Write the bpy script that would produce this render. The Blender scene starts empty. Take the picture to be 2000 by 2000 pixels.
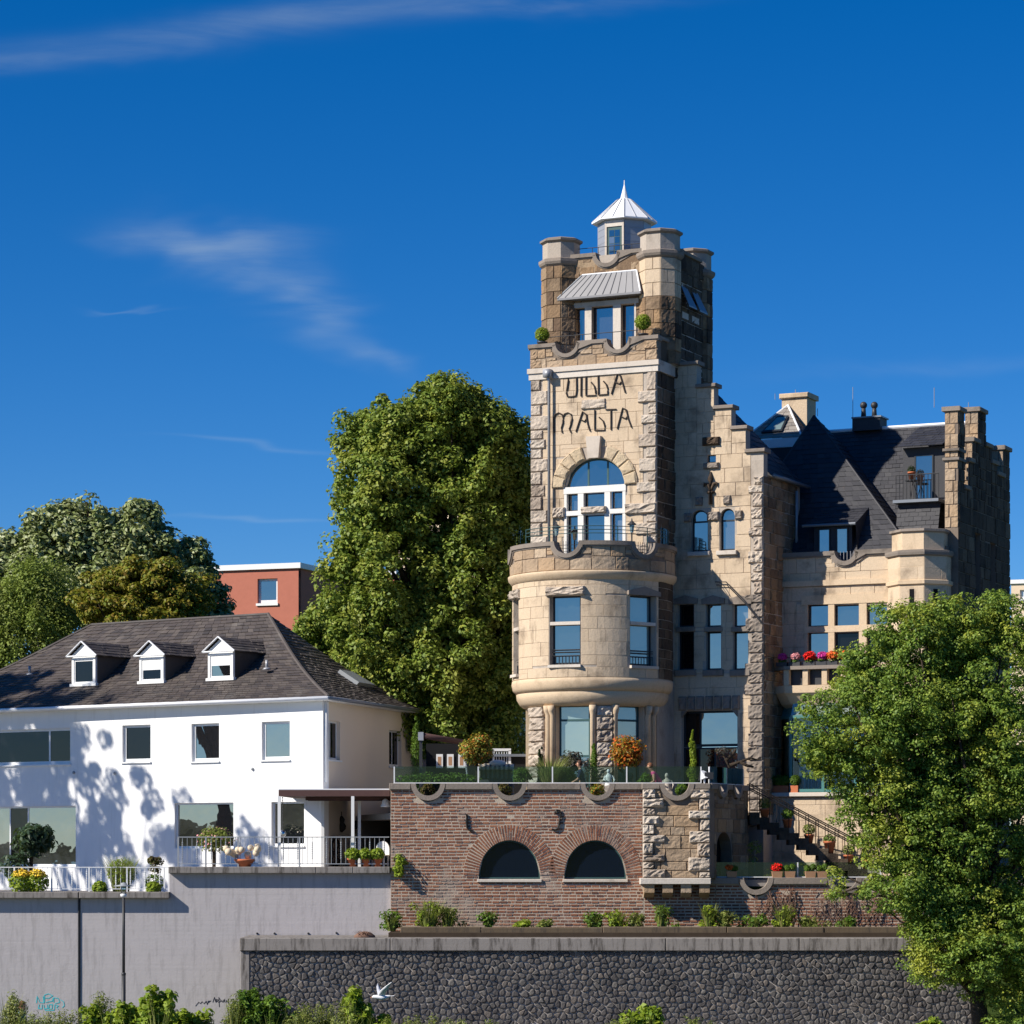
import bpy, bmesh, math, random
import numpy as np
from mathutils import Vector, Matrix
random.seed(7); rng = np.random.default_rng(11)
S = bpy.context.scene; COL = S.collection
PI = math.pi; R = math.radians

# ---------------------------------------------------------------- camera, sky, sun, exposure
F, HZ, ZC = 5700.0, 1665.0, 6.27          # focal length and horizon row in photo pixels, eye height in m
cd = bpy.data.cameras.new('camera'); cam = bpy.data.objects.new('camera', cd); COL.objects.link(cam)
cam.location = (0, 0, ZC); cam.rotation_euler = (R(90), 0, 0)
cd.sensor_width = 36; cd.lens = 36*F/2000; cd.shift_y = (HZ-1000)/2000; cd.clip_start = .5; cd.clip_end = 6000
S.camera = cam
SUN_AZ, SUN_EL = 65.0, 36.0               # sun stands left of and behind the camera
sd = Vector((-math.sin(R(SUN_AZ))*math.cos(R(SUN_EL)), -math.cos(R(SUN_AZ))*math.cos(R(SUN_EL)), math.sin(R(SUN_EL))))
ld = bpy.data.lights.new('sun', 'SUN'); ld.energy = 5.0; ld.angle = R(.5); ld.color = (1, .93, .82)
sun = bpy.data.objects.new('sun', ld); COL.objects.link(sun); sun.location = (-60, 20, 60)
sun.rotation_euler = sd.to_track_quat('Z', 'Y').to_euler()
S.view_settings.view_transform = 'Standard'; S.view_settings.look = 'None'
S.view_settings.gamma = 1; S.view_settings.exposure = .42; S.view_settings.use_curve_mapping = False
wd = bpy.data.worlds.new('World'); S.world = wd; wd.use_nodes = True
NT = wd.node_tree; NT.nodes.clear()
def wn(t, **k):
    n = NT.nodes.new(t)
    for a, b in k.items(): setattr(n, a, b)
    return n
def wm(op, a, b=None, c=None):
    n = wn('ShaderNodeMath', operation=op)
    for i, v in enumerate((a, b, c)):
        if v is None: continue
        if isinstance(v, (int, float)): n.inputs[i].default_value = v
        else: NT.links.new(v, n.inputs[i])
    return n.outputs[0]
sky = wn('ShaderNodeTexSky', sky_type='NISHITA', sun_disc=False)
sky.sun_elevation = R(SUN_EL); sky.sun_rotation = math.atan2(sd.x, sd.y)
sky.altitude = 2500; sky.air_density = 1.0; sky.dust_density = 0; sky.ozone_density = 6.0
hs = wn('ShaderNodeHueSaturation'); hs.inputs['Hue'].default_value = .507; hs.inputs['Saturation'].default_value = 1.30; hs.inputs['Value'].default_value = .91
NT.links.new(sky.outputs[0], hs.inputs['Color'])
tc = wn('ShaderNodeTexCoord'); sx = wn('ShaderNodeSeparateXYZ'); NT.links.new(tc.outputs['Generated'], sx.inputs[0])
ya = wm('MAXIMUM', wm('ABSOLUTE', sx.outputs[1]), .05)
U = wm('DIVIDE', sx.outputs[0], ya); V = wm('DIVIDE', sx.outputs[2], ya)
cmb = wn('ShaderNodeCombineXYZ'); NT.links.new(U, cmb.inputs[0]); NT.links.new(V, cmb.inputs[1])
def wisp_noise(sxy, rot, scale, detail=8):
    mp = wn('ShaderNodeMapping'); mp.inputs['Rotation'].default_value = (0, 0, rot); mp.inputs['Scale'].default_value = (sxy[0], sxy[1], 1)
    NT.links.new(cmb.outputs[0], mp.inputs[0])
    nz = wn('ShaderNodeTexNoise'); nz.inputs['Scale'].default_value = scale; nz.inputs['Detail'].default_value = detail
    nz.inputs['Roughness'].default_value = .62; nz.inputs['Distortion'].default_value = .5
    NT.links.new(mp.outputs[0], nz.inputs[0]); return nz.outputs[0]
n1 = wisp_noise((5, 36), R(-8), 1.8, 8); n2 = wisp_noise((9, 22), R(20), 1.2, 3)
wob = wm('MULTIPLY', wm('SUBTRACT', n2, .5), .07)
Uw = wm('ADD', U, wob); Vw = wm('ADD', V, wm('MULTIPLY', wob, .35))
def wisp(px, py, hl, hw, ang, amp):
    u0, v0 = (px-1000)/F, (HZ-py)/F; c, s = math.cos(R(ang)), math.sin(R(ang))
    du = wm('SUBTRACT', Uw, u0); dv = wm('SUBTRACT', Vw, v0)
    l = wm('ADD', wm('MULTIPLY', du, c*F/hl), wm('MULTIPLY', dv, s*F/hl))
    w = wm('ADD', wm('MULTIPLY', du, -s*F/hw), wm('MULTIPLY', dv, c*F/hw))
    d = wm('ADD', wm('MULTIPLY', l, l), wm('MULTIPLY', w, w))
    return wm('MULTIPLY', wm('EXPONENT', wm('MULTIPLY', d, -1.3)), amp)
ws = [wisp(520, 48, 620, 34, 7, .55), wisp(40, 118, 220, 20, 5, .5), wisp(1060, 14, 260, 18, 4, .45), wisp(380, 470, 130, 30, -6, .7), wisp(470, 520, 150, 58, -24, .7), wisp(520, 470, 110, 34, 4, .4), wisp(600, 590, 110, 40, -30, .7),
      wisp(740, 695, 110, 22, -12, .5), wisp(520, 866, 170, 5, -1, .55), wisp(500, 1016, 170, 5, -1, .35), wisp(250, 605, 70, 4, 0, .4), wisp(1850, 710, 300, 16, 3, .2)]
m = ws[0]
for w_ in ws[1:]: m = wm('ADD', m, w_)
lin = wn('ShaderNodeMapRange'); lin.inputs[1].default_value = .25; lin.inputs[2].default_value = .80; NT.links.new(n1, lin.inputs[0])
n3 = wisp_noise((12, 60), R(-16), 1.5, 8)
fine = wm('MULTIPLY', lin.outputs[0], wm('MULTIPLY_ADD', n3, 1.3, .25))
m = wm('MULTIPLY', wm('SUBTRACT', 1.0, wm('EXPONENT', wm('MULTIPLY', wm('MULTIPLY', m, fine), -1.4))), .44)
mix = wn('ShaderNodeMixRGB'); NT.links.new(m, mix.inputs[0]); NT.links.new(hs.outputs[0], mix.inputs[1]); mix.inputs[2].default_value = (4.7, 5.5, 5.6, 1)
bg = wn('ShaderNodeBackground'); bg.inputs[1].default_value = .09; NT.links.new(mix.outputs[0], bg.inputs[0])
wo = wn('ShaderNodeOutputWorld'); NT.links.new(bg.outputs[0], wo.inputs[0])
S.cycles.max_bounces = 6; S.cycles.transparent_max_bounces = 12

# ---------------------------------------------------------------- surfaces measured in the photograph
def at(px, py, Y): return Vector(((px-1000)/F*Y, Y, ZC+(HZ-py)/F*Y))
def zz(py, Y): return ZC+(HZ-py)/F*Y
class Plane:
    """vertical plane; angle 0 faces the camera, positive turns its right end towards it"""
    curved = False
    def __init__(s, P, ang):
        s.P = Vector((P[0], P[1])); s.ang = ang; s.u = Vector((math.cos(R(ang)), -math.sin(R(ang)))); s.n = Vector((-math.sin(R(ang)), -math.cos(R(ang))))
    def shift(s, back): return Plane(s.P-s.n*back, s.ang)
    def pt(s, a, z, d=0):
        q = s.P+s.u*a+s.n*d; return Vector((q.x, q.y, z))
    def a(s, px):
        rx = (px-1000)/F       # (P+u a).x = rx*(P+u a).y
        return (rx*s.P.y-s.P.x)/(s.u.x-rx*s.u.y)
    def hit(s, px, py):
        a = s.a(px); Y = s.P.y+s.u.y*a; return a, zz(py, Y)
    def z(s, px, py): return s.hit(px, py)[1]
    def rect(s, x0, y0, x1, y1):
        xm = (x0+x1)/2; return s.a(x0), s.a(x1), s.z(xm, y1), s.z(xm, y0)
class Cyl:
    curved = True
    def __init__(s, C, r): s.C = Vector((C[0], C[1])); s.r = r
    def pt(s, a, z, d=0):
        p = a/s.r; return Vector((s.C.x+(s.r+d)*math.sin(p), s.C.y-(s.r+d)*math.cos(p), z))
    def a(s, px):
        lo, hi = -s.r*1.75, s.r*1.75; best = None
        rx = (px-1000)/F
        for i in range(721):
            p = R(-88+176*i/720); q = s.pt(p*s.r, 0); e = abs(q.x/q.y-rx)
            if best is None or e < best[0]: best = (e, p*s.r)
        return best[1]
    def hit(s, px, py):
        a = s.a(px); return a, zz(py, s.pt(a, 0).y)
    def z(s, px, py): return s.hit(px, py)[1]
    def rect(s, x0, y0, x1, y1):
        xm = (x0+x1)/2; return s.a(x0), s.a(x1), s.z(xm, y1), s.z(xm, y0)
def chord(surf, a0, a1, d=0):
    p, q = surf.pt(a0, 0, d), surf.pt(a1, 0, d); e = q-p
    return Plane((p.x, p.y), math.degrees(math.atan2(-e.y, e.x))), Vector((e.x, e.y)).length

# ---------------------------------------------------------------- mesh building
class MB:
    def __init__(s): s.v = []; s.f = []; s.size = 0
    def add(s, vs, fs):
        o = len(s.v); s.v += [Vector(v) for v in vs]; s.f += [tuple(i+o for i in f) for f in fs]; return s
    def merge(s, o): return s.add(o.v, o.f)
    def quad(s, a, b, c, d): return s.add([a, b, c, d], [(0, 1, 2, 3)])
    def hexa(s, p):   # p: 4 bottom, 4 top
        return s.add(p, [(0, 3, 2, 1), (4, 5, 6, 7), (0, 1, 5, 4), (1, 2, 6, 5), (2, 3, 7, 6), (3, 0, 4, 7)])
    def box(s, sf, a0, a1, z0, z1, d0, d1):
        n = max(1, int(math.ceil(abs(a1-a0)/.18))) if sf.curved else 1
        for i in range(n):
            b0, b1 = a0+(a1-a0)*i/n, a0+(a1-a0)*(i+1)/n
            s.hexa([sf.pt(b0, z0, d1), sf.pt(b1, z0, d1), sf.pt(b1, z0, d0), sf.pt(b0, z0, d0), sf.pt(b0, z1, d1), sf.pt(b1, z1, d1), sf.pt(b1, z1, d0), sf.pt(b0, z1, d0)])
        return s
    def wbox(s, x0, x1, y0, y1, z0, z1):
        return s.hexa([(x0, y0, z0), (x1, y0, z0), (x1, y1, z0), (x0, y1, z0), (x0, y0, z1), (x1, y0, z1), (x1, y1, z1), (x0, y1, z1)])
    def block(s, sf, a0, a1, z0, z1, d0, d1, bev=.012, rough=0, rnd=random):
        """stone block with a bevelled or rock-faced front"""
        s.size = abs((a1-a0)*(z1-z0))
        if rough:
            na = max(2, min(6, int(abs(a1-a0)/.09)+1)); nz = max(2, min(5, int(abs(z1-z0)/.09)+1))
        else: na = max(1, int(math.ceil(abs(a1-a0)/.25))) if sf.curved else 1; nz = 1
        b = min(bev, abs(a1-a0)*.3, abs(z1-z0)*.3)
        A = [a0]+[a0+b+(a1-a0-2*b)*i/na for i in range(na+1)]+[a1]; Z = [z0]+[z0+b+(z1-z0-2*b)*i/nz for i in range(nz+1)]+[z1]
        vs = []; W = len(A)
        for j, z in enumerate(Z):
            for i, a in enumerate(A):
                edge = i in (0, W-1) or j in (0, len(Z)-1); dd = d1-(b*1.3 if edge else 0)
                aa, z_ = a, z
                if rough:
                    inn = not edge
                    if inn: dd += rnd.uniform(-.4, 1)*rough; aa += rnd.uniform(-.2, .2)*rough; z_ += rnd.uniform(-.2, .2)*rough
                    else: dd -= rough*.3; aa += rnd.uniform(-.25, .25)*rough*.5; z_ += rnd.uniform(-.25, .25)*rough*.5
                vs.append(sf.pt(aa, z_, dd))
        fs = [(j*W+i, j*W+i+1, (j+1)*W+i+1, (j+1)*W+i) for j in range(len(Z)-1) for i in range(W-1)]
        o = len(vs); H = len(Z)
        ring = [i for i in range(W)]+[j*W+W-1 for j in range(1, H)]+[(H-1)*W+i for i in range(W-2, -1, -1)]+[j*W for j in range(H-2, 0, -1)]
        for k in ring:
            i, j = k % W, k//W; vs.append(sf.pt(A[i], Z[j], d0))
        n = len(ring)
        fs += [(ring[(k+1) % n], ring[k], o+k, o+(k+1) % n) for k in range(n)]
        return s.add(vs, fs)
    def tube(s, path, r, n=8, cap=True):
        path = [Vector(p) for p in path]; rr = r if isinstance(r, (list, tuple)) else [r]*len(path); vs = []; fs = []
        for i, p in enumerate(path):
            t = (path[min(i+1, len(path)-1)]-path[max(i-1, 0)]); t = t.normalized() if t.length > 1e-9 else Vector((0, 0, 1))
            x = t.cross(Vector((0, 0, 1)));
            if x.length < .05: x = t.cross(Vector((0, 1, 0)))
            x.normalize(); y = t.cross(x)
            for k in range(n):
                g = 2*PI*k/n; vs.append(p+(x*math.cos(g)+y*math.sin(g))*rr[i])
        for i in range(len(path)-1):
            for k in range(n): fs.append((i*n+k, i*n+(k+1) % n, (i+1)*n+(k+1) % n, (i+1)*n+k))
        if cap: fs += [tuple(range(n)), tuple((len(path)-1)*n+k for k in range(n-1, -1, -1))]
        return s.add(vs, fs)
    def lathe(s, c, prof, n=24, rot=0, a0=0, a1=360, sy=1):
        c = Vector(c); full = abs(a1-a0) >= 359.9; m_ = n if full else n+1; vs = []; fs = []
        for r, z in prof:
            for k in range(m_):
                g = R(rot+a0+(a1-a0)*k/n); vs.append(c+Vector((math.sin(g)*r, -math.cos(g)*r*sy, z)))
        for i in range(len(prof)-1):
            for k in range(n): fs.append((i*m_+k, i*m_+(k+1) % m_, (i+1)*m_+(k+1) % m_, (i+1)*m_+k))
        if full:
            if prof[0][0] > 1e-6: fs.append(tuple(range(m_-1, -1, -1)))
            if prof[-1][0] > 1e-6: fs.append(tuple((len(prof)-1)*m_+k for k in range(m_)))
        return s.add(vs, fs)
    def ball(s, c, r, n=10, m=7, sc=(1, 1, 1)):
        c = Vector(c); o = MB(); o.lathe((0, 0, 0), [(math.sin(PI*i/m)*r, -math.cos(PI*i/m)*r) for i in range(m+1)], n)
        return s.add([c+Vector((v.x*sc[0], v.y*sc[1], v.z*sc[2])) for v in o.v], o.f)
    def band(s, sf, path, w0, w1, d0, d1, closed=False):
        """strip along a 2-D path on a surface, from offset w0 to w1 to its left, between depths d0 and d1"""
        P = [Vector(p) for p in path]; n = len(P); L = []
        for i in range(n):
            a, b = (P[(i-1) % n], P[(i+1) % n]) if closed else (P[max(i-1, 0)], P[min(i+1, n-1)])
            t = (b-a).normalized(); nm = Vector((-t.y, t.x))
            k = 1
            if 0 < i < n-1 or closed:
                t1 = (P[i]-P[(i-1) % n]).normalized(); k = 1/max(.45, abs(t.dot(t1)))
            L.append((P[i]+nm*w0*k, P[i]+nm*w1*k))
        vs = []
        for p, q in L: vs += [sf.pt(p.x, p.y, d0), sf.pt(p.x, p.y, d1), sf.pt(q.x, q.y, d1), sf.pt(q.x, q.y, d0)]
        fs = []; e = n if closed else n-1
        for i in range(e):
            o, q = i*4, ((i+1) % n)*4
            for k in range(4): fs.append((o+k, o+(k+1) % 4, q+(k+1) % 4, q+k))
        if not closed: fs += [(3, 2, 1, 0), ((n-1)*4, (n-1)*4+1, (n-1)*4+2, (n-1)*4+3)]
        return s.add(vs, fs)
    def prism(s, pts, vec):
        pts = [Vector(p) for p in pts]; vec = Vector(vec); n = len(pts)
        return s.add(pts+[p+vec for p in pts], [tuple(range(n-1, -1, -1)), tuple(range(n, 2*n))]+[(i, (i+1) % n, n+(i+1) % n, n+i) for i in range(n)])
    def build(s, name, mat, parent=None, smooth=False, label=None, kind=None, fix=True):
        me = bpy.data.meshes.new(name); off = world_loc(parent) if parent else Vector((0, 0, 0))
        me.from_pydata([v-off for v in s.v], [], s.f); me.update()
        if fix:
            bm = bmesh.new(); bm.from_mesh(me); bmesh.ops.recalc_face_normals(bm, faces=bm.faces); bm.to_mesh(me); bm.free()
        if smooth: me.polygons.foreach_set('use_smooth', [True]*len(me.polygons))
        return link(name, me, mat, parent, label, kind)
def world_loc(o):
    v = Vector((0, 0, 0))
    while o: v = v+o.location; o = o.parent
    return v
def link(name, me, mat, parent=None, label=None, kind=None):
    if mat is not None and not me.materials: me.materials.append(M[mat] if isinstance(mat, str) else mat)
    o = bpy.data.objects.new(name, me); COL.objects.link(o); o.parent = parent
    if label: o['label'] = label
    if kind: o['kind'] = kind
    return o
def thing(name, label, cat, loc, group=None):
    o = bpy.data.objects.new(name, None); COL.objects.link(o); o.location = loc; o.empty_display_size = .2
    return tag(o, label, cat, group)
def tag(o, label, cat, group=None):
    o['label'] = label; o['category'] = cat; o['kind'] = 'thing'
    if group: o['group'] = group
    return o
def structure(o): o['kind'] = 'structure'; return o
def pieces(name, lst, mat, parent, limit=300, rest=None):
    """the largest become parts of their own, the others one mass"""
    lst = sorted(lst, key=lambda m: -m.size); big, small = lst[:limit], lst[limit:]
    for m_ in big: m_.build(name, mat, parent)
    if small:
        t = MB()
        for m_ in small: t.merge(m_)
        t.build(rest or name+'_mass', mat, parent, kind='stuff')
def copy_tree(o, parent=None, loc=None):
    c = o.copy(); COL.objects.link(c); c.parent = parent
    if loc is not None: c.location = loc
    for ch in list(o.children): copy_tree(ch, c)
    return c
# ---------------------------------------------------------------- materials
M = {}
class Mat:
    def __init__(s, name):
        m = bpy.data.materials.new(name); m.use_nodes = True; s.m = m; s.t = m.node_tree; s.b = s.t.nodes['Principled BSDF']; s.out = s.t.nodes['Material Output']; M[name] = m
        s.geo = s.n('ShaderNodeNewGeometry')
    def n(s, t, **k):
        n = s.t.nodes.new(t)
        for a, b in k.items(): setattr(n, a, b)
        return n
    def l(s, a, b): s.t.links.new(a, b)
    def math(s, op, a, b=0.0, clamp=False):
        n = s.n('ShaderNodeMath', operation=op, use_clamp=clamp)
        for i, v in enumerate((a, b)):
            if isinstance(v, (int, float)): n.inputs[i].default_value = v
            else: s.l(v, n.inputs[i])
        return n.outputs[0]
    def noise(s, scale, detail=4, rough=.55, stretch=(1, 1, 1), dist=0):
        mp = s.n('ShaderNodeMapping'); mp.inputs['Scale'].default_value = stretch; s.l(s.geo.outputs['Position'], mp.inputs[0])
        z = s.n('ShaderNodeTexNoise'); z.inputs['Scale'].default_value = scale; z.inputs['Detail'].default_value = detail; z.inputs['Roughness'].default_value = rough; z.inputs['Distortion'].default_value = dist
        s.l(mp.outputs[0], z.inputs[0]); return z.outputs[0]
    def rand(s):
        oi = s.n('ShaderNodeObjectInfo')
        return s.math('FRACT', s.math('ADD', s.math('MULTIPLY', oi.outputs['Random'], 7.31), s.geo.outputs['Random Per Island']))
    def ramp(s, fac, cols, inter='LINEAR'):
        r = s.n('ShaderNodeValToRGB'); e = r.color_ramp.elements; r.color_ramp.interpolation = inter
        for i, (p, c) in enumerate(cols):
            x = e[i] if i < 2 else e.new(p)
            x.position = p; x.color = (*c, 1)
        s.l(fac, r.inputs[0]); return r.outputs[0]
    def mix(s, f, a, b, mode='MIX'):
        x = s.n('ShaderNodeMixRGB', blend_type=mode)
        for i, v in enumerate((f, a, b)):
            if isinstance(v, (int, float)): x.inputs[i].default_value = v
            elif isinstance(v, tuple): x.inputs[i].default_value = (*v, 1)
            else: s.l(v, x.inputs[i])
        return x.outputs[0]
    def step(s, v, lo, hi):
        x = s.n('ShaderNodeMapRange'); x.interpolation_type = 'SMOOTHSTEP'; x.inputs[1].default_value = lo; x.inputs[2].default_value = hi; s.l(v, x.inputs[0]); return x.outputs[0]
    def bump(s, h, dist, strength=1):
        b = s.n('ShaderNodeBump'); b.inputs['Distance'].default_value = dist; b.inputs['Strength'].default_value = strength; s.l(h, b.inputs['Height']); s.l(b.outputs[0], s.b.inputs['Normal'])
    def fin(s, col, rough=.8, spec=.3, metal=0):
        if isinstance(col, tuple): s.b.inputs['Base Color'].default_value = (*col, 1)
        else: s.l(col, s.b.inputs['Base Color'])
        s.b.inputs['Roughness'].default_value = rough; s.b.inputs['Specular IOR Level'].default_value = spec; s.b.inputs['Metallic'].default_value = metal
        return s.m
def stone(name, cols, dirt=(.06, .05, .045), dirt_amt=.5, bump=.012, bs=9, streak=.5):
    k = Mat(name); r = k.rand(); base = k.ramp(r, [(i/(len(cols)-1), c) for i, c in enumerate(cols)])
    n1 = k.noise(1.1, 5, .6); n2 = k.noise(bs*2.2, 6, .7); n3 = k.noise(1.6, 5, .65, (2.2, 2.2, .35))
    c = k.mix(k.math('MULTIPLY', k.step(n2, .35, .75), .35), base, tuple(x*.62 for x in cols[0]), 'MIX')
    c = k.mix(k.math('MULTIPLY', k.step(n1, .5, .72), dirt_amt), c, dirt)
    c = k.mix(k.math('MULTIPLY', k.step(n3, .56, .72), dirt_amt*streak), c, dirt)
    k.fin(c, .9, .15); k.bump(k.math('ADD', n2, k.math('MULTIPLY', k.noise(bs, 5, .6), .8)), bump); return k
stone('sandstone', [(.59, .46, .325), (.62, .49, .35), (.60, .468, .33), (.64, .51, .37), (.575, .445, .31)], dirt=(.17, .125, .09), dirt_amt=.65, bump=.012, streak=.9)
stone('tan_rough', [(.58, .46, .31), (.62, .50, .35), (.55, .42, .28)], dirt=(.2, .15, .1), dirt_amt=.4, bump=.05, bs=5)
stone('tan_brown', [(.43, .32, .22), (.33, .235, .155), (.50, .39, .28), (.40, .285, .185), (.46, .32, .20)], dirt=(.13, .095, .07), dirt_amt=.6, bump=.025, bs=6)
stone('cream_stone', [(.66, .53, .38), (.70, .57, .42)], dirt=(.25, .19, .13), dirt_amt=.2, bump=.006)
stone('sandstone_plain', [(.61, .465, .315), (.66, .515, .36)], dirt=(.2, .14, .09), dirt_amt=.45, bump=.006)
stone('brown_stone', [(.30, .205, .125), (.15, .10, .068), (.40, .295, .195), (.21, .14, .088), (.43, .28, .155)], dirt=(.07, .05, .035), dirt_amt=.7, bump=.03, bs=6)
stone('dark_stone', [(.085, .06, .043), (.14, .10, .07), (.06, .044, .034), (.20, .15, .105)], dirt=(.02, .016, .014), dirt_amt=.7, bump=.03, bs=6)  # dark masonry; also paints shade onto some villa faces turned from the sun
stone('rough_stone', [(.52, .44, .36), (.60, .51, .42), (.44, .36, .29), (.64, .56, .47)], dirt=(.12, .09, .07), dirt_amt=.6, bump=.05, bs=5)
stone('grey_stone', [(.24, .205, .175), (.30, .25, .21)], dirt=(.07, .06, .05), dirt_amt=.55, bump=.008)
stone('light_stone', [(.66, .60, .53), (.58, .50, .42)], dirt=(.2, .16, .12), dirt_amt=.35, bump=.006)
stone('white_stone', [(.80, .78, .74), (.76, .73, .68)], dirt=(.4, .36, .3), dirt_amt=.2, bump=.003)
stone('mortar', [(.43, .37, .31), (.47, .41, .35)], dirt=(.2, .16, .13), dirt_amt=.5, bump=.01)
stone('dark_mortar', [(.20, .16, .13), (.24, .19, .15)], dirt=(.08, .06, .05), dirt_amt=.5, bump=.01)
stone('white_mortar', [(.53, .44, .35), (.48, .40, .32)], dirt=(.2, .17, .15), dirt_amt=.4, bump=.01)
stone('basalt', [(.09, .084, .082), (.13, .12, .115), (.07, .066, .067), (.155, .145, .135), (.10, .094, .092), (.18, .155, .135)], dirt=(.03, .028, .03), dirt_amt=.4, bump=.02, bs=9)
stone('basalt_joint', [(.46, .42, .39), (.52, .47, .43)], dirt=(.12, .10, .09), dirt_amt=.5, bump=.01)
# bricks: weathered red, whitish crusts in patches of their own
k = Mat('brick'); r = k.rand()
base = k.ramp(r, [(0, (.34, .14, .078)), (.25, (.23, .09, .052)), (.5, (.39, .17, .092)), (.7, (.15, .068, .046)), (.85, (.31, .135, .078)), (1, (.44, .215, .125))])
c = k.mix(k.math('MULTIPLY', k.step(k.noise(.55, 6, .7), .50, .68), .8), base, (.47, .40, .34))
c = k.mix(k.math('MULTIPLY', k.step(k.noise(.9, 5, .65), .56, .7), .55), c, (.10, .06, .055))
c = k.mix(k.math('MULTIPLY', k.noise(14, 4), .35), c, (.10, .05, .045))
k.fin(c, .9, .12); k.bump(k.noise(26, 4), .012)
# flat-coloured things with slight unevenness
def paint(name, col, rough=.6, spec=.3, var=.12, scale=2.5, metal=0, bump=0):
    k = Mat(name); n = k.noise(scale, 5, .6)
    c = k.mix(n, tuple(x*(1-var) for x in col), tuple(min(1, x*(1+var)) for x in col)); k.fin(c, rough, spec, metal)
    if bump: k.bump(k.noise(18, 4), bump)
    return k
paint('cream_render', (.76, .655, .53), .85, .2, .04, 1.0, bump=.003)
paint('white_paint', (.78, .78, .77), .5, .4, .04); paint('white_metal', (.72, .73, .74), .45, .4, .05); paint('grey_metal', (.30, .32, .34), .45, .5, .1)
paint('dark_metal', (.035, .036, .04), .5, .4, .2); paint('letter_iron', (.05, .038, .032), .6, .3, .3); paint('iron', (.02, .017, .016), .6, .3, .3); paint('green_frame', (.035, .085, .085), .45, .4, .1)
paint('teal_frame', (.07, .20, .19), .4, .4, .1); paint('dark_frame', (.02, .024, .03), .45, .4, .1); paint('frame_white', (.74, .75, .76), .45, .4, .04)
paint('interior', (.010, .010, .012), .9, .1, .2); paint('curtain', (.74, .74, .70), .9, .1, .06, 6); paint('black_wall', (.012, .012, .013), .7, .2, .2)
paint('zinc', (.36, .365, .385), .42, .5, .10, 3, .25); paint('roof_zinc', (.20, .20, .21), .5, .4, .10, 3, .2); paint('dark_zinc', (.20, .22, .25), .45, .5, .1, 3, .3); paint('white_zinc', (.80, .81, .83), .5, .4, .04, 3)
paint('terracotta', (.50, .16, .075), .8, .2, .15, 8); paint('clay_box', (.42, .24, .14), .85, .2, .15, 8); paint('skin', (.56, .31, .21), .6, .3, .05)
paint('hair', (.06, .028, .015), .6, .3, .2, 20); paint('fair_hair', (.20, .085, .04), .6, .3, .2, 20); paint('navy_cloth', (.035, .05, .10), .9, .1, .15, 10); paint('pink_cloth', (.75, .11, .28), .9, .1, .1, 10)
paint('aqua_cloth', (.25, .66, .68), .9, .1, .1, 10); paint('jeans', (.07, .10, .17), .9, .1, .2, 10); paint('leather', (.05, .035, .03), .6, .3, .1)
paint('feather', (.85, .86, .88), .8, .2, .03); paint('grey_feather', (.45, .47, .52), .8, .2, .05); paint('orange', (.7, .25, .03), .6)
paint('marble', (.78, .78, .76), .5, .4, .06, 6); paint('bark', (.055, .042, .032), .95, .1, .4, 9, bump=.05); paint('pale_bark', (.30, .27, .23), .9, .1, .3, 6, bump=.02)
paint('wood_brown', (.10, .055, .05), .7, .2, .2, 5); paint('straw', (.55, .50, .40), .9, .1, .15, 8); paint('stripe_dark', (.12, .13, .14), .9, .1, .1); paint('wicker', (.10, .11, .115), .9, .1, .25, 20)
paint('soil', (.06, .045, .033), .95, .05, .4, 3); paint('paving', (.27, .25, .23), .9, .1, .2, 3); paint('grass_green', (.07, .11, .03), .95, .05, .4, 2); paint('hill_green', (.028, .045, .022), .95, .05, .5, .02)
paint('copper_pot', (.45, .15, .06), .5, .4, .15, 6); paint('dry_vine', (.19, .115, .085), .95, .05, .35, 5); paint('paper', (.80, .79, .75), .9, .1, .05, 12)
paint('red_petal', (.72, .018, .012), .7, .2, .15, 20); paint('magenta_petal', (.62, .05, .30), .7, .2, .15, 20); paint('orange_petal', (.80, .16, .03), .7, .2, .15, 20); paint('pink_petal', (.78, .35, .36), .7, .2, .15, 20); paint('yellow_petal', (.8, .55, .05), .7, .2, .1, 20)
paint('cream_flower', (.70, .58, .42), .8, .2, .2, 14); paint('graffiti_cyan', (.06, .50, .56), .7, .2, .1, 9); paint('graffiti_black', (.02, .018, .03), .7, .2, .1, 9)
paint('red_wall', (.45, .165, .115), .9, .1, .1, 4); paint('beige_wall', (.72, .58, .42), .9, .1, .06, 2); paint('mirror_ball', (.75, .78, .80), .06, .6, .03, 3, 1.0)
k = Mat('white_render'); c = k.mix(k.noise(1.2, 5, .6), (.76, .76, .76), (.82, .82, .82)); c = k.mix(k.math('MULTIPLY', k.step(k.noise(1.6, 6, .7, (3, 3, .3)), .52, .75), .34), c, (.48, .46, .42)); k.fin(c, .88, .15); k.bump(k.noise(25, 4), .004)
# board-marked concrete
def concrete(name, a, b, streaks):
    k = Mat(name); bw = k.noise(1.0, 3, .5, (.12, .12, 9)); n = k.noise(1.2, 5, .6); f = k.noise(12, 5, .6)
    c = k.mix(n, a, b); c = k.mix(k.math('MULTIPLY', k.step(bw, .46, .62), .035), c, tuple(x*.55 for x in a))
    if streaks: c = k.mix(k.math('MULTIPLY', k.step(k.noise(1.8, 5, .7, (3.5, 3.5, .5)), .46, .68), streaks), c, (.055, .048, .042))
    k.fin(c, .9, .15); k.bump(k.math('ADD', k.math('MULTIPLY', bw, .35), k.math('MULTIPLY', f, .4)), .012); return k
concrete('concrete', (.42, .395, .40), (.47, .44, .445), .2); concrete('old_concrete', (.27, .25, .235), (.22, .20, .185), .85); concrete('mossy_concrete', (.16, .125, .09), (.11, .08, .045), .7)
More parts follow.
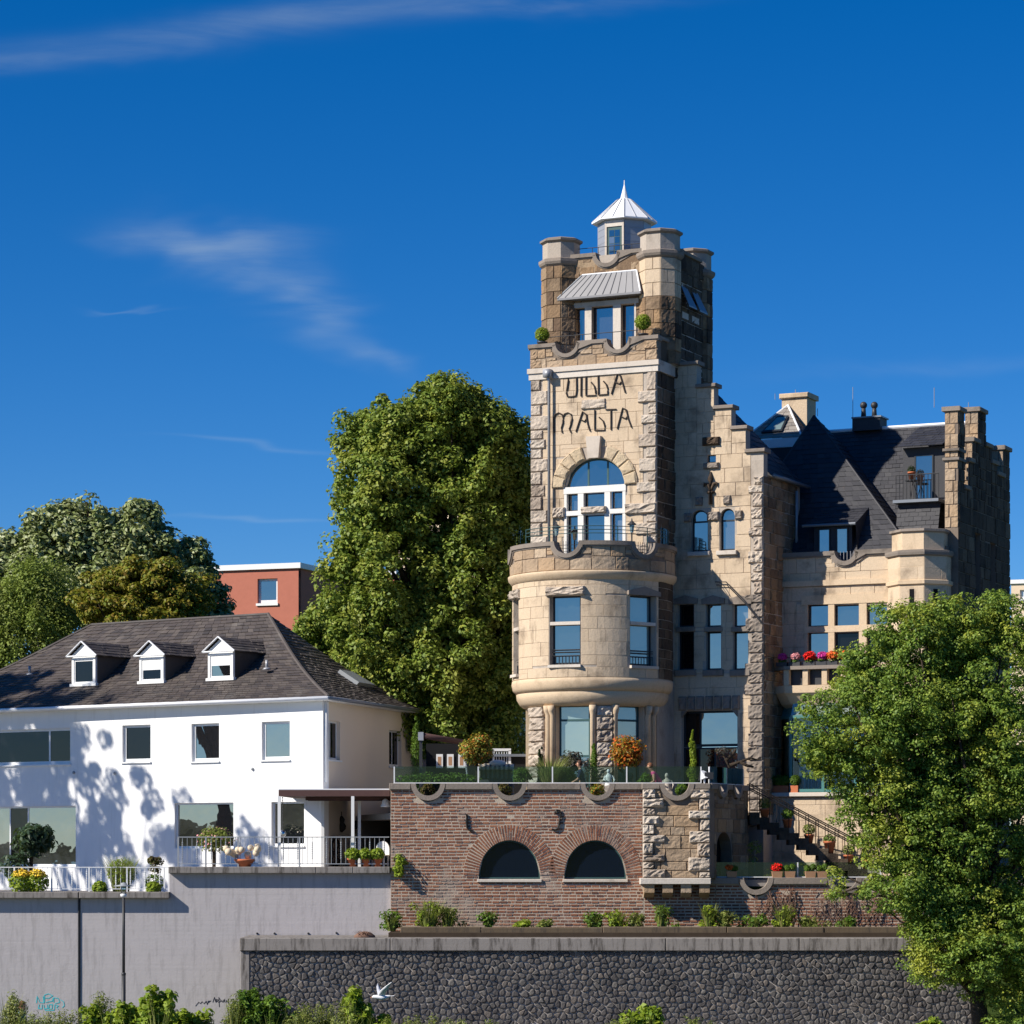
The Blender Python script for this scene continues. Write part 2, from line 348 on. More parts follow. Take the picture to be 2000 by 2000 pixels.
# slates and shingles
def slate(name, cols, lichen=(.22, .20, .18), amt=.3):
    k = Mat(name); base = k.ramp(k.rand(), [(i/(len(cols)-1), c) for i, c in enumerate(cols)])
    c = k.mix(k.math('MULTIPLY', k.step(k.noise(.8, 5, .7), .5, .75), amt), base, lichen)
    c = k.mix(k.math('MULTIPLY', k.step(k.noise(5, 5, .7), .6, .75), amt), c, (.20, .12, .075)); k.fin(c, .62, .35); k.bump(k.noise(30, 4), .006); return k
slate('shingle', [(.062, .052, .050), (.085, .070, .064), (.048, .042, .042), (.105, .088, .078), (.07, .058, .054)], amt=.42)
slate('slate', [(.030, .031, .038), (.042, .042, .05), (.026, .027, .034), (.052, .052, .058)], (.12, .11, .10), .15)
slate('sunlit_slate', [(.24, .215, .19), (.30, .27, .24), (.20, .18, .165)], (.34, .30, .25), .3)
# coated window glass: reflects the sky, dark room behind
def glass(name, refl, col, rough=.01):
    k = Mat(name); g = k.n('ShaderNodeBsdfGlossy'); g.inputs['Roughness'].default_value = rough; g.inputs['Color'].default_value = (1, .94, .86, 1)
    fr = k.n('ShaderNodeFresnel'); fr.inputs[0].default_value = 1.5
    bp = k.n('ShaderNodeBump'); bp.inputs['Distance'].default_value = .003; bp.inputs['Strength'].default_value = .6; k.l(k.noise(1.4, 2, .5), bp.inputs['Height']); k.l(bp.outputs[0], g.inputs['Normal'])
    f = k.math('ADD', fr.outputs[0], refl)
    if col == 'room': col = k.ramp(k.rand(), [(0, (.008, .009, .012)), (.55, (.02, .022, .026)), (.8, (.06, .065, .068)), (1, (.15, .155, .15))])
    k.fin(col, .6, 0); mx = k.n('ShaderNodeMixShader'); k.l(f, mx.inputs[0]); k.l(k.b.outputs[0], mx.inputs[1]); k.l(g.outputs[0], mx.inputs[2]); k.l(mx.outputs[0], k.out.inputs[0]); return k
glass('pane', .30, 'room'); glass('dark_pane', 0, (.006, .006, .008)); glass('pale_pane', .22, (.20, .27, .26)); glass('deep_pane', .05, (.004, .008, .020))  # blue base of deep_pane stands in for reflected sky
def clear(name, refl, tint):
    k = Mat(name); g = k.n('ShaderNodeBsdfGlossy'); g.inputs['Roughness'].default_value = .02; tr = k.n('ShaderNodeBsdfTransparent'); tr.inputs[0].default_value = (*tint, 1)
    fr = k.n('ShaderNodeFresnel'); fr.inputs[0].default_value = 1.45; f = k.math('ADD', fr.outputs[0], refl)
    mx = k.n('ShaderNodeMixShader'); k.l(f, mx.inputs[0]); k.l(tr.outputs[0], mx.inputs[1]); k.l(g.outputs[0], mx.inputs[2]); k.l(mx.outputs[0], k.out.inputs[0]); return k
clear('clear_glass', .24, (.80, .92, .92)); clear('room_glass', .03, (.90, .96, .95))
# foliage: thin leaves that let some light through
def leaf(name, cols, trans=.35, patch=(.5, .7), tip=None):
    k = Mat(name); base = k.ramp(k.rand(), [(i/(len(cols)-1), c) for i, c in enumerate(cols)])
    if tip: base = k.mix(k.math('MULTIPLY', k.step(k.noise(.7, 4, .6), *patch), .8), base, tip)
    k.fin(base, .55, .35); tr = k.n('ShaderNodeBsdfTranslucent'); k.l(k.mix(.35, base, (.16, .22, .02)), tr.inputs[0])
    mx = k.n('ShaderNodeMixShader'); mx.inputs[0].default_value = trans; k.l(k.b.outputs[0], mx.inputs[1]); k.l(tr.outputs[0], mx.inputs[2]); k.l(mx.outputs[0], k.out.inputs[0]); return k
leaf('leaf_lime', [(0.170, 0.252, 0.035), (0.257, 0.335, 0.051), (0.116, 0.188, 0.028), (0.380, 0.399, 0.063)], .3, tip=(.40, .42, .07))
leaf('leaf_silver', [(.12, .17, .05), (.52, .55, .32), (.18, .25, .07), (.38, .42, .17), (.13, .18, .05)], .2, tip=(.24, .25, .09))
leaf('leaf_birch', [(.21, .29, .05), (.29, .36, .075), (.17, .24, .045)], .35, tip=(.19, .19, .05))
leaf('leaf_maple', [(0.203, 0.216, 0.024), (0.297, 0.230, 0.024), (0.176, 0.243, 0.024), (0.270, 0.162, 0.027)], .3)
leaf('leaf_front', [(0.141, 0.239, 0.040), (0.215, 0.330, 0.050), (0.091, 0.174, 0.033), (0.347, 0.446, 0.058), (0.149, 0.248, 0.046)], .35, (.50, .66), tip=(.44, .46, .06))  # tip colour paints sunlit highlights into the crown
leaf('leaf_box', [(0.096, 0.192, 0.019), (0.156, 0.264, 0.026), (0.066, 0.138, 0.017)], .3); leaf('leaf_bright', [(0.237, 0.350, 0.027), (0.338, 0.413, 0.037), (0.175, 0.288, 0.025)], .4)
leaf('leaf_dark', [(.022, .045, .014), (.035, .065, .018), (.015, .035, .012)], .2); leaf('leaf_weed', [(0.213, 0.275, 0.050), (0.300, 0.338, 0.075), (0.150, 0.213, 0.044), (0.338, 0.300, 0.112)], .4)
leaf('leaf_red', [(0.600, 0.083, 0.018), (0.750, 0.180, 0.022), (0.195, 0.195, 0.022), (0.450, 0.240, 0.030), (0.135, 0.180, 0.022)], .3); leaf('leaf_redgreen', [(0.210, 0.285, 0.038), (0.300, 0.315, 0.045), (0.630, 0.180, 0.030), (0.150, 0.225, 0.030), (0.240, 0.300, 0.045)], .3)
leaf('leaf_grey', [(.10, .10, .085), (.07, .065, .06), (.14, .13, .11)], .2); leaf('leaf_plume', [(0.312, 0.336, 0.096), (0.240, 0.300, 0.072), (0.384, 0.360, 0.144)], .35); leaf('leaf_purple', [(.06, .045, .03), (.12, .085, .02), (.09, .12, .02)], .25)
leaf('leaf_sumac', [(.03, .065, .035), (.055, .10, .05), (.02, .045, .025)], .25)
k = Mat('water'); k.fin((.02, .035, .035), .08, .5); k.bump(k.noise(.8, 5, .6), .05)
# ---------------------------------------------------------------- masonry helpers
def column(m, sf, a0, a1, b0, b1, t0, t1, d0, d1):
    m.hexa([sf.pt(a0, b0, d1), sf.pt(a1, b1, d1), sf.pt(a1, b1, d0), sf.pt(a0, b0, d0), sf.pt(a0, t0, d1), sf.pt(a1, t1, d1), sf.pt(a1, t1, d0), sf.pt(a0, t0, d0)])
def wall(sf, a0, a1, z0, z1, ops=(), d0=-.35, d1=0):
    m = MB(); A = sorted({a0, a1, *[min(max(v, a0), a1) for o in ops for v in o[:2]]}); Z = sorted({z0, z1, *[min(max(v, z0), z1) for o in ops for v in o[2:4]]})
    for i in range(len(A)-1):
        for j in range(len(Z)-1):
            am, zm = (A[i]+A[i+1])/2, (Z[j]+Z[j+1])/2
            if A[i+1]-A[i] < 1e-4 or Z[j+1]-Z[j] < 1e-4 or any(o[0] < am < o[1] and o[2] < zm < o[3] for o in ops): continue
            m.box(sf, A[i], A[i+1], Z[j], Z[j+1], d0, d1)
    for o in ops:
        if len(o) > 4:     # arched head: fill the two corners above the arc
            ac, r, zc = (o[0]+o[1])/2, (o[1]-o[0])/2, o[4]; h = o[3]-zc; n = 14
            for k_ in range(n):
                x0, x1 = -1+2*k_/n, -1+2*(k_+1)/n; y0, y1 = h*math.sqrt(max(0, 1-x0*x0)), h*math.sqrt(max(0, 1-x1*x1))
                column(m, sf, ac+r*x0, ac+r*x1, zc+y0, zc+y1, o[3], o[3], d0, d1)
    return m
def parapet(sf, a0, a1, z0, z1, notches, d0, d1):
    """notches: (centre, radius) half circles cut from the top edge"""
    m = MB(); A = [a0, a1]
    for c, r in notches: A += [c-r*math.cos(PI*i/16) for i in range(17)]
    if sf.curved: A += [a0+(a1-a0)*i/30 for i in range(31)]
    A = sorted(A)
    def top(a, side):
        for c, r in notches:
            if abs(a-c) < r-1e-6 or (abs(abs(a-c)-r) <= 1e-6 and (side > 0) == (a < c)): return z1-math.sqrt(max(0, r*r-(a-c)**2))
        return z1
    for i in range(len(A)-1):
        if A[i+1]-A[i] < 1e-5: continue
        column(m, sf, A[i], A[i+1], z0, z0, top(A[i], 1), top(A[i+1], -1), d0, d1)
    return m
def notch_path(a0, a1, z, notches):
    P = [(a0, z)]
    for c, r in notches: P += [(c-r*math.cos(PI*i/20), z-r*math.sin(PI*i/20)) for i in range(21)]
    return P+[(a1, z)]
def densify(P, st=.15):
    o = [P[0]]
    for p, q in zip(P, P[1:]):
        n = max(1, int(math.dist(p, q)/st))
        o += [(p[0]+(q[0]-p[0])*i/n, p[1]+(q[1]-p[1])*i/n) for i in range(1, n+1)]
    return o
def disc_slices(c, z, r, up, n=4):
    o = []
    for i in range(n):
        h0, h1 = r*i/n, r*(i+1)/n; w = math.sqrt(max(0, r*r-h0*h0))
        o.append((c-w, c+w, z+h0, z+h1) if up else (c-w, c+w, z-h1, z-h0))
    return o
def minus(rs, op):
    out = []
    for (a, b, c, d) in rs:
        if op[0] >= b or op[1] <= a or op[2] >= d or op[3] <= c: out.append((a, b, c, d)); continue
        if op[2] > c: out.append((a, b, c, op[2]))
        if op[3] < d: out.append((a, b, op[3], d))
        lo, hi = max(c, op[2]), min(d, op[3])
        if op[0] > a: out.append((a, op[0], lo, hi))
        if op[1] < b: out.append((op[1], b, lo, hi))
    return out
def ashlar(sf, rects, ops=(), ch=(.28, .42), ln=(.5, 1.0), d=(.008, .022), rough=0, bev=.01, gap=.006, seed=1):
    rd = random.Random(seed); out = []
    for (a0, a1, z0, z1) in rects:
        z = z0
        while z < z1-.02:
            h = rd.uniform(*ch)
            if z+h > z1-ch[0]*.6: h = z1-z
            a = a0-rd.uniform(0, ln[0])*.8
            while a < a1-.02:
                w = rd.uniform(*ln)
                if a+w > a1-ln[0]*.4: w = a1-a
                rs = [(max(a, a0)+gap, a+w-gap, z+gap, z+h-gap)]
                for o in ops: rs = minus(rs, o)
                for r_ in rs:
                    if r_[1]-r_[0] > .09 and r_[3]-r_[2] > .09: out.append(MB().block(sf, *r_, -.03, rd.uniform(*d), bev, rough, rd))
                a += w
            z += h
    return out
def quoins(sf, a0, side, z0, z1, ch=(.30, .5), short=.38, long=.62, proud=.07, rough=.045, seed=3):
    rd = random.Random(seed); out = []; z = z0; i = rd.randint(0, 1)
    while z < z1-.1:
        h = rd.uniform(*ch)
        if z+h > z1-ch[0]*.7: h = z1-z
        w = (long if i % 2 else short)*rd.uniform(.85, 1.15)
        b0, b1 = (a0, a0+w) if side > 0 else (a0-w, a0)
        out.append(MB().block(sf, b0, b1, z+.012, z+h-.012, -.03, proud*rd.uniform(.6, 1.2), .03, rough*rd.uniform(.7, 1.3), rd)); z += h; i += 1
    return out
def window(sf, a0, a1, z0, z1, parent, vb=(), hb=(), recess=.22, fw=.055, frame='dark_frame', pane='pane', sill=None, name='window', arch=None, seed=None, panes=None, label=None):
    """part window (its frame) with a pane for each light, vb/hb: bar positions as fractions"""
    rd = random.Random(seed if seed is not None else int(abs(a0*131+z0*977)*100))
    if sf.curved: P, L = chord(sf, a0, a1, -recess); a0, a1 = 0, L; sd = 0
    else: P = sf; sd = -recess
    m = MB(); zt = arch if arch else z1
    m.box(P, a0, a0+fw, z0, zt, sd-.05, sd+.02); m.box(P, a1-fw, a1, z0, zt, sd-.05, sd+.02); m.box(P, a0+fw, a1-fw, z0, z0+fw*1.3, sd-.05, sd+.02)
    if arch:
        ac, r, h = (a0+a1)/2, (a1-a0)/2, z1-arch
        m.band(P, [(ac-r*math.cos(PI*i/20), arch+h*math.sin(PI*i/20)) for i in range(21)], -fw, 0, sd-.05, sd+.02)
    else: m.box(P, a0+fw, a1-fw, z1-fw, z1, sd-.05, sd+.02)
    XA = [a0+fw]+[a0+(a1-a0)*v for v in vb]+[a1-fw]; XZ = [z0+fw*1.3]+[z0+(z1-z0)*v for v in hb]+[z1-fw]
    b = fw*.45
    for v in XA[1:-1]:
        top = (arch+(z1-arch)*math.sqrt(max(0, 1-((v-(a0+a1)/2)/((a1-a0)/2))**2)) if arch else z1)-fw
        m.box(P, v-b, v+b, z0+fw*1.3, top, sd-.04, sd+.015)
    for v in XZ[1:-1]: m.box(P, a0+fw, a1-fw, v-b*1.3, v+b*1.3, sd-.045, sd+.018)
    w = m.build(name, frame, parent, label=label)
    if arch and not hb:
        ac, r, h = (a0+a1)/2, (a1-a0)/2-fw*.5, z1-arch-fw*.5
        for i in range(len(XA)-1):
            x0, x1 = XA[i], XA[i+1]; pts = [P.pt(x0, z0+fw, sd), P.pt(x1, z0+fw, sd)]
            for q in range(9):
                x = x1+(x0-x1)*q/8; pts.append(P.pt(x, arch+h*math.sqrt(max(0, 1-((x-ac)/r)**2)), sd))
            pm = MB(); pm.add(pts, [tuple(range(len(pts)))]); pm.build('pane', pane, w)
    else:
        n = 0
        for i in range(len(XA)-1):
            for j in range(len(XZ)-1):
                e = [rd.uniform(-.004, .004) for _ in range(3)]; q = panes[n] if panes else pane; n += 1
                top = XZ[j+1]; pts = [P.pt(XA[i], XZ[j], sd+e[0]), P.pt(XA[i+1], XZ[j], sd+e[1]), P.pt(XA[i+1], top, sd+e[2]), P.pt(XA[i], top, sd+e[0]+e[2]-e[1])]
                if arch and j == len(XZ)-2:
                    ac, r, h = (a0+a1)/2, (a1-a0)/2-fw*.5, z1-arch-fw*.5; pts = [P.pt(XA[i], XZ[j], sd), P.pt(XA[i+1], XZ[j], sd)]
                    for q2 in range(11):
                        x = XA[i+1]+(XA[i]-XA[i+1])*q2/10; pts.append(P.pt(x, max(XZ[j], arch+h*math.sqrt(max(0, 1-((x-ac)/r)**2))), sd))
                    MB().add(pts, [tuple(range(len(pts)))]).build('pane', q, w)
                else: MB().quad(*pts).build('pane', q, w, fix=False)
    if sill:
        MB().box(P, a0-.08, a1+.08, z0-.10, z0-.005, sd-.02, sd+recess+.10).build('sill', sill, w)
    return w
def slope(E0, E1, T0, T1, rows, width, lift=.02, seed=1, sag=0.0):
    """overlapping slates on the surface between eaves E0-E1 and top T0-T1"""
    E0, E1, T0, T1 = map(Vector, (E0, E1, T0, T1)); rd = random.Random(seed); out = []
    def P(s, t):
        p = E0.lerp(E1, s).lerp(T0.lerp(T1, s), t); return p-Vector((0, 0, sag*math.sin(PI*min(1, t))**1.0*(1-t*.3)))
    for r in range(rows):
        t0, t1 = r/rows, min(1, (r+1.12)/rows); L = (P(1, t0)-P(0, t0)).length; n = max(1, int(L/width)); off = .5*(r % 2)
        cuts = [0]+[min(1, max(0, (i+off+rd.uniform(-.12, .12))/n)) for i in range(1 if not off else 0, n)]+[1]
        for a, b in zip(cuts, cuts[1:]):
            if b-a < .15/n: continue
            p = [P(a, t0), P(b, t0), P(b, t1), P(a, t1)]; nr = (p[1]-p[0]).cross(p[3]-p[0])
            if nr.length < 1e-9: nr = (p[1]-p[0]).cross(p[2]-p[0])
            nr.normalize()
            if nr.z < 0: nr = -nr
            g = (p[1]-p[0])*.02; l = lift*rd.uniform(.6, 1.5); j = (p[0]-p[3]).normalized()*rd.uniform(-.01, .015)
            m = MB(); m.size = (p[1]-p[0]).length*(p[3]-p[0]).length
            m.add([p[0]+g+nr*l+j, p[1]-g+nr*l+j, p[2]-g+nr*.004, p[3]+g+nr*.004, p[0]+g-nr*.01+j, p[1]-g-nr*.01+j], [(0, 1, 2, 3), (4, 5, 1, 0), (4, 0, 3), (5, 2, 1)]); out.append(m)
    base = MB(); ns = 1 if sag == 0 else 12
    for i in range(ns): base.quad(P(0, i/ns), P(1, i/ns), P(1, (i+1)/ns), P(0, (i+1)/ns))
    return base, out
def roof_slope(name, E0, E1, T0, T1, rows, width, mat, parent, limit, seed=1, lift=.02, sag=0):
    b, ps = slope(E0, E1, T0, T1, rows, width, lift, seed, sag); o = b.build(name, mat, parent, fix=False); pieces('slate', ps, mat, o, limit, 'slate_mass'); return o
def rail(m, p, q, r=.02): m.tube([p, q], r, 6)

# ---------------------------------------------------------------- ground, river, hills across the river
def sheet(name, x0, x1, y0, y1, z, mat):
    return structure(MB().quad((x0, y0, z), (x1, y0, z), (x1, y1, z), (x0, y1, z)).build(name, mat, fix=False))
sheet('ground', -3000, 3000, 76, 5000, 0, 'grass_green'); sheet('promenade', -400, 400, 84, 90.9, .02, 'paving')
sheet('river', -3000, 3000, -420, 74.2, -2.2, 'water')
bank = MB(); bank.quad((-3000, 74, -2.4), (3000, 74, -2.4), (3000, 76.2, .004), (-3000, 76.2, .004)); structure(bank.build('river_bank', 'grass_green', fix=False))
hm = MB(); N = 90
def hz_(x): return 34+22*math.sin(x*.0031+1)+14*math.sin(x*.0083)+7*math.sin(x*.021+2)
for i in range(N):
    x0, x1 = -4600+6600*i/N, -4600+6600*(i+1)/N
    hm.quad((x0, -420, -2.3), (x1, -420, -2.3), (x1, -640, 9), (x0, -640, 9)); hm.quad((x0, -640, 9), (x1, -640, 9), (x1, -900, hz_(x1)), (x0, -900, hz_(x0)))
    hm.quad((x0, -900, hz_(x0)), (x1, -900, hz_(x1)), (x1, -1500, 5), (x0, -1500, 5))
structure(hm.build('hills', 'hill_green', fix=False))
FL_L, FL_R, FL_T, FL_LOW = 4.92, 5.76, 7.55, 5.38     # floors: left house terrace, right house terrace, villa terrace, lower villa terrace
# ---------------------------------------------------------------- concrete wall with two cap levels
YC = 94.15; PC = Plane((0, YC), 0); aC = PC.a
cw = thing('concrete_wall', 'grey board-marked concrete retaining wall below the white house terrace', 'wall', (aC(200), YC, 0))
xs, xe = aC(331), aC(764)
wall(PC, -34, aC(156)-.02, 0, 4.80, (), -.5).build('wall_panel', 'concrete', cw); wall(PC, aC(156)+.02, xs, 0, 4.80, (), -.5).build('wall_panel', 'concrete', cw)
wall(PC, xs, xe, 0, 5.60, (), -.5).build('wall_panel', 'concrete', cw)
MB().box(PC, aC(156)-.02, aC(156)+.02, 0, 4.80, -.4, -.05).build('joint', 'dark_metal', cw)
MB().tube([(aC(154), YC-.02, 0), (aC(154), YC-.02, 4.8)], .03, 6).build('lightning_strip', 'dark_metal', cw)
for x0, x1 in ((-34, aC(156)-.015), (aC(156)+.015, xs+.02)): MB().block(PC, x0, x1, 4.80, 5.0, -.5, .29, .015).build('cap_slab', 'old_concrete', cw)
for x0, x1 in ((331, 618), (618.6, 690), (690.6, 762)): MB().block(PC, aC(x0), aC(x1), 5.60, 5.81, -.5, .29, .015).build('cap_slab', 'old_concrete', cw)
def scribble(name, mat, pts, org, sc, w, parent, sf):
    m = MB()
    for st in pts:
        P = [sf.hit(org[0]+x/sc, org[1]+y/sc) for x, y in st]; m.band(sf, densify(P, .06), -w/2, w/2, .002, .008)
    return m.build(name, mat, parent)
scribble('graffiti', 'graffiti_cyan', [[(275, 305), (280, 255), (300, 300), (330, 305), (325, 255)], [(335, 300), (335, 245), (365, 235), (398, 250), (370, 268), (335, 268)], [(345, 300), (395, 290), (400, 265)], [(405, 300), (405, 265), (440, 270), (450, 300), (415, 310)],
    [(295, 315), (290, 345), (315, 350), (318, 315)], [(330, 320), (335, 350), (360, 345), (355, 318)], [(370, 315), (368, 350), (392, 348), (395, 318), (372, 316)], [(410, 355), (412, 318), (440, 325), (425, 340), (440, 352)], [(455, 280), (480, 295), (485, 325), (470, 340)], [(340, 362), (410, 360)]], (0, 1880), 3.864, .022, cw, PC)
scribble('graffiti', 'graffiti_black', [[(1475, 328), (1500, 298), (1512, 310), (1525, 295), (1540, 310), (1555, 292), (1565, 318), (1570, 290), (1590, 288), (1572, 302)], [(1605, 300), (1618, 262), (1628, 300)], [(1632, 300), (1630, 275), (1648, 282), (1634, 290), (1650, 300)], [(1655, 335), (1650, 262), (1668, 290), (1650, 300)], [(1672, 285), (1680, 300), (1690, 280)], [(1695, 300), (1694, 275)], [(1704, 300), (1710, 285), (1718, 300)], [(1722, 272), (1724, 318)]], (0, 1880), 3.864, .016, cw, PC)
for x, y in ((502, 1823), (536, 1823), (602, 1823), (657, 1822)): MB().ball(PC.pt(*PC.hit(x, y), .01), .035, 8, 5).build('weep_pipe', 'dark_metal', cw)
# ---------------------------------------------------------------- basalt wall with concrete cap
YB = 91.0; PB = Plane((0, YB), 0); aB = PB.a
bw = thing('basalt_wall', 'dark rounded basalt rubble wall with pale joints under a concrete cap', 'wall', (aB(1200), YB, 0))
zc0, zc1 = PB.z(1000, 1857), PB.z(1000, 1832)
wall(PB, aB(488), aB(1910), 0, zc0, (), -.6, -.03).build('joint_bed', 'basalt_joint', bw)
MB().block(PB, aB(470), aB(487.5), 0, zc0-.004, -.7, .05, .015).build('end_pier', 'old_concrete', bw)
MB().block(PB, aB(1900), aB(1914), 0, zc0-.004, -.7, .05, .015).build('end_pier', 'old_concrete', bw)
for x0, x1 in ((469, 762.3), (763, 1300), (1300.7, 1560), (1560.6, 1916)): MB().block(PB, aB(x0), aB(x1), zc0, zc1, -3.1, .13, .02).build('cap_slab', 'old_concrete', bw)
rd = random.Random(5); cob = []; st = .205; sites = []; z = .8; row = 0
while z < zc0+.2:
    a = aB(484)+(st*.5 if row % 2 else 0)
    while a < aB(1904): sites.append((a+rd.uniform(-.095, .095), z+rd.uniform(-.085, .085), row)); a += st
    z += st*.86; row += 1
byrow = {}
for s_ in sites: byrow.setdefault(s_[2], []).append(s_)
def clip(poly, mx, mz, nx, nz):
    o = []
    for i in range(len(poly)):
        p, q = poly[i], poly[(i+1) % len(poly)]; dp, dq = (p[0]-mx)*nx+(p[1]-mz)*nz, (q[0]-mx)*nx+(q[1]-mz)*nz
        if dp <= 0: o.append(p)
        if (dp < 0) != (dq < 0) and dp != dq: t = dp/(dp-dq); o.append((p[0]+(q[0]-p[0])*t, p[1]+(q[1]-p[1])*t))
    return o
for x, z, r0 in sites:
    poly = [(x-.3, z-.3), (x+.3, z-.3), (x+.3, z+.3), (x-.3, z+.3)]
    for rr in range(r0-2, r0+3):
        for x2, z2, _ in byrow.get(rr, ()):
            if abs(x2-x) < .55 and (x2, z2) != (x, z) and poly: poly = clip(poly, (x+x2)/2, (z+z2)/2, x2-x, z2-z)
    poly = clip(poly, 0, zc0-.012, 0, 1) if poly else poly
    if len(poly) < 3: continue
    poly = clip(clip(poly, aB(489), 0, -1, 0), aB(1899), 0, 1, 0)
    # cut the sharpest corners so the stones read as rounded
    q = []
    for i in range(len(poly)):
        p0, p1, p2 = poly[i-1], poly[i], poly[(i+1) % len(poly)]; q += [(p1[0]+(p0[0]-p1[0])*.26, p1[1]+(p0[1]-p1[1])*.26), (p1[0]+(p2[0]-p1[0])*.26, p1[1]+(p2[1]-p1[1])*.26)]
    n = len(q)
    if n < 6: continue
    cx, cz = sum(p[0] for p in q)/n, sum(p[1] for p in q)/n; pr = rd.uniform(.02, .07); k_ = rd.uniform(.86, .94); m = MB(); m.size = abs(sum(q[i-1][0]*q[i][1]-q[i][0]*q[i-1][1] for i in range(n)))
    sc_ = lambda f, d: [PB.pt(cx+(p[0]-cx)*f, cz+(p[1]-cz)*f, d) for p in q]
    m.add(sc_(k_, -.06)+sc_(k_*.96, pr*.35)+sc_(k_*.62, pr), [(i, (i+1) % n, n+(i+1) % n, n+i) for i in range(n)]+[(n+i, n+(i+1) % n, 2*n+(i+1) % n, 2*n+i) for i in range(n)]+[tuple(range(2*n, 3*n))]); cob.append(m)
vis = [m for m in cob if m.v[0].z > 0.95]
pieces('cobblestone', vis, 'basalt', bw, 300, 'cobblestone_mass')
# planting strip and mossy kerb behind the cap
aW_ = lambda x: (x-1000)/F*94.0; strip = MB(); strip.wbox(aW_(764), 26, 91.9, 94.1, 2.5, 3.74); structure(strip.build('planting_strip', 'soil'))
YK = 92.3; PK = Plane((0, YK), 0); kb = thing('stone_kerb', 'mossy stone kerb at the foot of the brick wall', 'kerb', (PK.a(1200), YK, 3.6))
ks = [782, 940, 1178, 1420, 1610, 1790, 1960]
for x0, x1 in zip(ks, ks[1:]): MB().block(PK, PK.a(x0), PK.a(x1)-.012, 3.5, PK.z(1000, 1811)+rd.uniform(-.015, .015), -.3, rd.uniform(-.01, .02), .02).build('kerb_stone', 'mossy_concrete', kb)
# ---------------------------------------------------------------- brick terrace wall
YW = 94.0; PW = Plane((0, YW), 0); aW = PW.a
tw = thing('brick_wall', 'weathered red brick terrace wall with two arched windows and ring notches', 'wall', (aW(1000), YW, 3.7))
tz0, tz1 = 3.6, PW.z(1000, 1542)
arch = []
for x0, x1 in ((935, 1055), (1102, 1223)):
    a0, a1 = aW(x0), aW(x1); zb, zt = PW.z(1000, 1717), PW.z(1000, 1641); arch.append((a0, a1, zb, zt, zb+.12))
rings = [(aW(x), 24/60.64) for x in (836, 995.5, 1167)]
wb = wall(PW, aW(763), aW(1257), tz0, tz1-.5, arch, -.4, -.008); pw = parapet(PW, aW(763), aW(1257), tz1-.5, tz1, rings, -.3, -.008); pw.merge(wb); pw.build('mortar_bed', 'white_mortar', tw)
bops = []
for a0, a1, zb, zt, zc in arch:
    ac, rr = (a0+a1)/2, (a1-a0)/2; bops += [(a0-.05, a1+.05, zb, zc)]+[(ac-w, ac+w, l, h) for (q, v, l, h) in disc_slices(ac, zc, rr+.47, True, 18) for w in (ac-q,)]
for c, r_ in rings: bops += disc_slices(c, tz1, r_+.06, False, 10)
BL, BH = .245, .102; bricks = []; rd = random.Random(21)
def brick_rows(sf, a0, a1, z0, z1, ops, out, d=0):
    z = z0; i = 0
    while z < z1-.03:
        a = a0+(-BL*.5 if i % 2 else 0)-rd.uniform(0, .03)
        while a < a1:
            w = BL*rd.choice((1, 1, 1, .5, 1))*rd.uniform(.94, 1.06); rs = [(max(a, a0)+.016, min(a+w, a1)-.016, z+.024, min(z+BH, z1)-.022)]
            for o in ops: rs = minus(rs, o)
            for r_ in rs:
                if r_[1]-r_[0] > .04 and r_[3]-r_[2] > .03 and rd.random() > .003:
                    m = MB(); m.size = (r_[1]-r_[0])*(r_[3]-r_[2]); m.box(sf, *r_, d-.05, d+rd.uniform(-.006, .010)); out.append(m)
            a += w
        z += BH; i += 1
brick_rows(PW, aW(763), aW(1256), tz0+.1, tz1-.005, bops, bricks)
pieces('brick', bricks, 'brick', tw, 250, 'brick_mass')
vs_ = []
for a0, a1, zb, zt, zc in arch:
    ac, rr, hh = (a0+a1)/2, (a1-a0)/2, zt-zc; nb = 46
    for k_ in range(nb):
        g0, g1 = PI*(k_+.2)/nb, PI*(k_+.8)/nb
        for (f0, f1) in (((.0, .235), (.255, .49)) if k_ % 2 else ((.0, .115), (.135, .37), (.385, .49))):
            m = MB(); m.size = .02
            q = [(ac-math.cos(g)*(rr+f), zc+math.sin(g)*(hh+f)) for g, f in ((g0, f0), (g1, f0), (g1, f1), (g0, f1))]
            dd = .012+rd.uniform(-.004, .008); m.hexa([PW.pt(*p, -.05) for p in q]+[PW.pt(*p, dd) for p in q]); vs_.append(m)
    MB().band(PW, [(ac-math.cos(PI*i/30)*rr, zc+math.sin(PI*i/30)*hh) for i in range(31)], 0, .5, -.1, .004).build('arch_bed', 'white_mortar', tw)
    window(PW, a0, a1, zb, zt, tw, recess=.16, fw=.045, frame='green_frame', pane='deep_pane', arch=zc)
    MB().block(PW, a0-.05, a1+.05, zb-.10, zb-.005, -.3, .06, .01).build('window_sill', 'light_stone', tw)
pieces('arch_brick', vs_, 'brick', tw, 300, 'arch_brick_mass')
def ringset(sf, c, r_, z, parent, mat='grey_stone', w=.16, d0=-.36, d1=.10):
    MB().band(sf, [(c-r_*math.cos(PI*i/24), z-r_*math.sin(PI*i/24)) for i in range(25)], 0, -w, d0, d1).build('ring_stone', mat, parent)
cz1 = PW.z(1000, 1530); ce = [aW(760)]+sum([[c-r_-.16, c+r_+.16] for c, r_ in rings], [])+[aW(1258)]
for i in range(0, len(ce), 2):
    L = ce[i+1]-ce[i]; n = max(1, round(L/1.6))
    for j in range(n): MB().block(PW, ce[i]+L*j/n+.004, ce[i]+L*(j+1)/n-.004, tz1, cz1, -.38, .09, .012).build('coping', 'grey_stone', tw)
for c, r_ in rings: ringset(PW, c, r_, cz1, tw)
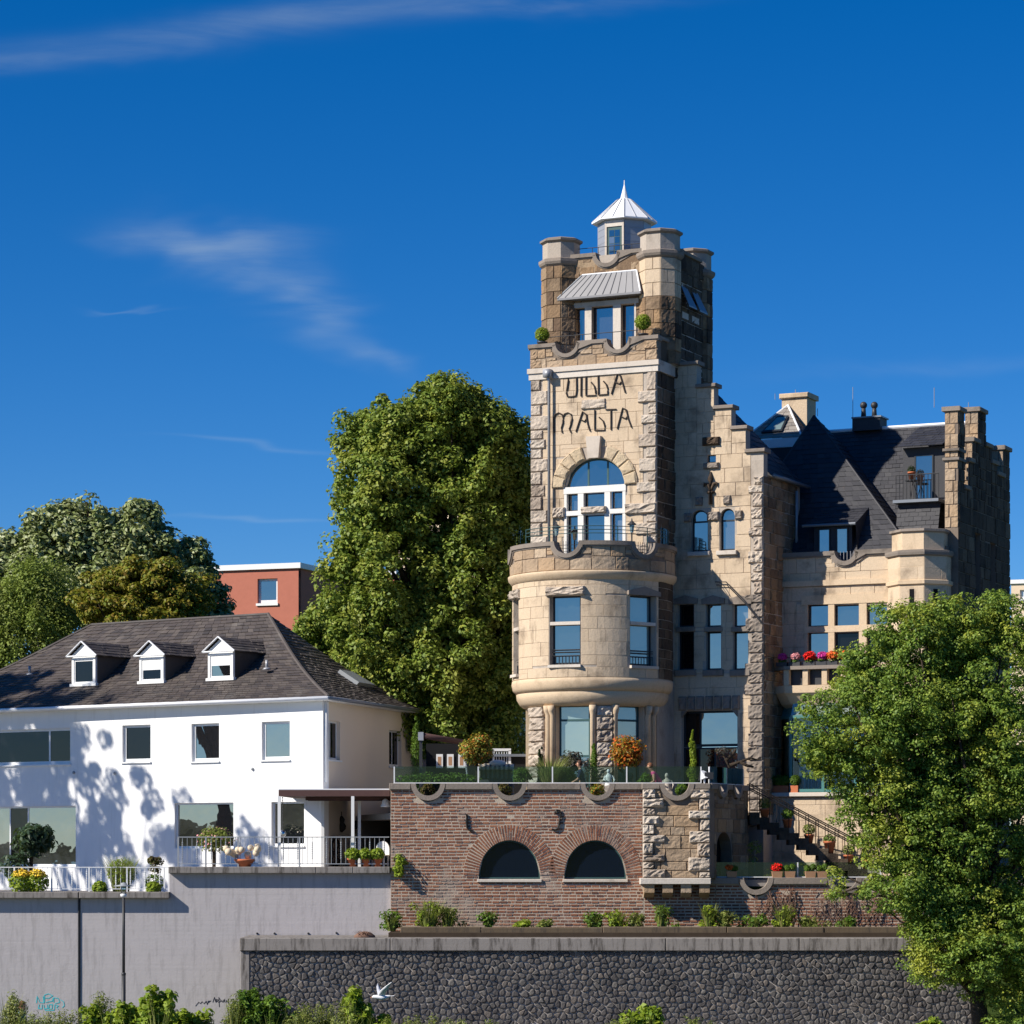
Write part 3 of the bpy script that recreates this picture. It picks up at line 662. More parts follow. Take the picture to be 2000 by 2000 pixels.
S_ = [[(0, 0), (4, -6), (10, -5), (12, 2), (10, 12), (9, 22), (6, 30), (0, 33), (-5, 31)]]
for ox, oy, fl in ((1083, 1588, 1), (907, 1590, 0)):
    p = [(x, y) for x, y in (S_[0] if fl else [(4, 0), (5, 8), (4, 16), (5, 26), (9, 31), (16, 32)])]
    MB().tube([PW.pt(*PW.hit(ox+x, oy+y), .04) for x, y in p], .035, 6).build('wall_anchor', 'iron', tw)
# ---------------------------------------------------------------- low brick wall to the right
lw = thing('low_brick_wall', 'low crumbling brick wall with dry creepers and ring notches', 'wall', (aW(1550), YW, 3.7))
lz1, lc1 = PW.z(1000, 1727), PW.z(1000, 1714); lr = [(aW(1476.5), 24/60.64), (aW(1649), 24/60.64)]
m = wall(PW, aW(1257.5), aW(1960), tz0, lz1-.5, (), -.4, -.008); m.merge(parapet(PW, aW(1386), aW(1960), lz1-.5, lz1, lr, -.3, -.008)); m.merge(wall(PW, aW(1257.5), aW(1386), lz1-.5, PW.z(1000, 1700), (), -.4, -.009)); m.build('mortar_bed', 'white_mortar', lw)
bb = []; o2 = []
for c, r_ in lr: o2 += disc_slices(c, lz1, r_+.06, False, 10)
brick_rows(PW, aW(1258), aW(1800), tz0+.1, lz1-.005, o2, bb)
pieces('brick', bb, 'brick', lw, 150, 'brick_mass')
ce = [aW(1386)]+sum([[c-r_-.16, c+r_+.16] for c, r_ in lr], [])+[aW(1960)]
for i in range(0, len(ce), 2): MB().block(PW, ce[i], ce[i+1], lz1, lc1, -.38, .09, .012).build('coping', 'grey_stone', lw)
for c, r_ in lr: ringset(PW, c, r_, lc1, lw)
# ---------------------------------------------------------------- stone bastion with corbels, and the terrace return wall
YBA = 93.5; PA = Plane((0, YBA), 0); aA = PA.a
ba = thing('stone_bastion', 'tan stone bastion with rock-faced quoins carried on corbels', 'bastion', (aA(1320), YBA, 4.6))
bz0, bz1 = PA.z(1320, 1715), PA.z(1320, 1541); br = [(aA(1322), 24/61)]
m = wall(PA, aA(1256), aA(1386), bz0, bz1-.5, (), -.48, -.02); m.merge(parapet(PA, aA(1256), aA(1386), bz1-.5, bz1, br, -.35, -.02)); m.build('mortar_bed', 'dark_mortar', ba)
bo = disc_slices(br[0][0], bz1, br[0][1]+.14, False, 4)
pieces('stone_block', ashlar(PA, [(aA(1256)+.35, aA(1386)-.35, bz0, bz1)], bo, (.24, .5), (.4, .9), (.0, .03), .012, .015, .008, 31), 'tan_brown', ba, 60)
for a_, s_, sd_ in ((aA(1255.5), 1, 41), (aA(1386.5), -1, 42)): pieces('quoin', quoins(PA, a_, s_, bz0, bz1, (.2, .48), .36, .62, .10, .05, sd_), 'rough_stone', ba, 40)
cA1 = PA.z(1320, 1530)
for x0, x1 in ((1254, 0), (0, 1387)):
    a0, a1 = (aA(x0), br[0][0]-br[0][1]-.16) if x0 else (br[0][0]+br[0][1]+.16, aA(x1)); MB().block(PA, a0, a1, bz1, cA1, -.5, .08, .012).build('coping', 'grey_stone', ba)
ringset(PA, br[0][0], br[0][1], cA1, ba)
MB().block(PA, aA(1250), aA(1388), PA.z(1320, 1727), bz0, -.5, .14, .015).build('base_slab', 'light_stone', ba)
for x in (1258, 1294, 1330, 1366):
    a0, a1 = aA(x), aA(x+20); zt = PA.z(1320, 1727.5)
    m = MB(); m.prism([PA.pt(a0, zt, .06), PA.pt(a0, zt-.26, .04), PA.pt(a0, zt-.42, -.30), PA.pt(a0, zt-.42, -.5), PA.pt(a0, zt, -.5)], PA.pt(a1, 0)-PA.pt(a0, 0)); m.build('corbel', 'tan_brown', ba)
TH = 25.0
PR = Plane(PA.pt(aA(1386.5), 0)[:2], TH-90)   # return wall of the terrace, running back to the villa
LR = 3.5; rt = thing('terrace_return_wall', 'shaded stone side wall of the terrace with dark arched doorway and two ring notches', 'wall', PR.pt(1.7, FL_LOW))
pz1 = bz1; pr = [(1.0, .30), (2.35, .30)]
dop = (.55, 1.95, FL_LOW, FL_LOW+1.55, FL_LOW+.95)
m = wall(PR, .55, LR, 3.7, pz1-.5, [dop], -.4, 0); m.merge(wall(PR, .02, .55, bz0, pz1-.5, (), -.4, 0)); m.merge(parapet(PR, .02, LR, pz1-.5, pz1, pr, -.3, 0)); m.build('wall_body', 'dark_mortar', rt)
pieces('stone_block', ashlar(PR, [(.4, LR, FL_LOW, pz1)], [dop[:4]]+disc_slices(pr[0][0], pz1, .45, False)+disc_slices(pr[1][0], pz1, .45, False), (.3, .5), (.4, .9), (.0, .03), .01, .015, .008, 51), 'brown_stone', rt, 40)
MB().box(PR, .5, 2.0, FL_LOW, FL_LOW+1.6, -.42, -.38).build('door', 'interior', rt)
for a0, a1 in ((.0, .56), (1.44, 1.91), (2.79, LR)): MB().block(PR, a0, a1, pz1, cA1, -.4, .08, .012).build('coping', 'grey_stone', rt)
for c, r_ in pr: ringset(PR, c, r_, cA1, rt, w=.14)
# terrace floors
fl = MB(); fl.prism([(aW(763)+.1, YW+.2, FL_T-.2), (aA(1386)-.1, YW+.2, FL_T-.2), PR.pt(LR, FL_T-.2, -.05), (9.5, 112, FL_T-.2), (-8, 112, FL_T-.2)][0:5], (0, 0, .2)); structure(fl.build('terrace_floor', 'paving'))
lo = MB(); lo.prism([(aA(1386)+.1, YW+.2, FL_LOW-.2), (24, YW+.2, FL_LOW-.2), (24, 108, FL_LOW-.2), (6, 108, FL_LOW-.2)], (0, 0, .2)); structure(lo.build('lower_terrace_floor', 'paving'))
hl = MB(); hl.wbox(-36, xs-.02, YC+.1, 112, 4.3, FL_L); hl.wbox(xs-.02, aW(763)-.02, YC+.1, 112, 4.3, FL_R); structure(hl.build('house_terrace_floor', 'paving'))
# ---------------------------------------------------------------- the castle-like villa
YT = 99.5; TF = Plane(at(1160, 0, YT)[:2], TH)            # tower front
G = TF.shift(1.58); W = TF.shift(3.43); UT = TF.shift(1.1)
vil = thing('castle_villa', 'tan sandstone castle villa with square tower, round bay and stepped gables', 'villa', TF.pt(0, FL_T))
BC = TF.pt(TF.a(1157), 0); BAY = Cyl(BC[:2], 2.73); yb = BC.y-2.73
def zb(y): return zz(y, yb)
# --- tower shaft
tl, tr = TF.a(1037), TF.a(1283); z_floor = zb(1085); z_band0, z_band1 = TF.z(1160, 734), TF.z(1160, 712)
wa = TF.rect(1103, 894, 1221, 1085); zsp = TF.z(1160, 950); aop = (wa[0], wa[1], z_floor-.3, wa[3], zsp)
tower = wall(TF, tl, tr, FL_T, z_band1, [aop], -.45, -.012)
TS = Plane(TF.pt(tr, 0)[:2], TH-90)
tower.merge(wall(TS, 0.001, 4.2, FL_T, z_band1+.6, (), -.4, -.002)); tower.box(TF, tl, tl+.4, FL_T, z_band1, -4, -.451)
tw_ = tower.build('tower_wall', 'mortar', vil)
ac, ar = (wa[0]+wa[1])/2, (wa[1]-wa[0])/2
aops = [(wa[0]-.02, wa[1]+.02, z_floor-.4, zsp+.02)]+disc_slices(ac, zsp, ar+.22, True, 8)
pieces('stone_block', ashlar(TF, [(tl+.45, tr-.5, z_floor-.5, z_band0)], aops, (.40, .52), (.6, 1.15), (.004, .012), 0, .006, .004, 61), 'sandstone', tw_, 90)
pieces('quoin', quoins(TF, tl, 1, z_floor-.4, z_band0, (.28, .5), .42, .62, .07, .024, 62)+quoins(TF, tr, -1, z_floor-.4, z_band0, (.28, .5), .36, .66, .07, .026, 64), 'rough_stone', tw_, 60)
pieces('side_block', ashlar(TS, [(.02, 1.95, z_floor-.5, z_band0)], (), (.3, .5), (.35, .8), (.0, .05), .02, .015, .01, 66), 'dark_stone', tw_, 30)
MB().block(TF, ac-.48, ac+.40, TF.z(1160, 798), TF.z(1160, 780), -.02, .07, .02, .03).build('sign_stone', 'rough_stone', tw_)
# voussoirs and keystone
vo = []
for i in range(10):
    if i in (4, 5): continue
    g0, g1 = PI*(i+.02)/10, PI*(i+.98)/10; m = MB(); m.size = 1; rr = random.Random(i)
    q = [(ac-math.cos(g)*(ar+f), zsp+math.sin(g)*(wa[3]-zsp+f)) for g, f in ((g0, .0), ((g0+g1)/2, .0), (g1, .0), (g1, .46), ((g0+g1)/2, .47), (g0, .46))]
    cc = (sum(p[0] for p in q)/6, sum(p[1] for p in q)/6); vs = [TF.pt(*p, -.03) for p in q]+[TF.pt(*p, .06) for p in q]+[TF.pt(cc[0]+(p[0]-cc[0])*.8, cc[1]+(p[1]-cc[1])*.8, .10+rr.uniform(-.015, .02)) for p in q]
    m.add(vs, [(k_, (k_+1) % 6, 6+(k_+1) % 6, 6+k_) for k_ in range(6)]+[(6+k_, 6+(k_+1) % 6, 12+(k_+1) % 6, 12+k_) for k_ in range(6)]+[tuple(range(12, 18))]); vo.append(m)
pieces('voussoir', vo, 'tan_rough', tw_)
m = MB(); kz0, kz1 = wa[3]-.02, TF.z(1160, 853); kx = ac
m.prism([TF.pt(kx-.20, kz0, -.02), TF.pt(kx+.20, kz0, -.02), TF.pt(kx+.27, kz1, -.02), TF.pt(kx-.27, kz1, -.02)], TF.pt(0, 0, .19)-TF.pt(0, 0, 0)); m.build('keystone', 'light_stone', tw_)
# arched tower window with a white stone cross frame below
wz = TF.z(1160, 950)
window(TF, wa[0], wa[1], wz-.08, wa[3], tw_, (.36, .68), (), .20, .07, 'green_frame', 'pane', None, 'arched_window', arch=wz+.02)
cf = MB()
def pxbox(m, sf, x0, y0, x1, y1, d0, d1): m.box(sf, *sf.rect(x0, y0, x1, y1), d0, d1)
zt0, zt1 = TF.z(1160, 962), TF.z(1160, 949); zm0, zm1 = TF.z(1160, 1005), TF.z(1160, 996)
cf.box(TF, wa[0]-.03, wa[1]+.03, zt0, zt1, -.16, .03); cf.box(TF, wa[0]-.03, wa[1]+.03, zm0, zm1, -.16, .03)
for x0, x1 in ((1129, 1140), (1181, 1192)):
    for lo_, hi_ in ((z_floor-.2, zm0), (zm1, zt0)): cf.box(TF, TF.a(x0), TF.a(x1), lo_, hi_, -.15, .02)
for x0, x1 in ((1102, 1107), (1216, 1222)):
    for lo_, hi_ in ((z_floor-.2, zm0), (zm1, zt0)): cf.box(TF, TF.a(x0), TF.a(x1), lo_, hi_, -.15, .015)
cf.build('cross_frame', 'white_stone', tw_)
for x0, x1 in ((1107, 1129), (1140, 1181), (1192, 1216)):
    window(TF, TF.a(x0), TF.a(x1), zm1, zt0, tw_, (), (), .20, .04, 'dark_frame', 'pane'); window(TF, TF.a(x0), TF.a(x1), z_floor-.2, zm0, tw_, (), (), .20, .04, 'dark_frame', 'pane')
MB().block(TF, TF.a(1137), TF.a(1185), TF.z(1160, 1003), TF.z(1160, 990), -.1, .16, .03, .05).build('hood_stone', 'rough_stone', tw_)
for x0, x1 in ((1080, 1104), (1222, 1283)): MB().block(TF, TF.a(x0), TF.a(x1), TF.z(1160, 1008), TF.z(1160, 988), -.03, .12, .03, .06).build('band_stone', 'rough_stone', tw_)
# lettering
LET = [[(535, 130), (545, 180), (530, 280), (515, 370), (535, 425), (600, 425), (660, 412), (672, 330), (668, 110)], [(740, 110), (738, 420)], [(812, 95), (812, 410), (960, 405), (955, 330), (935, 260), (890, 205)],
       [(995, 90), (1003, 400), (1140, 388), (1140, 300), (1115, 235), (1075, 190)], [(1195, 385), (1285, 85), (1330, 105), (1370, 240), (1405, 365)], [(1255, 205), (1320, 235), (1345, 200)],
       [(332, 970), (327, 760), (345, 695), (400, 668), (450, 692), (467, 740), (465, 820), (440, 900), (455, 970)], [(468, 720), (495, 682), (540, 667), (590, 692), (602, 760), (582, 850), (560, 910), (585, 965)],
       [(660, 955), (760, 652), (815, 692), (840, 840), (875, 945)], [(735, 770), (790, 800), (820, 760)], [(945, 625), (945, 933), (1095, 930), (1095, 860), (1070, 790), (1010, 735)], [(1110, 620), (1270, 615)], [(1190, 625), (1190, 925)],
       [(1285, 910), (1365, 597), (1420, 622), (1455, 770), (1500, 890)], [(1345, 725), (1410, 760), (1440, 720)]]
for st_ in LET:
    P = [TF.hit(1040+x/7.728, 720+y/7.728) for x, y in st_]; MB().tube([TF.pt(*p, .035) for p in densify(P, .08)], .025, 6).build('letter', 'letter_iron', tw_)
# hopper head and drainpipe
ax = TF.a(1076); m = MB(); m.tube([TF.pt(ax, z_floor+.1, .16), TF.pt(ax, z_band0-.1, .16), TF.pt(ax, z_band0+.05, .24)], .05, 8); m.box(TF, ax-.16, ax+.10, z_band0+.02, z_band0+.30, .05, .33); m.build('drainpipe', 'zinc', tw_, True)
# string course and notched parapet of the tower balcony
MB().box(TF, tl-.06, tr+.06, z_band0, z_band0+(z_band1-z_band0)*.55, -.4, .06).build('string_course', 'light_stone', tw_); MB().box(TF, tl-.10, tr+.10, z_band0+(z_band1-z_band0)*.55+.002, z_band1, -.4, .11).build('string_course', 'light_stone', tw_)
MB().box(TS, .05, 2.2, z_band0, z_band1, -.3, .10).build('string_course', 'light_stone', tw_)
def coping_run(sf, a0, a1, z, nts, w, d0, d1, mat, parent, name='coping'):
    MB().band(sf, densify(notch_path(a0, a1, z, nts), .12 if sf.curved else .4), 0, -w, d0, d1).build(name, mat, parent); MB().band(sf, densify(notch_path(a0, a1, z, nts), .12 if sf.curved else .4), -w, -w-.05, d0+.06, d1-.05).build(name+'_moulding', mat, parent)
zp1 = TF.z(1160, 664); tn = [(TF.a(1107), .40), (TF.a(1208), .40)]
pp = parapet(TF, tl-.03, tr+.03, z_band1, zp1-.1, [(c, r_+.08) for c, r_ in tn], -.28, .0); pp.build('parapet', 'dark_mortar', vil)
po = [o for c, r_ in tn for o in disc_slices(c, zp1, r_+.2, False)]
pieces('stone_block', ashlar(TF, [(tl-.03, tr-.4, z_band1, zp1-.14)], po, (.3, .42), (.4, .8), (.012, .03), .012, .012, .008, 71)+quoins(TF, tr+.03, -1, z_band1, zp1-.14, (.3, .4), .4, .5, .05, .03, 72)+quoins(TF, tl-.03, 1, z_band1, zp1-.14, (.3, .4), .3, .45, .05, .03, 73), 'tan_brown', vil, 40)
coping_run(TF, tl-.08, tr+.08, zp1, tn, .13, -.32, .09, 'grey_stone', vil)
MB().box(TS, .10, 1.6, z_band1, zp1-.1, -.25, .02).build('parapet', 'dark_stone', vil); MB().block(TS, .0, 1.6, zp1-.12, zp1-.01, -.3, .09).build('coping', 'grey_stone', vil)
MB().box(TF, tl, tr, z_band1-.02, z_band1+.06, -1.3, -.29).build('balcony_floor', 'paving', vil)
m = MB(); zr = TF.z(1160, 650)
for x0, x1 in ((1092, 1125), (1190, 1228)):
    pass
rail(m, TF.pt(tl+.1, zr, -.15), TF.pt(tr-.1, zr, -.15), .014)
for f in (.04, .27, .34, .40, .64, .72, .80, .96): rail(m, TF.pt(tl+(tr-tl)*f, z_band1+.1, -.15), TF.pt(tl+(tr-tl)*f, zr, -.15), .011)
m.build('balcony_rail', 'dark_metal', vil)
# --- upper tower: set-back cube with octagonal corner turrets
ul, ur = UT.a(1090.5), UT.a(1284); uz0, uz1 = z_band1, UT.z(1186, 492)
uw = wall(UT, ul, ur, uz0, uz1-.1, [UT.rect(1120, 597, 1143, 690), UT.rect(1156, 593, 1198, 690), UT.rect(1213, 590, 1240, 690)], -.35, -.012)
US = Plane(UT.pt(ur+.50, 0)[:2], TH-90); uw.merge(wall(US, .4, 3.1, G.z(1320, 760), uz1-.1, (), -.3, 0)); uw = uw.build('upper_tower_wall', 'mortar', vil)
uo = [UT.rect(1118, 588, 1241, 690)]; un = (UT.a(1186), .40)
pieces('stone_block', ashlar(UT, [(ul+.5, ur-.5, uz0, uz1-.12)], uo+disc_slices(un[0], uz1, .62, False), (.34, .48), (.35, .7), (.01, .03), .012, .012, .01, 81), 'brown_stone', uw, 60)
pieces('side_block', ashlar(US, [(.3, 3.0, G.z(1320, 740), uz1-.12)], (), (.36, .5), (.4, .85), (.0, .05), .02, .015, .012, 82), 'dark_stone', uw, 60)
fm = MB()
for x0, x1, y0 in ((1143, 1156, 597), (1198, 1213, 593), (1116, 1120.5, 599), (1239.5, 1243, 590)): fm.box(UT, UT.a(x0), UT.a(x1), uz0+.1, UT.z((x0+x1)/2, y0), -.25, .04)
fm.box(UT, UT.a(1112), UT.a(1248), UT.z(1180, 597.5), UT.z(1180, 588), -.25, .05); fm.build('window_surround', 'light_stone', uw)
for x0, x1, y0 in ((1120.5, 1143, 597), (1156, 1198, 594), (1213, 1239.5, 591)): window(UT, UT.a(x0), UT.a(x1), uz0+.1, UT.z(1180, 597.5), uw, (), (), .20, .05, 'dark_frame', 'pane')
pp = parapet(UT, ul+.3, ur-.3, uz1-.7, uz1-.1, [(un[0], un[1]+.06)], -.3, .02); pp.build('parapet', 'brown_stone', vil); coping_run(UT, ul+.4, ur-.4, uz1, [un], .13, -.34, .10, 'grey_stone', vil)
MB().box(US, .5, 2.7, uz1-.7, uz1-.1, -.3, .03).build('parapet', 'dark_stone', vil); MB().block(US, .5, 2.7, uz1-.1, uz1+.03, -.34, .10).build('coping', 'grey_stone', vil)
MB().box(UT, ul, ur, uz1-.8, uz1-.7, -3.2, -.3).build('roof_deck', 'dark_zinc', vil)
OCT = 22.5-TH
def turret(c, ztop, zbot, r_, pale_to, name='corner_turret'):
    h = lambda *p: [(a_/math.cos(R(22.5)), z_) for a_, z_ in p]
    o = MB(); o.lathe((c.x, c.y, 0), h((r_-.03, zbot), (r_-.03, ztop-.1)), 8, OCT); o = o.build(name, 'mortar', vil)
    k1 = ztop-.72
    MB().lathe((c.x, c.y, 0), h((r_-.01, k1-.26), (r_+.06, k1-.20), (r_+.10, k1-.12), (r_+.10, k1-.02), (r_-.02, k1+.02)), 8, OCT).build('cornice', 'grey_stone', o)
    MB().lathe((c.x, c.y, 0), h((r_-.05, k1), (r_-.05, ztop-.13)), 8, OCT).build('cap_drum', 'cream_stone', o)
    MB().lathe((c.x, c.y, 0), h((r_-.02, ztop-.16), (r_+.06, ztop-.10), (r_+.06, ztop-.03), (r_-.06, ztop+.02)), 8, OCT).build('cap_stone', 'grey_stone', o)
    bl = {'sandstone': [], 'brown_stone': [], 'dark_stone': []}; side = 2*r_*math.tan(R(22.5)); rr = random.Random(int(c.x*100))
    for f in range(8):
        g = R(-TH+45*f); n = Vector((math.sin(g), -math.cos(g)));
        if n.y > .35: continue
        P = Plane((c.x+n.x*(r_-.012), c.y+n.y*(r_-.012)), 0); P.u = Vector((-n.y, n.x)); P.n = n; z = zbot; i = f
        while z < k1-.3:
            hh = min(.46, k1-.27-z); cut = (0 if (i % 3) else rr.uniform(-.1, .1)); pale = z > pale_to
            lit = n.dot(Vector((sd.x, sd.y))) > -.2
            key = 'sandstone' if pale else ('brown_stone' if (lit or rr.random() < .5) else 'dark_stone')  # shade painted in: faces turned from the sun mix in darker stone
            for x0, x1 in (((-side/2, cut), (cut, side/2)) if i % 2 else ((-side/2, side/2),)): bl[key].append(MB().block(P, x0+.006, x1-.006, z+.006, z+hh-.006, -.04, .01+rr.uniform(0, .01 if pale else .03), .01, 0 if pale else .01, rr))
            z += hh; i += 1
    for k_, v in bl.items():
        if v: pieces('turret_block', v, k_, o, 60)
cL, cR = UT.pt(ul, 0, -.25), UT.pt(ur, 0, -.25); cB = UT.pt(ur, 0, -3.3); cB2 = UT.pt(ul, 0, -3.3)
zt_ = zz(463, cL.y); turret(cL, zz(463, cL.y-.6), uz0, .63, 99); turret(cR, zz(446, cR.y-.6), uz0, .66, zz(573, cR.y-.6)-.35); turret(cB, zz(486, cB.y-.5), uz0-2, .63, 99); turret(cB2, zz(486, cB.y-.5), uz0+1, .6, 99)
# zinc lean-to over the windows
lm = MB(); p0, p1 = UT.pt(UT.a(1094)+.08, UT.z(1094, 585), .42), UT.pt(UT.a(1262)-.04, UT.z(1258, 573), .42); p0.z = p1.z = UT.z(1180, 580); zt2 = UT.z(1190, 533)
q0, q1 = UT.pt(UT.a(1138), zt2, .03), UT.pt(UT.a(1244), zt2, .03); b0, b1 = UT.pt(UT.a(1094)+.08, p0.z, 0), UT.pt(UT.a(1262)-.04, p0.z, 0)
lm.add([p0, p1, q1, q0, b0, b1], [(0, 1, 2, 3), (0, 3, 4), (1, 5, 2)]); lo_ = MB(); lm.hexa([p0-Vector((0, 0, .07)), p1-Vector((0, 0, .07)), b1-Vector((0, 0, .07)), b0-Vector((0, 0, .07)), p0, p1, b1, b0])
lt = lm.build('lean_to_roof', 'roof_zinc', uw)
for i in range(1, 11):
    f = i/11; MB().tube([p0.lerp(p1, f)+Vector((0, 0, .015)), q0.lerp(q1, f)+Vector((0, 0, .015))], .016, 5).build('standing_seam', 'roof_zinc', lt)
MB().tube([p0, q0], .03, 6).build('hip_seam', 'dark_zinc', lt); MB().tube([p1, q1], .03, 6).build('hip_seam', 'white_zinc', lt); MB().tube([q0, q1], .035, 6).build('flashing', 'white_zinc', lt)
for v0 in (.9, 1.9):
    m = MB(); a_ = [US.pt(v0, UT.z(1186, 560), .02), US.pt(v0+.55, UT.z(1186, 560), .02), US.pt(v0+.65, UT.z(1186, 600), .35), US.pt(v0-.1, UT.z(1186, 600), .35)]; m.prism(a_, (0, 0, -.05)); m.build('side_lean_to', 'dark_zinc', uw)
    MB().box(US, v0-.05, v0+.6, UT.z(1186, 622), UT.z(1186, 610), -.1, .05).build('side_lintel', 'light_stone', uw)
# rails on the tower roof
m = MB(); zr = uz1+.28; rail(m, UT.pt(ul+.4, zr, -.4), UT.pt(ur-.4, zr, -.4), .013)
for f in (.3, .36, .46, .52, .6, .7): rail(m, UT.pt(ul+(ur-ul)*f, uz1-.7, -.4), UT.pt(ul+(ur-ul)*f, zr, -.4), .011)
m.build('roof_rail', 'dark_metal', vil)
# lantern
U2 = UT.shift(1.75); lc = U2.pt(U2.a(1219.5), 0); Yl = lc.y
H8 = lambda *p: [(a_/math.cos(R(22.5)), z_) for a_, z_ in p]
ze = zz(434, Yl); zl0 = uz1-.7
ln_ = MB().lathe((lc.x, lc.y, 0), H8((.86, zl0), (.86, ze-.02)), 8, OCT).build('lantern', 'zinc', vil)
rf = MB().lathe((lc.x, lc.y, 0), H8((1.02, ze-.08), (1.06, ze-.06), (1.06, ze-.02), (.24, zz(391, Yl)), (.13, zz(388, Yl)), (.02, zz(362, Yl)), (.012, zz(352, Yl))), 8, OCT).build('lantern_roof', 'white_zinc', ln_)
for f in range(16):
    g = R(OCT+22.5*f+(0)); k_ = 1/math.cos(R(22.5)) if f % 2 == 0 else 1.0
    MB().tube([(lc.x+math.sin(g)*1.06*k_, lc.y-math.cos(g)*1.06*k_, ze-.01), (lc.x+math.sin(g)*.24*k_, lc.y-math.cos(g)*.24*k_, zz(391, Yl)+.01)], .014, 5).build('seam', 'zinc', rf)
MB().tube([(lc.x, lc.y, zz(362, Yl)), (lc.x, lc.y, zz(350, Yl))], .008, 5).build('finial', 'dark_metal', rf)
for f in (-1, 0, 1, 2):
    g = R(-TH+45*f); n = Vector((math.sin(g), -math.cos(g))); P = Plane((lc.x+n.x*.86, lc.y+n.y*.86), 0); P.u = Vector((-n.y, n.x)); P.n = n; s_ = .86*math.tan(R(22.5))
    if f == 0:
        dm = MB()
        for x0, x1, z0, z1 in ((-s_, -s_+.07, zl0, ze-.1), (s_-.07, s_, zl0, ze-.1), (-s_+.07, s_-.07, ze-.32, ze-.1)): dm.box(P, x0, x1, z0, z1, -.02, .05)
        dm.build('door_frame', 'light_stone', ln_); d_ = MB().box(P, -s_+.07, s_-.07, zl0, ze-.32, -.02, .02).build('lantern_door', 'green_frame', ln_)
        for i in range(2):
            for j in range(4):
                w_ = (s_*2-.34)/2; h_ = .24; MB().box(P, -s_+.16+i*(w_+.02), -s_+.16+i*(w_+.02)+w_, ze-.42-(j+1)*h_, ze-.44-j*h_, .015, .026).build('pane', 'pane', d_)
    else:
        for j in range(6): MB().box(P, -s_+.02, s_-.02, ze-.12-.24*(j+1)+.01, ze-.12-.24*j, 0, .012).build('cladding_board', 'zinc', ln_)
# --- round bay: drum, parapet, mouldings
drum_ops = []; wins = [(1073, 1134, 1162, 1297, 'pane'), (1231, 1282, 1160, 1298, 'pale_pane'), (1000.5, 1009, 1160, 1310, 'pane')]
zd0, zd1 = zb(1322), zb(1126)
for x0, x1, y0, y1, q in wins:
    a0, a1 = (BAY.a(x0), BAY.a(x1)) if x0 > 1010 else (-1.42*2.73, -1.18*2.73)
    drum_ops.append((a0, a1, zb(y1), zb(y0), q))
dr = wall(BAY, -2.0*2.73, 1.62*2.73, zd0, zd1, [o[:4] for o in drum_ops], -.4, -.012).build('round_bay', 'mortar', vil)
dblk = ashlar(BAY, [(-1.95*2.73, .92*2.73, zd0, zd1)], [(o[0]-.02, o[1]+.02, o[2]-.02, o[3]+.02) for o in drum_ops], (.32, .46), (.55, 1.1), (.0, .006), 0, .006, .004, 91)
pieces('stone_block', dblk, 'sandstone', dr, 70)
pieces('shade_block', ashlar(BAY, [(.925*2.73, 1.6*2.73, zd0, zd1)], [(o[0]-.02, o[1]+.02, o[2]-.02, o[3]+.02) for o in drum_ops], (.3, .45), (.3, .6), (.0, .02), .01, .012, .008, 92), 'dark_stone', dr, 40)  # shade side of the drum put into the stone colour
for i, (a0, a1, z0, z1, q) in enumerate(drum_ops):
    zt = z0+(z1-z0)*.60
    window(BAY, a0, a1, z0, z1, dr, (), (.60,), .26, .06, 'dark_frame', q, 'light_stone', 'bay_window')
    P, L = chord(BAY, a0, a1, -.10); MB().box(P, 0, L, zt-.055, zt+.055, -.12, .09).build('transom', 'light_stone', dr)
    P2, L2 = chord(BAY, a0-.12, a1+.14, .02)
    if i == 1: MB().prism([P2.pt(0, z1+.0, -.12), P2.pt(L2, z1+.0, -.12), P2.pt(L2, z1+.14, -.12), P2.pt(L2/2, z1+.30, -.12), P2.pt(0, z1+.14, -.12)], (P2.pt(0, 0, .2)-P2.pt(0, 0, 0))).build('lintel', 'grey_stone', dr)
    else: MB().block(P2, 0, L2, z1+.0, z1+.30, -.2, .12, .03, .07).build('lintel', 'rough_stone', dr)
    for zz_ in (z0+.42, z0+.50): MB().tube([P.pt(.04, zz_, -.02), P.pt(L-.04, zz_, -.02)], .014, 5).build('guard_bar', 'dark_metal', dr)
    for k_ in range(9): MB().tube([P.pt(.06+(L-.12)*k_/8, z0+.02, -.02), P.pt(.06+(L-.12)*k_/8, z0+.30, -.02)], .010, 5).build('guard_bar', 'dark_metal', dr)
    MB().tube([P.pt(.04, z0+.30, -.02), P.pt(L-.04, z0+.30, -.02)], .014, 5).build('guard_bar', 'dark_metal', dr)
def mould(name, prof, mat): return MB().lathe((BC.x, BC.y, 0), prof, 72, 0, -125, 95).build(name, mat, dr, True)
mould('base_torus', [(2.70, zb(1322)), (2.74, zb(1323)), (2.76, zb(1330)), (2.72, zb(1341)), (2.62, zb(1348)), (2.50, zb(1349))], 'sandstone_plain')
mould('base_torus', [(2.56, zb(1346)), (2.60, zb(1350)), (2.58, zb(1360)), (2.48, zb(1370)), (2.36, zb(1376)), (2.0, zb(1377))], 'sandstone_plain')
mould('cornice_moulding', [(2.72, zb(1131)), (2.76, zb(1130)), (2.80, zb(1126)), (2.86, zb(1122)), (2.88, zb(1117)), (2.88, zb(1114)), (2.70, zb(1112))], 'sandstone_plain')
BP = Cyl(BC[:2], 2.80); bpz0, bpz1 = zb(1113), zb(1056); bn = [(BP.a(1107), .42), (BP.a(1258), .42), (-1.47*2.8, .42)]; bn.sort()
parapet(BP, -2.0*2.8, 1.62*2.8, bpz0, bpz1-.1, [(c, r_+.06) for c, r_ in bn], -.3, -.012).build('bay_parapet', 'dark_mortar', dr)
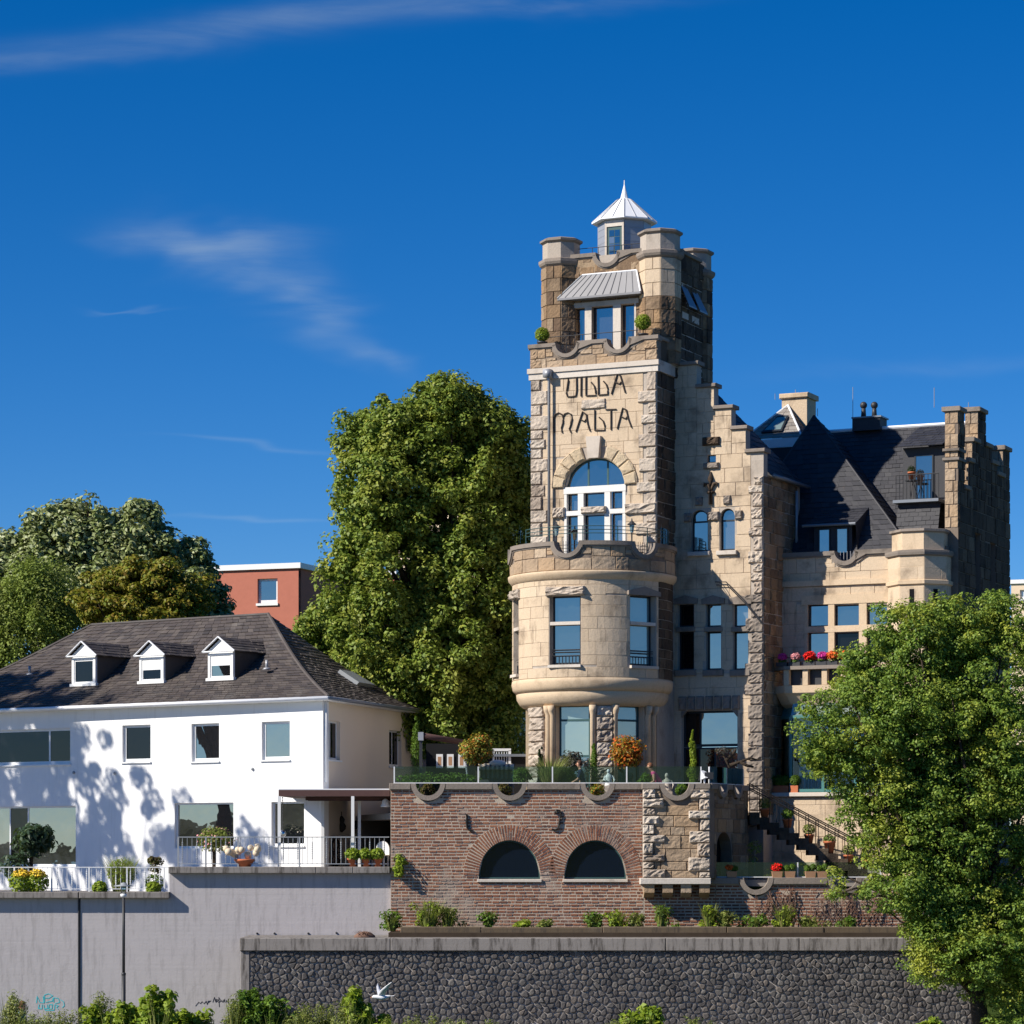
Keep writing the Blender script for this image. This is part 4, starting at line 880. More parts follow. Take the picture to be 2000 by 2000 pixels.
pieces('parapet_block', ashlar(BP, [(-1.95*2.8, 1.6*2.8, bpz0, bpz1-.14)], [o for c, r_ in bn for o in disc_slices(c, bpz1, r_+.16, False)], (.36, .46), (.4, .9), (.0, .02), .01, .012, .01, 93), 'tan_brown', dr, 40)
coping_run(BP, -2.0*2.8, 1.62*2.8, bpz1, bn, .14, -.34, .09, 'grey_stone', dr)
MB().lathe((BC.x, BC.y, 0), [(0, bpz0+.05), (2.6, bpz0+.05)], 48).build('bay_terrace_floor', 'paving', dr)
# railing of the bay terrace
br_ = MB(); BR = Cyl(BC[:2], 2.62); zr1 = zb(1026)
for zq in (zr1, zb(1033), zb(1040)):
    br_.tube([BR.pt(a_, zq) for a_ in [(-1.05+2.25*i/40)*2.62 for i in range(41)]], .014, 6)
for i in range(6):
    a_ = (-1.05+2.25*i/5)*2.62; br_.tube([BR.pt(a_, bpz0+.05), BR.pt(a_, zr1)], .016, 6)
br_.build('bay_rail', 'green_frame', dr)
for c, r_ in bn[1:]:
    gm = MB()
    for k_ in range(-3, 4): gm.tube([BP.pt(c+k_*.1, bpz1-r_, -.2), BP.pt(c+k_*.1, bpz1+.02, -.2)], .009, 5)
    for k_ in (1, 2, 3): gm.tube([BP.pt(c-r_, bpz1-k_*.11, -.2), BP.pt(c+r_, bpz1-k_*.11, -.2)], .009, 5)
    gm.build('notch_grille', 'dark_metal', dr)
for g0, g1 in ((-1.62, -1.22), (1.05, 1.22), (1.24, 1.42)): MB().box(BR, g0*2.62, g1*2.62, bpz1-.02, zr1+.08, -.006, .006).build('glass_screen', 'clear_glass', dr)
# --- ground floor of the bay
GB = Cyl(BC[:2], 2.28); gz1 = zb(1374); gops = [(GB.a(1085), GB.a(1153)), (GB.a(1205), GB.a(1258)), (-1.5*2.28, -1.22*2.28)]
gw = wall(GB, -2*2.28, 1.6*2.28, FL_T, gz1, [(a0, a1, FL_T+.1, gz1-.02) for a0, a1 in gops], -.4, -.012).build('bay_ground_floor', 'sandstone_plain', vil)
for a0, a1 in gops:
    window(GB, a0, a1, FL_T+.1, gz1-.02, gw, (), (.52, .86), .25, .06, 'green_frame', 'pale_pane' if a0 < 0 else 'pane', None, 'garden_door', panes=['pane', 'pale_pane', 'pale_pane'] if a0 < .5 else ['dark_pane', 'pale_pane', 'pale_pane'])
prs = []
for x0, x1, s_ in ((1036, 1064, 94), (1164, 1196, 95)): prs += ashlar(GB, [(GB.a(x0), GB.a(x1), FL_T, gz1-.03)], (), (.36, .46), (1.2, 1.3), (.05, .08), .05, .03, .01, s_)
pieces('pier_block', prs, 'rough_stone', gw, 40)
for x in (1072, 1080, 1158, 1201, 1263, 1275): MB().tube([GB.pt(GB.a(x), FL_T, .03), GB.pt(GB.a(x), gz1-.35, .03), GB.pt(GB.a(x), gz1-.2, .08), GB.pt(GB.a(x), gz1-.02, .10)], [.09, .09, .12, .13], 10).build('half_column', 'sandstone_plain', gw, True)
# --- stepped gable wing
gs = [(1317, 1361, 714), (1361, 1395, 757), (1395, 1429, 799), (1429, 1457, 839), (1457, 1491, 884)]
gl, gr = G.a(1300), G.a(1491)
gw_ops = [('a', 1350, 996, 1382, 1077), ('a', 1406, 993, 1435, 1075), ('r', 1381, 870, 1398, 904)]
for x0, x1 in ((1324, 1355), (1379, 1408), (1432, 1461)): gw_ops += [('r', x0, 1180, x1, 1224), ('r', x0, 1234, x1, 1308)]
gw_ops.append(('r', 1331, 1388, 1440, 1570))
GO = []
for o in gw_ops:
    r_ = list(G.rect(*o[1:]))
    if o[0] == 'a': r_.append(r_[3]-(r_[1]-r_[0])*.5)
    if o[4] == 1570: r_[2] = FL_T+.05
    GO.append(tuple(r_))
ztop = G.z(1470, 884); gm = wall(G, gl, gr, FL_T-2.3, ztop, GO, -.4, -.012)
for x0, x1, y in gs: 
    gm.box(G, G.a(x0), G.a(x1), ztop, G.z((x0+x1)/2, y), -.4, -.012)
GS = Plane(G.pt(gr, 0)[:2], TH-90); gm.merge(wall(GS, .0, 3.7, FL_T-2.3, G.z(1490, 925), (), -.35, -.002))
gab = gm.build('gable_wall', 'mortar', vil)
gx = [(o[0]-.02, o[1]+.02, o[2]-.02, o[3]+.02) for o in GO]
gb = ashlar(G, [(gl, gr-.45, FL_T, ztop)], gx, (.36, .5), (.55, 1.05), (.0, .012), 0, .008, .005, 101)
for x0, x1, y in gs: gb += ashlar(G, [(G.a(x0), G.a(x1), ztop, G.z((x0+x1)/2, y))], (), (.34, .46), (.4, .7), (.0, .012), 0, .008, .005, x0)
pieces('stone_block', gb, 'sandstone', gab, 90)
pieces('quoin', quoins(G, gr, -1, G.z(1480, 1160), G.z(1480, 930), (.26, .5), .34, .5, .08, .05, 102), 'rough_stone', gab, 30)
pieces('quoin', quoins(G, gr, -1, FL_T-.4, G.z(1480, 1160), (.3, .55), .5, .62, .06, .045, 103), 'grey_stone', gab, 30)
pieces('side_block', ashlar(GS, [(.02, 3.4, FL_T, G.z(1490, 928))], (), (.3, .48), (.35, .8), (.0, .05), .02, .015, .01, 104), 'brown_stone', gab, 40)
for x0, x1, y in gs: MB().block(G, G.a(x0)-.03, G.a(x1)+.09, G.z((x0+x1)/2, y), G.z((x0+x1)/2, y)+.13, -.5, .10, .02).build('step_coping', 'grey_stone', gab)
for i, (o, r_) in enumerate(zip(gw_ops, GO)):
    ac_ = (r_[0]+r_[1])/2
    if o[0] == 'a':
        window(G, *r_[:4], gab, (), (.72,), .18, .05, 'dark_frame', 'pane', None, arch=r_[4])
        MB().block(G, r_[0]-.10, r_[1]+.10, r_[2]-.16, r_[2]-.01, -.2, .13, .015).build('window_sill', 'light_stone', gab)
        for dx, dz in ((-.42, -.25), (.42, -.25), (0, .28)): MB().block(G, ac_+dx-.13, ac_+dx+.13, r_[3]+dz-.14, r_[3]+dz+.16, -.02, .09, .03, .04).build('carved_boss', 'grey_stone', gab)
    elif o[1] == 1381:
        window(G, *r_, gab, (), (), .15, .04, 'dark_frame', 'pane'); MB().block(G, r_[0]-.15, r_[1]+.15, r_[3], r_[3]+.28, -.02, .12, .03, .04).build('hood_stone', 'dark_stone', gab); MB().block(G, r_[0]-.12, r_[1]+.12, r_[2]-.2, r_[2], -.02, .1, .03, .03).build('window_sill', 'grey_stone', gab)
    elif o[4] in (1224, 1308):
        window(G, *r_, gab, (), (), .20, .045, 'dark_frame', 'dark_pane' if o[1] == 1324 else 'pane')
        if o[4] == 1308:
            MB().block(G, r_[0]-.06, r_[1]+.06, r_[3]+.0, r_[3]+.16, -.2, .07, .012).build('transom', 'grey_stone', gab); MB().block(G, r_[0]-.10, r_[1]+.10, r_[2]-.22, r_[2], -.2, .10, .02).build('window_sill', 'grey_stone', gab)
        else: MB().prism([G.pt(r_[0]-.14, r_[3], -.02), G.pt(r_[1]+.14, r_[3], -.02), G.pt(r_[1]+.16, r_[3]+.18, -.02), G.pt(ac_, r_[3]+.30, -.02), G.pt(r_[0]-.16, r_[3]+.18, -.02)], G.pt(0, 0, .10)-G.pt(0, 0, 0)).build('lintel', 'grey_stone', gab)
    else:
        a0, a1, z0, z1 = r_; zm = G.z(1385, 1458)
        window(G, a0, a1, zm, z1, gab, (.30,), (), .25, .07, 'dark_frame', 'pane', panes=['dark_pane', 'pane']); window(G, a0, a1, z0, zm-.02, gab, (.28, .56), (), .25, .06, 'dark_frame', 'pane', panes=['dark_pane', 'dark_pane', 'pane'])
        for k_ in range(7): MB().block(G, a0-.12+(a1-a0+.24)*k_/7+.02, a0-.12+(a1-a0+.24)*(k_+1)/7-.02, z1+.02, z1+.5, -.02, .09, .04, .03).build('voussoir', 'grey_stone', gab)
        for s_, b_ in ((1, a0), (-1, a1)): MB().prism([G.pt(b_, z1, -.1), G.pt(b_+s_*.18, z1, -.1), G.pt(b_, z1-.22, -.1)], G.pt(0, 0, .14)-G.pt(0, 0, 0)).build('corner_stone', 'grey_stone', gab)
# lily ornament
fx, fz = G.hit(1389, 925); m = MB()
m.tube([G.pt(fx, fz-1.05, .05), G.pt(fx, fz-.45, .06), G.pt(fx, fz-.2, .08), G.pt(fx, fz+.06, .03)], [.07, .045, .10, .02], 8); m.tube([G.pt(fx, fz-.6, .06), G.pt(fx-.12, fz-.35, .07), G.pt(fx-.22, fz-.33, .06), G.pt(fx-.24, fz-.45, .05)], [.04, .05, .045, .02], 8); m.tube([G.pt(fx, fz-.6, .06), G.pt(fx+.12, fz-.35, .07), G.pt(fx+.22, fz-.33, .06), G.pt(fx+.24, fz-.45, .05)], [.04, .05, .045, .02], 8); m.box(G, fx-.12, fx+.12, fz-.68, fz-.60, 0, .10)
m.build('lily_ornament', 'dark_stone', gab, True)
m = MB(); P = [(1399, 1137), (1420, 1137), (1455, 1172), (1490, 1215)]; m.tube([G.pt(*G.hit(x, y), .1) for x, y in P], .018, 5); m.tube([G.pt(*G.hit(x+2, y+6), .1) for x, y in P], .018, 5); m.build('wall_rail', 'dark_metal', gab)
MB().tube([GS.pt(3.0, G.z(1490, 940), .12), GS.pt(3.0, W.z(1517, 1090), .12)], .05, 8).build('downpipe', 'zinc', gab, True)
# roof behind the stepped gable
g0 = G.pt(G.a(1317), G.z(1317, 735), -.4); g1 = G.pt(gr+.12, G.z(1490, 925), -.4); vv = Vector((*(-G.n*3.6), 0))
roof_slope('gable_roof', g1, g1+vv, g0, g0+vv, 14, .3, 'slate', vil, 20, 5); MB().tube([g1+Vector((.1, -.05, -.03)), g1+vv+Vector((.1, -.05, -.03))], .07, 8).build('gutter', 'dark_zinc', vil, True)
# --- right wing with parapet, oriel tower and balcony
wl, wr = W.a(1512), W.a(1850); wz1 = W.z(1640, 1076)
w6 = []
for x0, x1 in ((1578, 1618), (1630, 1678), (1693, 1733)): w6 += [W.rect(x0, 1181, x1, 1224), W.rect(x0, 1235, x1, 1292)]
wn_ = [(W.a(1651), .36)]
wm_ = wall(W, wl, wr, FL_LOW, wz1-.7, w6, -.4, -.012); wm_.merge(parapet(W, wl, wr, wz1-.7, wz1-.1, [(wn_[0][0], .42)], -.3, -.012)); wing = wm_.build('wing_wall', 'mortar', vil)
pieces('stone_block', ashlar(W, [(wl, wr, W.z(1640, 1345), wz1-.14)], [(o[0]-.06, o[1]+.06, o[2]-.05, o[3]+.05) for o in w6]+disc_slices(wn_[0][0], wz1, .55, False), (.36, .5), (.55, 1.1), (.0, .012), 0, .008, .005, 111), 'sandstone', wing, 70)
coping_run(W, wl, wr, wz1, wn_, .15, -.34, .11, 'grey_stone', wing); gq = MB()
for k_ in range(-2, 3): gq.tube([W.pt(wn_[0][0]+k_*.12, wz1-.5, -.2), W.pt(wn_[0][0]+k_*.12, wz1, -.2)], .012, 5)
gq.build('notch_grille', 'zinc', wing)
MB().box(W, wl, wr, W.z(1640, 1143), W.z(1640, 1132), -.2, .09).build('string_course', 'sandstone_plain', wing)
fm = MB(); z0, z1 = w6[1][2], w6[0][3]
for x0, x1 in ((1572, 1578), (1618, 1630), (1678, 1693), (1733, 1740)): fm.box(W, W.a(x0), W.a(x1), z0, z1, -.2, .03)
fm.box(W, W.a(1572), W.a(1740), w6[1][3]-.01, w6[0][2]+.01, -.2, .04); fm.box(W, W.a(1566), W.a(1746), z1, z1+.32, -.2, .05); fm.build('window_surround', 'sandstone_plain', wing)
for i, o in enumerate(w6): window(W, *o, wing, (), (), .16, .04, 'dark_frame', 'dark_pane' if i in (3, 5) else 'pane')
# octagonal oriel at the corner
oc = W.pt(W.a(1797), 0, -.1); ozt = zz(1031, oc.y-.9)
orl = MB().lathe((oc.x, oc.y, 0), H8((1.02, FL_LOW), (1.02, zz(1076, oc.y-1))), 8, OCT).build('corner_oriel', 'sandstone_plain', vil)
MB().lathe((oc.x, oc.y, 0), H8((1.0, zz(1086, oc.y-1)), (1.10, zz(1083, oc.y-1)), (1.12, zz(1078, oc.y-1)), (1.12, zz(1074, oc.y-1)), (.92, zz(1072, oc.y-1))), 8, OCT).build('oriel_cornice', 'grey_stone', orl)
MB().lathe((oc.x, oc.y, 0), H8((.90, zz(1074, oc.y-1)), (.90, ozt-.12)), 8, OCT).build('oriel_cap', 'sandstone_plain', orl); MB().lathe((oc.x, oc.y, 0), H8((.92, ozt-.14), (.98, ozt-.10), (.98, ozt-.02), (.86, ozt)), 8, OCT).build('oriel_cap_stone', 'grey_stone', orl)
MB().lathe((oc.x, oc.y, 0), H8((1.0, zz(1143, oc.y-1)), (1.09, zz(1140, oc.y-1)), (1.09, zz(1133, oc.y-1)), (1.0, zz(1131, oc.y-1))), 8, OCT).build('oriel_string', 'sandstone_plain', orl)
for f in (-1, 0, 1, 2):
    g = R(-TH+45*f); n = Vector((math.sin(g), -math.cos(g))); P = Plane((oc.x+n.x*1.02, oc.y+n.y*1.02), 0); P.u = Vector((-n.y, n.x)); P.n = n; s_ = 1.02*math.tan(R(22.5))
    pieces('stone_block', ashlar(P, [(-s_+.01, s_-.01, zz(1320, oc.y), zz(1145, oc.y-1)), (-s_+.01, s_-.01, zz(1131, oc.y-1), zz(1087, oc.y-1))], (), (.36, .46), (.5, .9), (.0, .01), 0, .008, .005, 120+f), 'sandstone', orl, 14)
    if f in (0, 1): MB().box(P, -.08, .08, zz(1180, oc.y-1), zz(1150, oc.y-1), .0, .016).build('slit_window', 'interior', orl)
# balcony with balustrade
PBv = W.shift(-1.0); bl_, br2 = PBv.a(1500), PBv.a(1700); bz = PBv.z(1580, 1307); bb0 = PBv.z(1580, 1338)
bal = MB().prism([PBv.pt(bl_, bb0, -1.0), PBv.pt(bl_+.15, bb0, -.3), PBv.pt(bl_+.6, bb0, 0), PBv.pt(br2, bb0, 0), PBv.pt(br2, bb0, -1.0)], (0, 0, -.25)).build('balcony', 'sandstone_plain', vil)
m = MB(); pl = [(bl_, -1.0), (bl_+.15, -.3), (bl_+.6, 0), (br2, 0)]
pr_ = [(0, -.25), (.10, -.34), (.30, -.62), (.62, -.80)]
for (i0, d0), (i1, d1) in zip(pr_, pr_[1:]):
    for (a0, e0), (a1, e1) in zip(pl, pl[1:]):
        m.quad(PBv.pt(a0+i0*.4, bb0+d0, e0-i0), PBv.pt(a1+(i0*.4 if a1 < br2 else 0), bb0+d0, e1-i0), PBv.pt(a1+(i1*.4 if a1 < br2 else 0), bb0+d1, e1-i1), PBv.pt(a0+i1*.4, bb0+d1, e0-i1))
m.build('balcony_base', 'sandstone_plain', bal, True)
for (a0, e0), (a1, e1) in zip(pl, pl[1:]):
    MB().hexa([PBv.pt(a0, bz, e0+.06), PBv.pt(a1, bz, e1+.06), PBv.pt(a1, bz, e1-.25), PBv.pt(a0, bz, e0-.25), PBv.pt(a0, bz+.12, e0+.06), PBv.pt(a1, bz+.12, e1+.06), PBv.pt(a1, bz+.12, e1-.25), PBv.pt(a0, bz+.12, e0-.25)]).build('balcony_coping', 'grey_stone', bal)
a_ = bl_+.55
while a_ < br2: MB().block(PBv, a_, a_+.20, bb0, bz-.004, -.22, -.02, .01).build('baluster', 'sandstone_plain', bal); a_ += .68
MB().box(PBv, bl_+.5, br2, bb0, bz, -.26, -.24).build('balcony_grille', 'dark_metal', bal)
m = MB(); rail(m, PBv.pt(bl_+.1, bz+.42, -.15), PBv.pt(br2, bz+.42, -.15), .016); m.build('balcony_rail', 'dark_metal', bal)
# glazed garden room under the balcony
PG = W.shift(-.95); cg0, cg1 = PG.a(1545), PG.a(1730); gzb, gzt = PG.z(1560, 1548), PG.z(1560, 1400); ztop2 = PG.z(1560, 1380)
gr_ = MB(); pos = [(PG.a(1502)+.05, -.92), (cg0, 0), (cg0+1.15, 0), (cg0+2.3, 0), (cg1, 0)]
for a_, e in pos: gr_.box(PG, a_-.05, a_+.05, gzb, gzt, e-.06, e+.04)
for (a0, e0), (a1, e1) in zip(pos, pos[1:]):
    for z_ in (gzb+.02, gzt-.05): gr_.hexa([PG.pt(a0, z_, e0+.05), PG.pt(a1, z_, e1+.05), PG.pt(a1, z_, e1-.05), PG.pt(a0, z_, e0-.05), PG.pt(a0, z_+.1, e0+.05), PG.pt(a1, z_+.1, e1+.05), PG.pt(a1, z_+.1, e1-.05), PG.pt(a0, z_+.1, e0-.05)])
gl_ = gr_.build('garden_room', 'teal_frame', vil)
for (a0, e0), (a1, e1) in zip(pos, pos[1:]):
    MB().quad(PG.pt(a0, gzb+.1, e0-.01), PG.pt(a1, gzb+.1, e1-.01), PG.pt(a1, gzt-.05, e1-.01), PG.pt(a0, gzt-.05, e0-.01)).build('pane', 'room_glass', gl_)
    MB().quad(PG.pt(a0, gzt+.05, e0), PG.pt(a1, gzt+.05, e1), PG.pt(a1, ztop2+.12, e1*1-.45), PG.pt(a0, ztop2+.12, e0-.2)).build('roof_pane', 'pale_pane' if e0 == 0 else 'teal_frame', gl_)
def curtain(P, a0, a1, z0, z1, d, parent):
    m = MB(); n = 40
    pts = [(a0+(a1-a0)*i/n, d+.05*math.sin(i*1.9)+.02*math.sin(i*.7)) for i in range(n+1)]
    for (x0, e0), (x1, e1) in zip(pts, pts[1:]): m.quad(P.pt(x0, z0, e0), P.pt(x1, z0, e1), P.pt(x1, z1, e1), P.pt(x0, z1, e0))
    return m.build('curtain', 'curtain', parent, True)
fp_ = [PG.pt(pos[0][0], 0, pos[0][1]), PG.pt(cg0, 0, 0)]; fe = fp_[1]-fp_[0]; FC = Plane(fp_[0][:2], math.degrees(math.atan2(-fe.y, fe.x))); curtain(FC, .35, fe.length-.06, gzb, gzt, -.10, gl_); curtain(PG, cg0+.25, cg0+1.3, gzb, gzt, -.12, gl_); curtain(PG, cg0+1.5, cg1, gzb, gzt, -.12, gl_)
MB().box(PG, cg0-.9, cg1, gzb, gzt, -.93, -.9).build('back_wall', 'interior', gl_)
MB().block(PG, PG.a(1497), cg1+.3, gzb-.14, gzb, -1.0, .14, .015).build('garden_room_sill', 'light_stone', vil)
bs_ = MB().box(PG, PG.a(1493), cg1+.2, FL_LOW, gzb-.145, -1.0, -.012).build('garden_room_base', 'mortar', vil); pieces('stone_block', ashlar(PG, [(PG.a(1493), cg1+.2, FL_LOW, gzb-.15)], (), (.38, .55), (.6, 1.2), (.0, .015), 0, .01, .005, 131), 'sandstone', bs_, 30)
# --- roofs of the wing
Wb, Wr = TF.shift(4.1), TF.shift(7.3)
bz_ = Wb.z(1640, 1098); ap = Wr.pt(*Wr.hit(1590, 812)); fr_ = Wb.pt(Wb.a(1792), bz_); fl_ = Wb.pt(Wb.a(1395), bz_); back = Vector((*(-W.n*6.6), 0))
roof_slope('wing_roof', fl_, fr_, ap+Vector((-.02, 0, 0)), ap, 30, .26, 'slate', vil, 70, 7); roof_slope('wing_roof', fr_, fr_+back, ap, ap, 30, .26, 'slate', vil, 10, 8); roof_slope('wing_roof', fl_+back, fl_, ap, ap, 22, .4, 'slate', vil, 5, 9)
MB().tube([ap, fr_], .04, 6).build('hip_flashing', 'slate', vil); MB().tube([ap, fl_], .04, 6).build('hip_flashing', 'slate', vil)
# dormer of the wing roof
DP = TF.shift(4.3); da0, da1 = DP.a(1590), DP.a(1664); dz0, dz1 = DP.z(1630, 1100), DP.z(1630, 1026)
dm_ = MB().box(DP, da0, da1, dz0, dz1, -2.0, 0).build('dormer', 'slate', vil)
for x0, x1 in ((1599, 1622), (1634, 1657)): window(DP, DP.a(x0), DP.a(x1), dz0+.3, DP.z(1630, 1032), dm_, (), (), -.03, .04, 'dark_frame', 'pane')
e0, e1 = DP.pt(da0-.35, dz1, .22), DP.pt(da1+.2, dz1, .22); t0, t1 = DP.pt(da0+.2, DP.z(1640, 975), -1.35), DP.pt(DP.a(1684), DP.z(1660, 973), -1.35)
roof_slope('dormer_roof', e0, e1, t0, t1, 9, .26, 'slate', dm_, 10, 10); MB().tube([t0, t1], .035, 6).build('flashing', 'white_zinc', dm_); MB().tube([e0, e1], .05, 6).build('gutter', 'dark_zinc', dm_)
MB().add([DP.pt(da1+.19, dz1, .2), t1, DP.pt(da1+.19, dz1-.9, -1.3), DP.pt(da1+.19, dz0, -.1)], [(0, 1, 2, 3)]).build('dormer_cheek', 'slate', dm_, fix=False)
# main roof behind with a dormer balcony
RE, RR = TF.shift(6.0), TF.shift(8.3)
m0, m1 = RE.pt(*RE.hit(1610, 1050)), RE.pt(RE.a(1872), 0); m1.z = m0.z; r0, r1 = RR.pt(RR.a(1600), 0), RR.pt(RR.a(1895), RR.z(1790, 832)); r0.z = r1.z
roof_slope('main_roof', m0, m1, r0, r1, 26, .26, 'slate', vil, 40, 11); MB().tube([r0, r1], .07, 6).build('ridge_flashing', 'white_zinc', vil)
DB = TF.shift(5.7); db0, db1 = DB.a(1762), DB.a(1845); dbz0, dbz1 = DB.z(1790, 980), DB.z(1790, 873)
d2 = MB().box(DB, db0, db1, dbz0, dbz1, -2.2, -.1).build('dormer', 'slate', vil); window(DB, DB.a(1785), DB.a(1822), dbz0+.05, DB.z(1790, 888), d2, (), (), .08, .05, 'dark_frame', 'pane')
roof_slope('dormer_roof', DB.pt(db0-.1, dbz1, .25), DB.pt(db1, dbz1, .25), DB.pt(db0-.1, RR.z(1790, 836), -2.4), DB.pt(db1, RR.z(1790, 836), -2.4), 8, .26, 'slate', d2, 10, 12)
MB().box(DB, db0-.1, db1, dbz0-.1, dbz0, -.2, .75).build('balcony_slab', 'dark_zinc', d2); m = MB()
for k_ in range(13): m.tube([DB.pt(db0+(db1-db0)*k_/12, dbz0, .7), DB.pt(db0+(db1-db0)*k_/12, dbz0+.85, .7)], .012, 5)
rail(m, DB.pt(db0, dbz0+.85, .7), DB.pt(db1, dbz0+.85, .7), .018); m.build('balcony_rail', 'dark_metal', d2)
roof_slope('apron_roof', DB.pt(db0, DB.z(1790, 1040), .75), DB.pt(db1, DB.z(1790, 1040), .75), DB.pt(db0, dbz0-.1, .45), DB.pt(db1, dbz0-.1, .45), 6, .26, 'slate', d2, 6, 13)
# east gable with pinnacles
EC = W.shift(.2); EP = Plane(EC.pt(EC.a(1872), 0)[:2], TH-90)
def ez(y, v, px=1900): return zz(y, EP.pt(v, 0).y)
zw = ez(985, 0); ET = .47; est = [(0, .70, 802), (.70, 1.25, 955), (1.25, 1.72, 902), (1.72, 2.42, 862), (2.42, 3.3, 803), (3.3, 4.0, 872), (4.0, 4.75, 905), (4.75, 5.6, 928), (5.6, 6.4, 878)]
eo = [(2.0, 2.7, ez(1180, 2), ez(1040, 2)), (3.9, 4.6, ez(1180, 4), ez(1060, 4))]
em = wall(EP, 0, 6.4, FL_LOW, zw, eo, -ET, -.01); et_ = []
for v0, v1, y in est: et_.append(ez(y, v0)); em.box(EP, v0, v1, zw, et_[-1], -ET, -.01)
eg = em.build('east_gable', 'dark_mortar', vil)
for (v0, v1, y), z_ in zip(est, et_): MB().block(EP, v0-.09, v1+.05, z_, z_+.15, -ET-.09, .09, .02).build('step_coping', 'grey_stone', eg)
sb = ashlar(EP, [(.02, 6.4, ez(1300, 3), zw)], eo, (.34, .5), (.4, .9), (.0, .03), .01, .012, .01, 141)
for (v0, v1, y), z_ in zip(est, et_): sb += ashlar(EP, [(v0+.01, v1-.01, zw, z_)], (), (.34, .46), (.35, .6), (.0, .03), .01, .012, .01, 150+int(v0*10))
pieces('side_block', sb, 'dark_stone', eg, 60)  # darker stone than the front blocks paints this side's shade
for o in eo: window(EP, *o, eg, (.5,), (.6,), .2, .05, 'dark_frame', 'dark_pane')
fb = []
for i, (v0, v1, y) in enumerate(est):
    lo_ = ez(1030, 0) if i == 0 else min(et_[i-1], et_[i])
    if i == 0 or et_[i] > et_[i-1]: P_ = Plane(EP.pt(v0, 0, -ET)[:2], TH); fb += ashlar(P_, [(0, ET, lo_, et_[i])], (), (.34, .44), (.24, .47), (.01, .03), .012, .012, .01, 160+i)
PF = Plane(EP.pt(0, 0, -ET)[:2], TH)
pieces('front_block', fb, 'tan_brown', eg, 60)
for yq in (878, 896): MB().block(PF, -.06, ET+.06, ez(yq, 0)-.05, ez(yq, 0)+.05, -.7, .10, .015).build('pinnacle_band', 'grey_stone', eg)
# turret roof, sunlit front painted paler than its shaded slope, with skylight, chimney, vent pipes, lightning rods
T4 = TF.shift(9.0); s0, s1, st4 = T4.pt(*T4.hit(1448, 860)), T4.pt(T4.a(1566), 0), T4.pt(*T4.hit(1512, 780), -1.5); s1.z = s0.z; bk4 = Vector((*(-W.n*3.2), 0))
tf4 = roof_slope('turret_roof', s0, s1, st4, st4+Vector((.02, 0, 0)), 9, .35, 'sunlit_slate', vil, 40, 15); roof_slope('turret_roof', s1, s1+bk4, st4, st4+bk4*.3, 9, .35, 'slate', vil, 5, 16)
MB().tube([s0, st4], .04, 6).build('hip_flashing', 'white_zinc', vil); MB().tube([s1, st4], .04, 6).build('hip_flashing', 'white_zinc', vil); MB().box(T4, T4.a(1448), T4.a(1566), s0.z-.35, s0.z-.02, -3, .02).build('turret_band', 'white_zinc', vil); MB().box(T4, T4.a(1440), T4.a(1590), s0.z-4, s0.z-.352, -3, -.02).build('turret_wall', 'slate', vil)
c4 = [s0.lerp(st4, t)+(s1-s0)*k_*(1-t) for t, k_ in ((.15, .26), (.15, .66), (.62, .34), (.62, .82))]; up = (s1-s0).cross(st4-s0).normalized()*(-.09 if (s1-s0).cross(st4-s0).z < 0 else .09)
sk = MB().prism([c4[0], c4[1], c4[3], c4[2]], up).build('skylight', 'dark_frame', tf4); ce_ = sum(c4, Vector())/4
MB().add([ce_+(c-ce_)*.8+up*1.1 for c in (c4[0], c4[1], c4[3], c4[2])], [(0, 1, 2, 3)]).build('pane', 'pale_pane', sk, fix=False)
T5 = TF.shift(10.5); ch = MB().box(T5, T5.a(1527), T5.a(1576), T5.z(1550, 860), T5.z(1550, 778), -1, 0).build('chimney', 'sandstone', vil); MB().block(T5, T5.a(1523), T5.a(1580), T5.z(1550, 778), T5.z(1550, 768), -1.1, .1, .03).build('chimney_cap', 'sandstone_plain', ch)
T6 = TF.shift(8.2); vb_ = MB().box(T6, T6.a(1668), T6.a(1722), T6.z(1690, 842), T6.z(1690, 818), -.6, .2).build('vent_box', 'slate', vil); MB().box(T6, T6.a(1667), T6.a(1725), T6.z(1690, 818), T6.z(1690, 815), -.65, .25).build('vent_lid', 'dark_zinc', vb_)
for x in (1685, 1706): p = T6.pt(T6.a(x), T6.z(x, 815), -.1); m = MB(); m.tube([p, p+Vector((0, 0, .38))], [.10, .07], 10); m.ball(p+Vector((0, 0, .44)), .13, 12, 8); m.build('vent_pipe', 'dark_metal', vb_, True)
for x, y0, y1, sf in ((1664, 755, 825, T6), (1823, 756, 795, EC), (1890, 785, 802, TF.shift(6)), (1595, 797, 812, Wr), (1512, 768, 780, T4), (1552, 760, 778, T5)): MB().tube([sf.pt(*sf.hit(x, y1), -.1), sf.pt(*sf.hit(x, y0), -.1)], .012, 5).build('lightning_rod', 'zinc', vil)
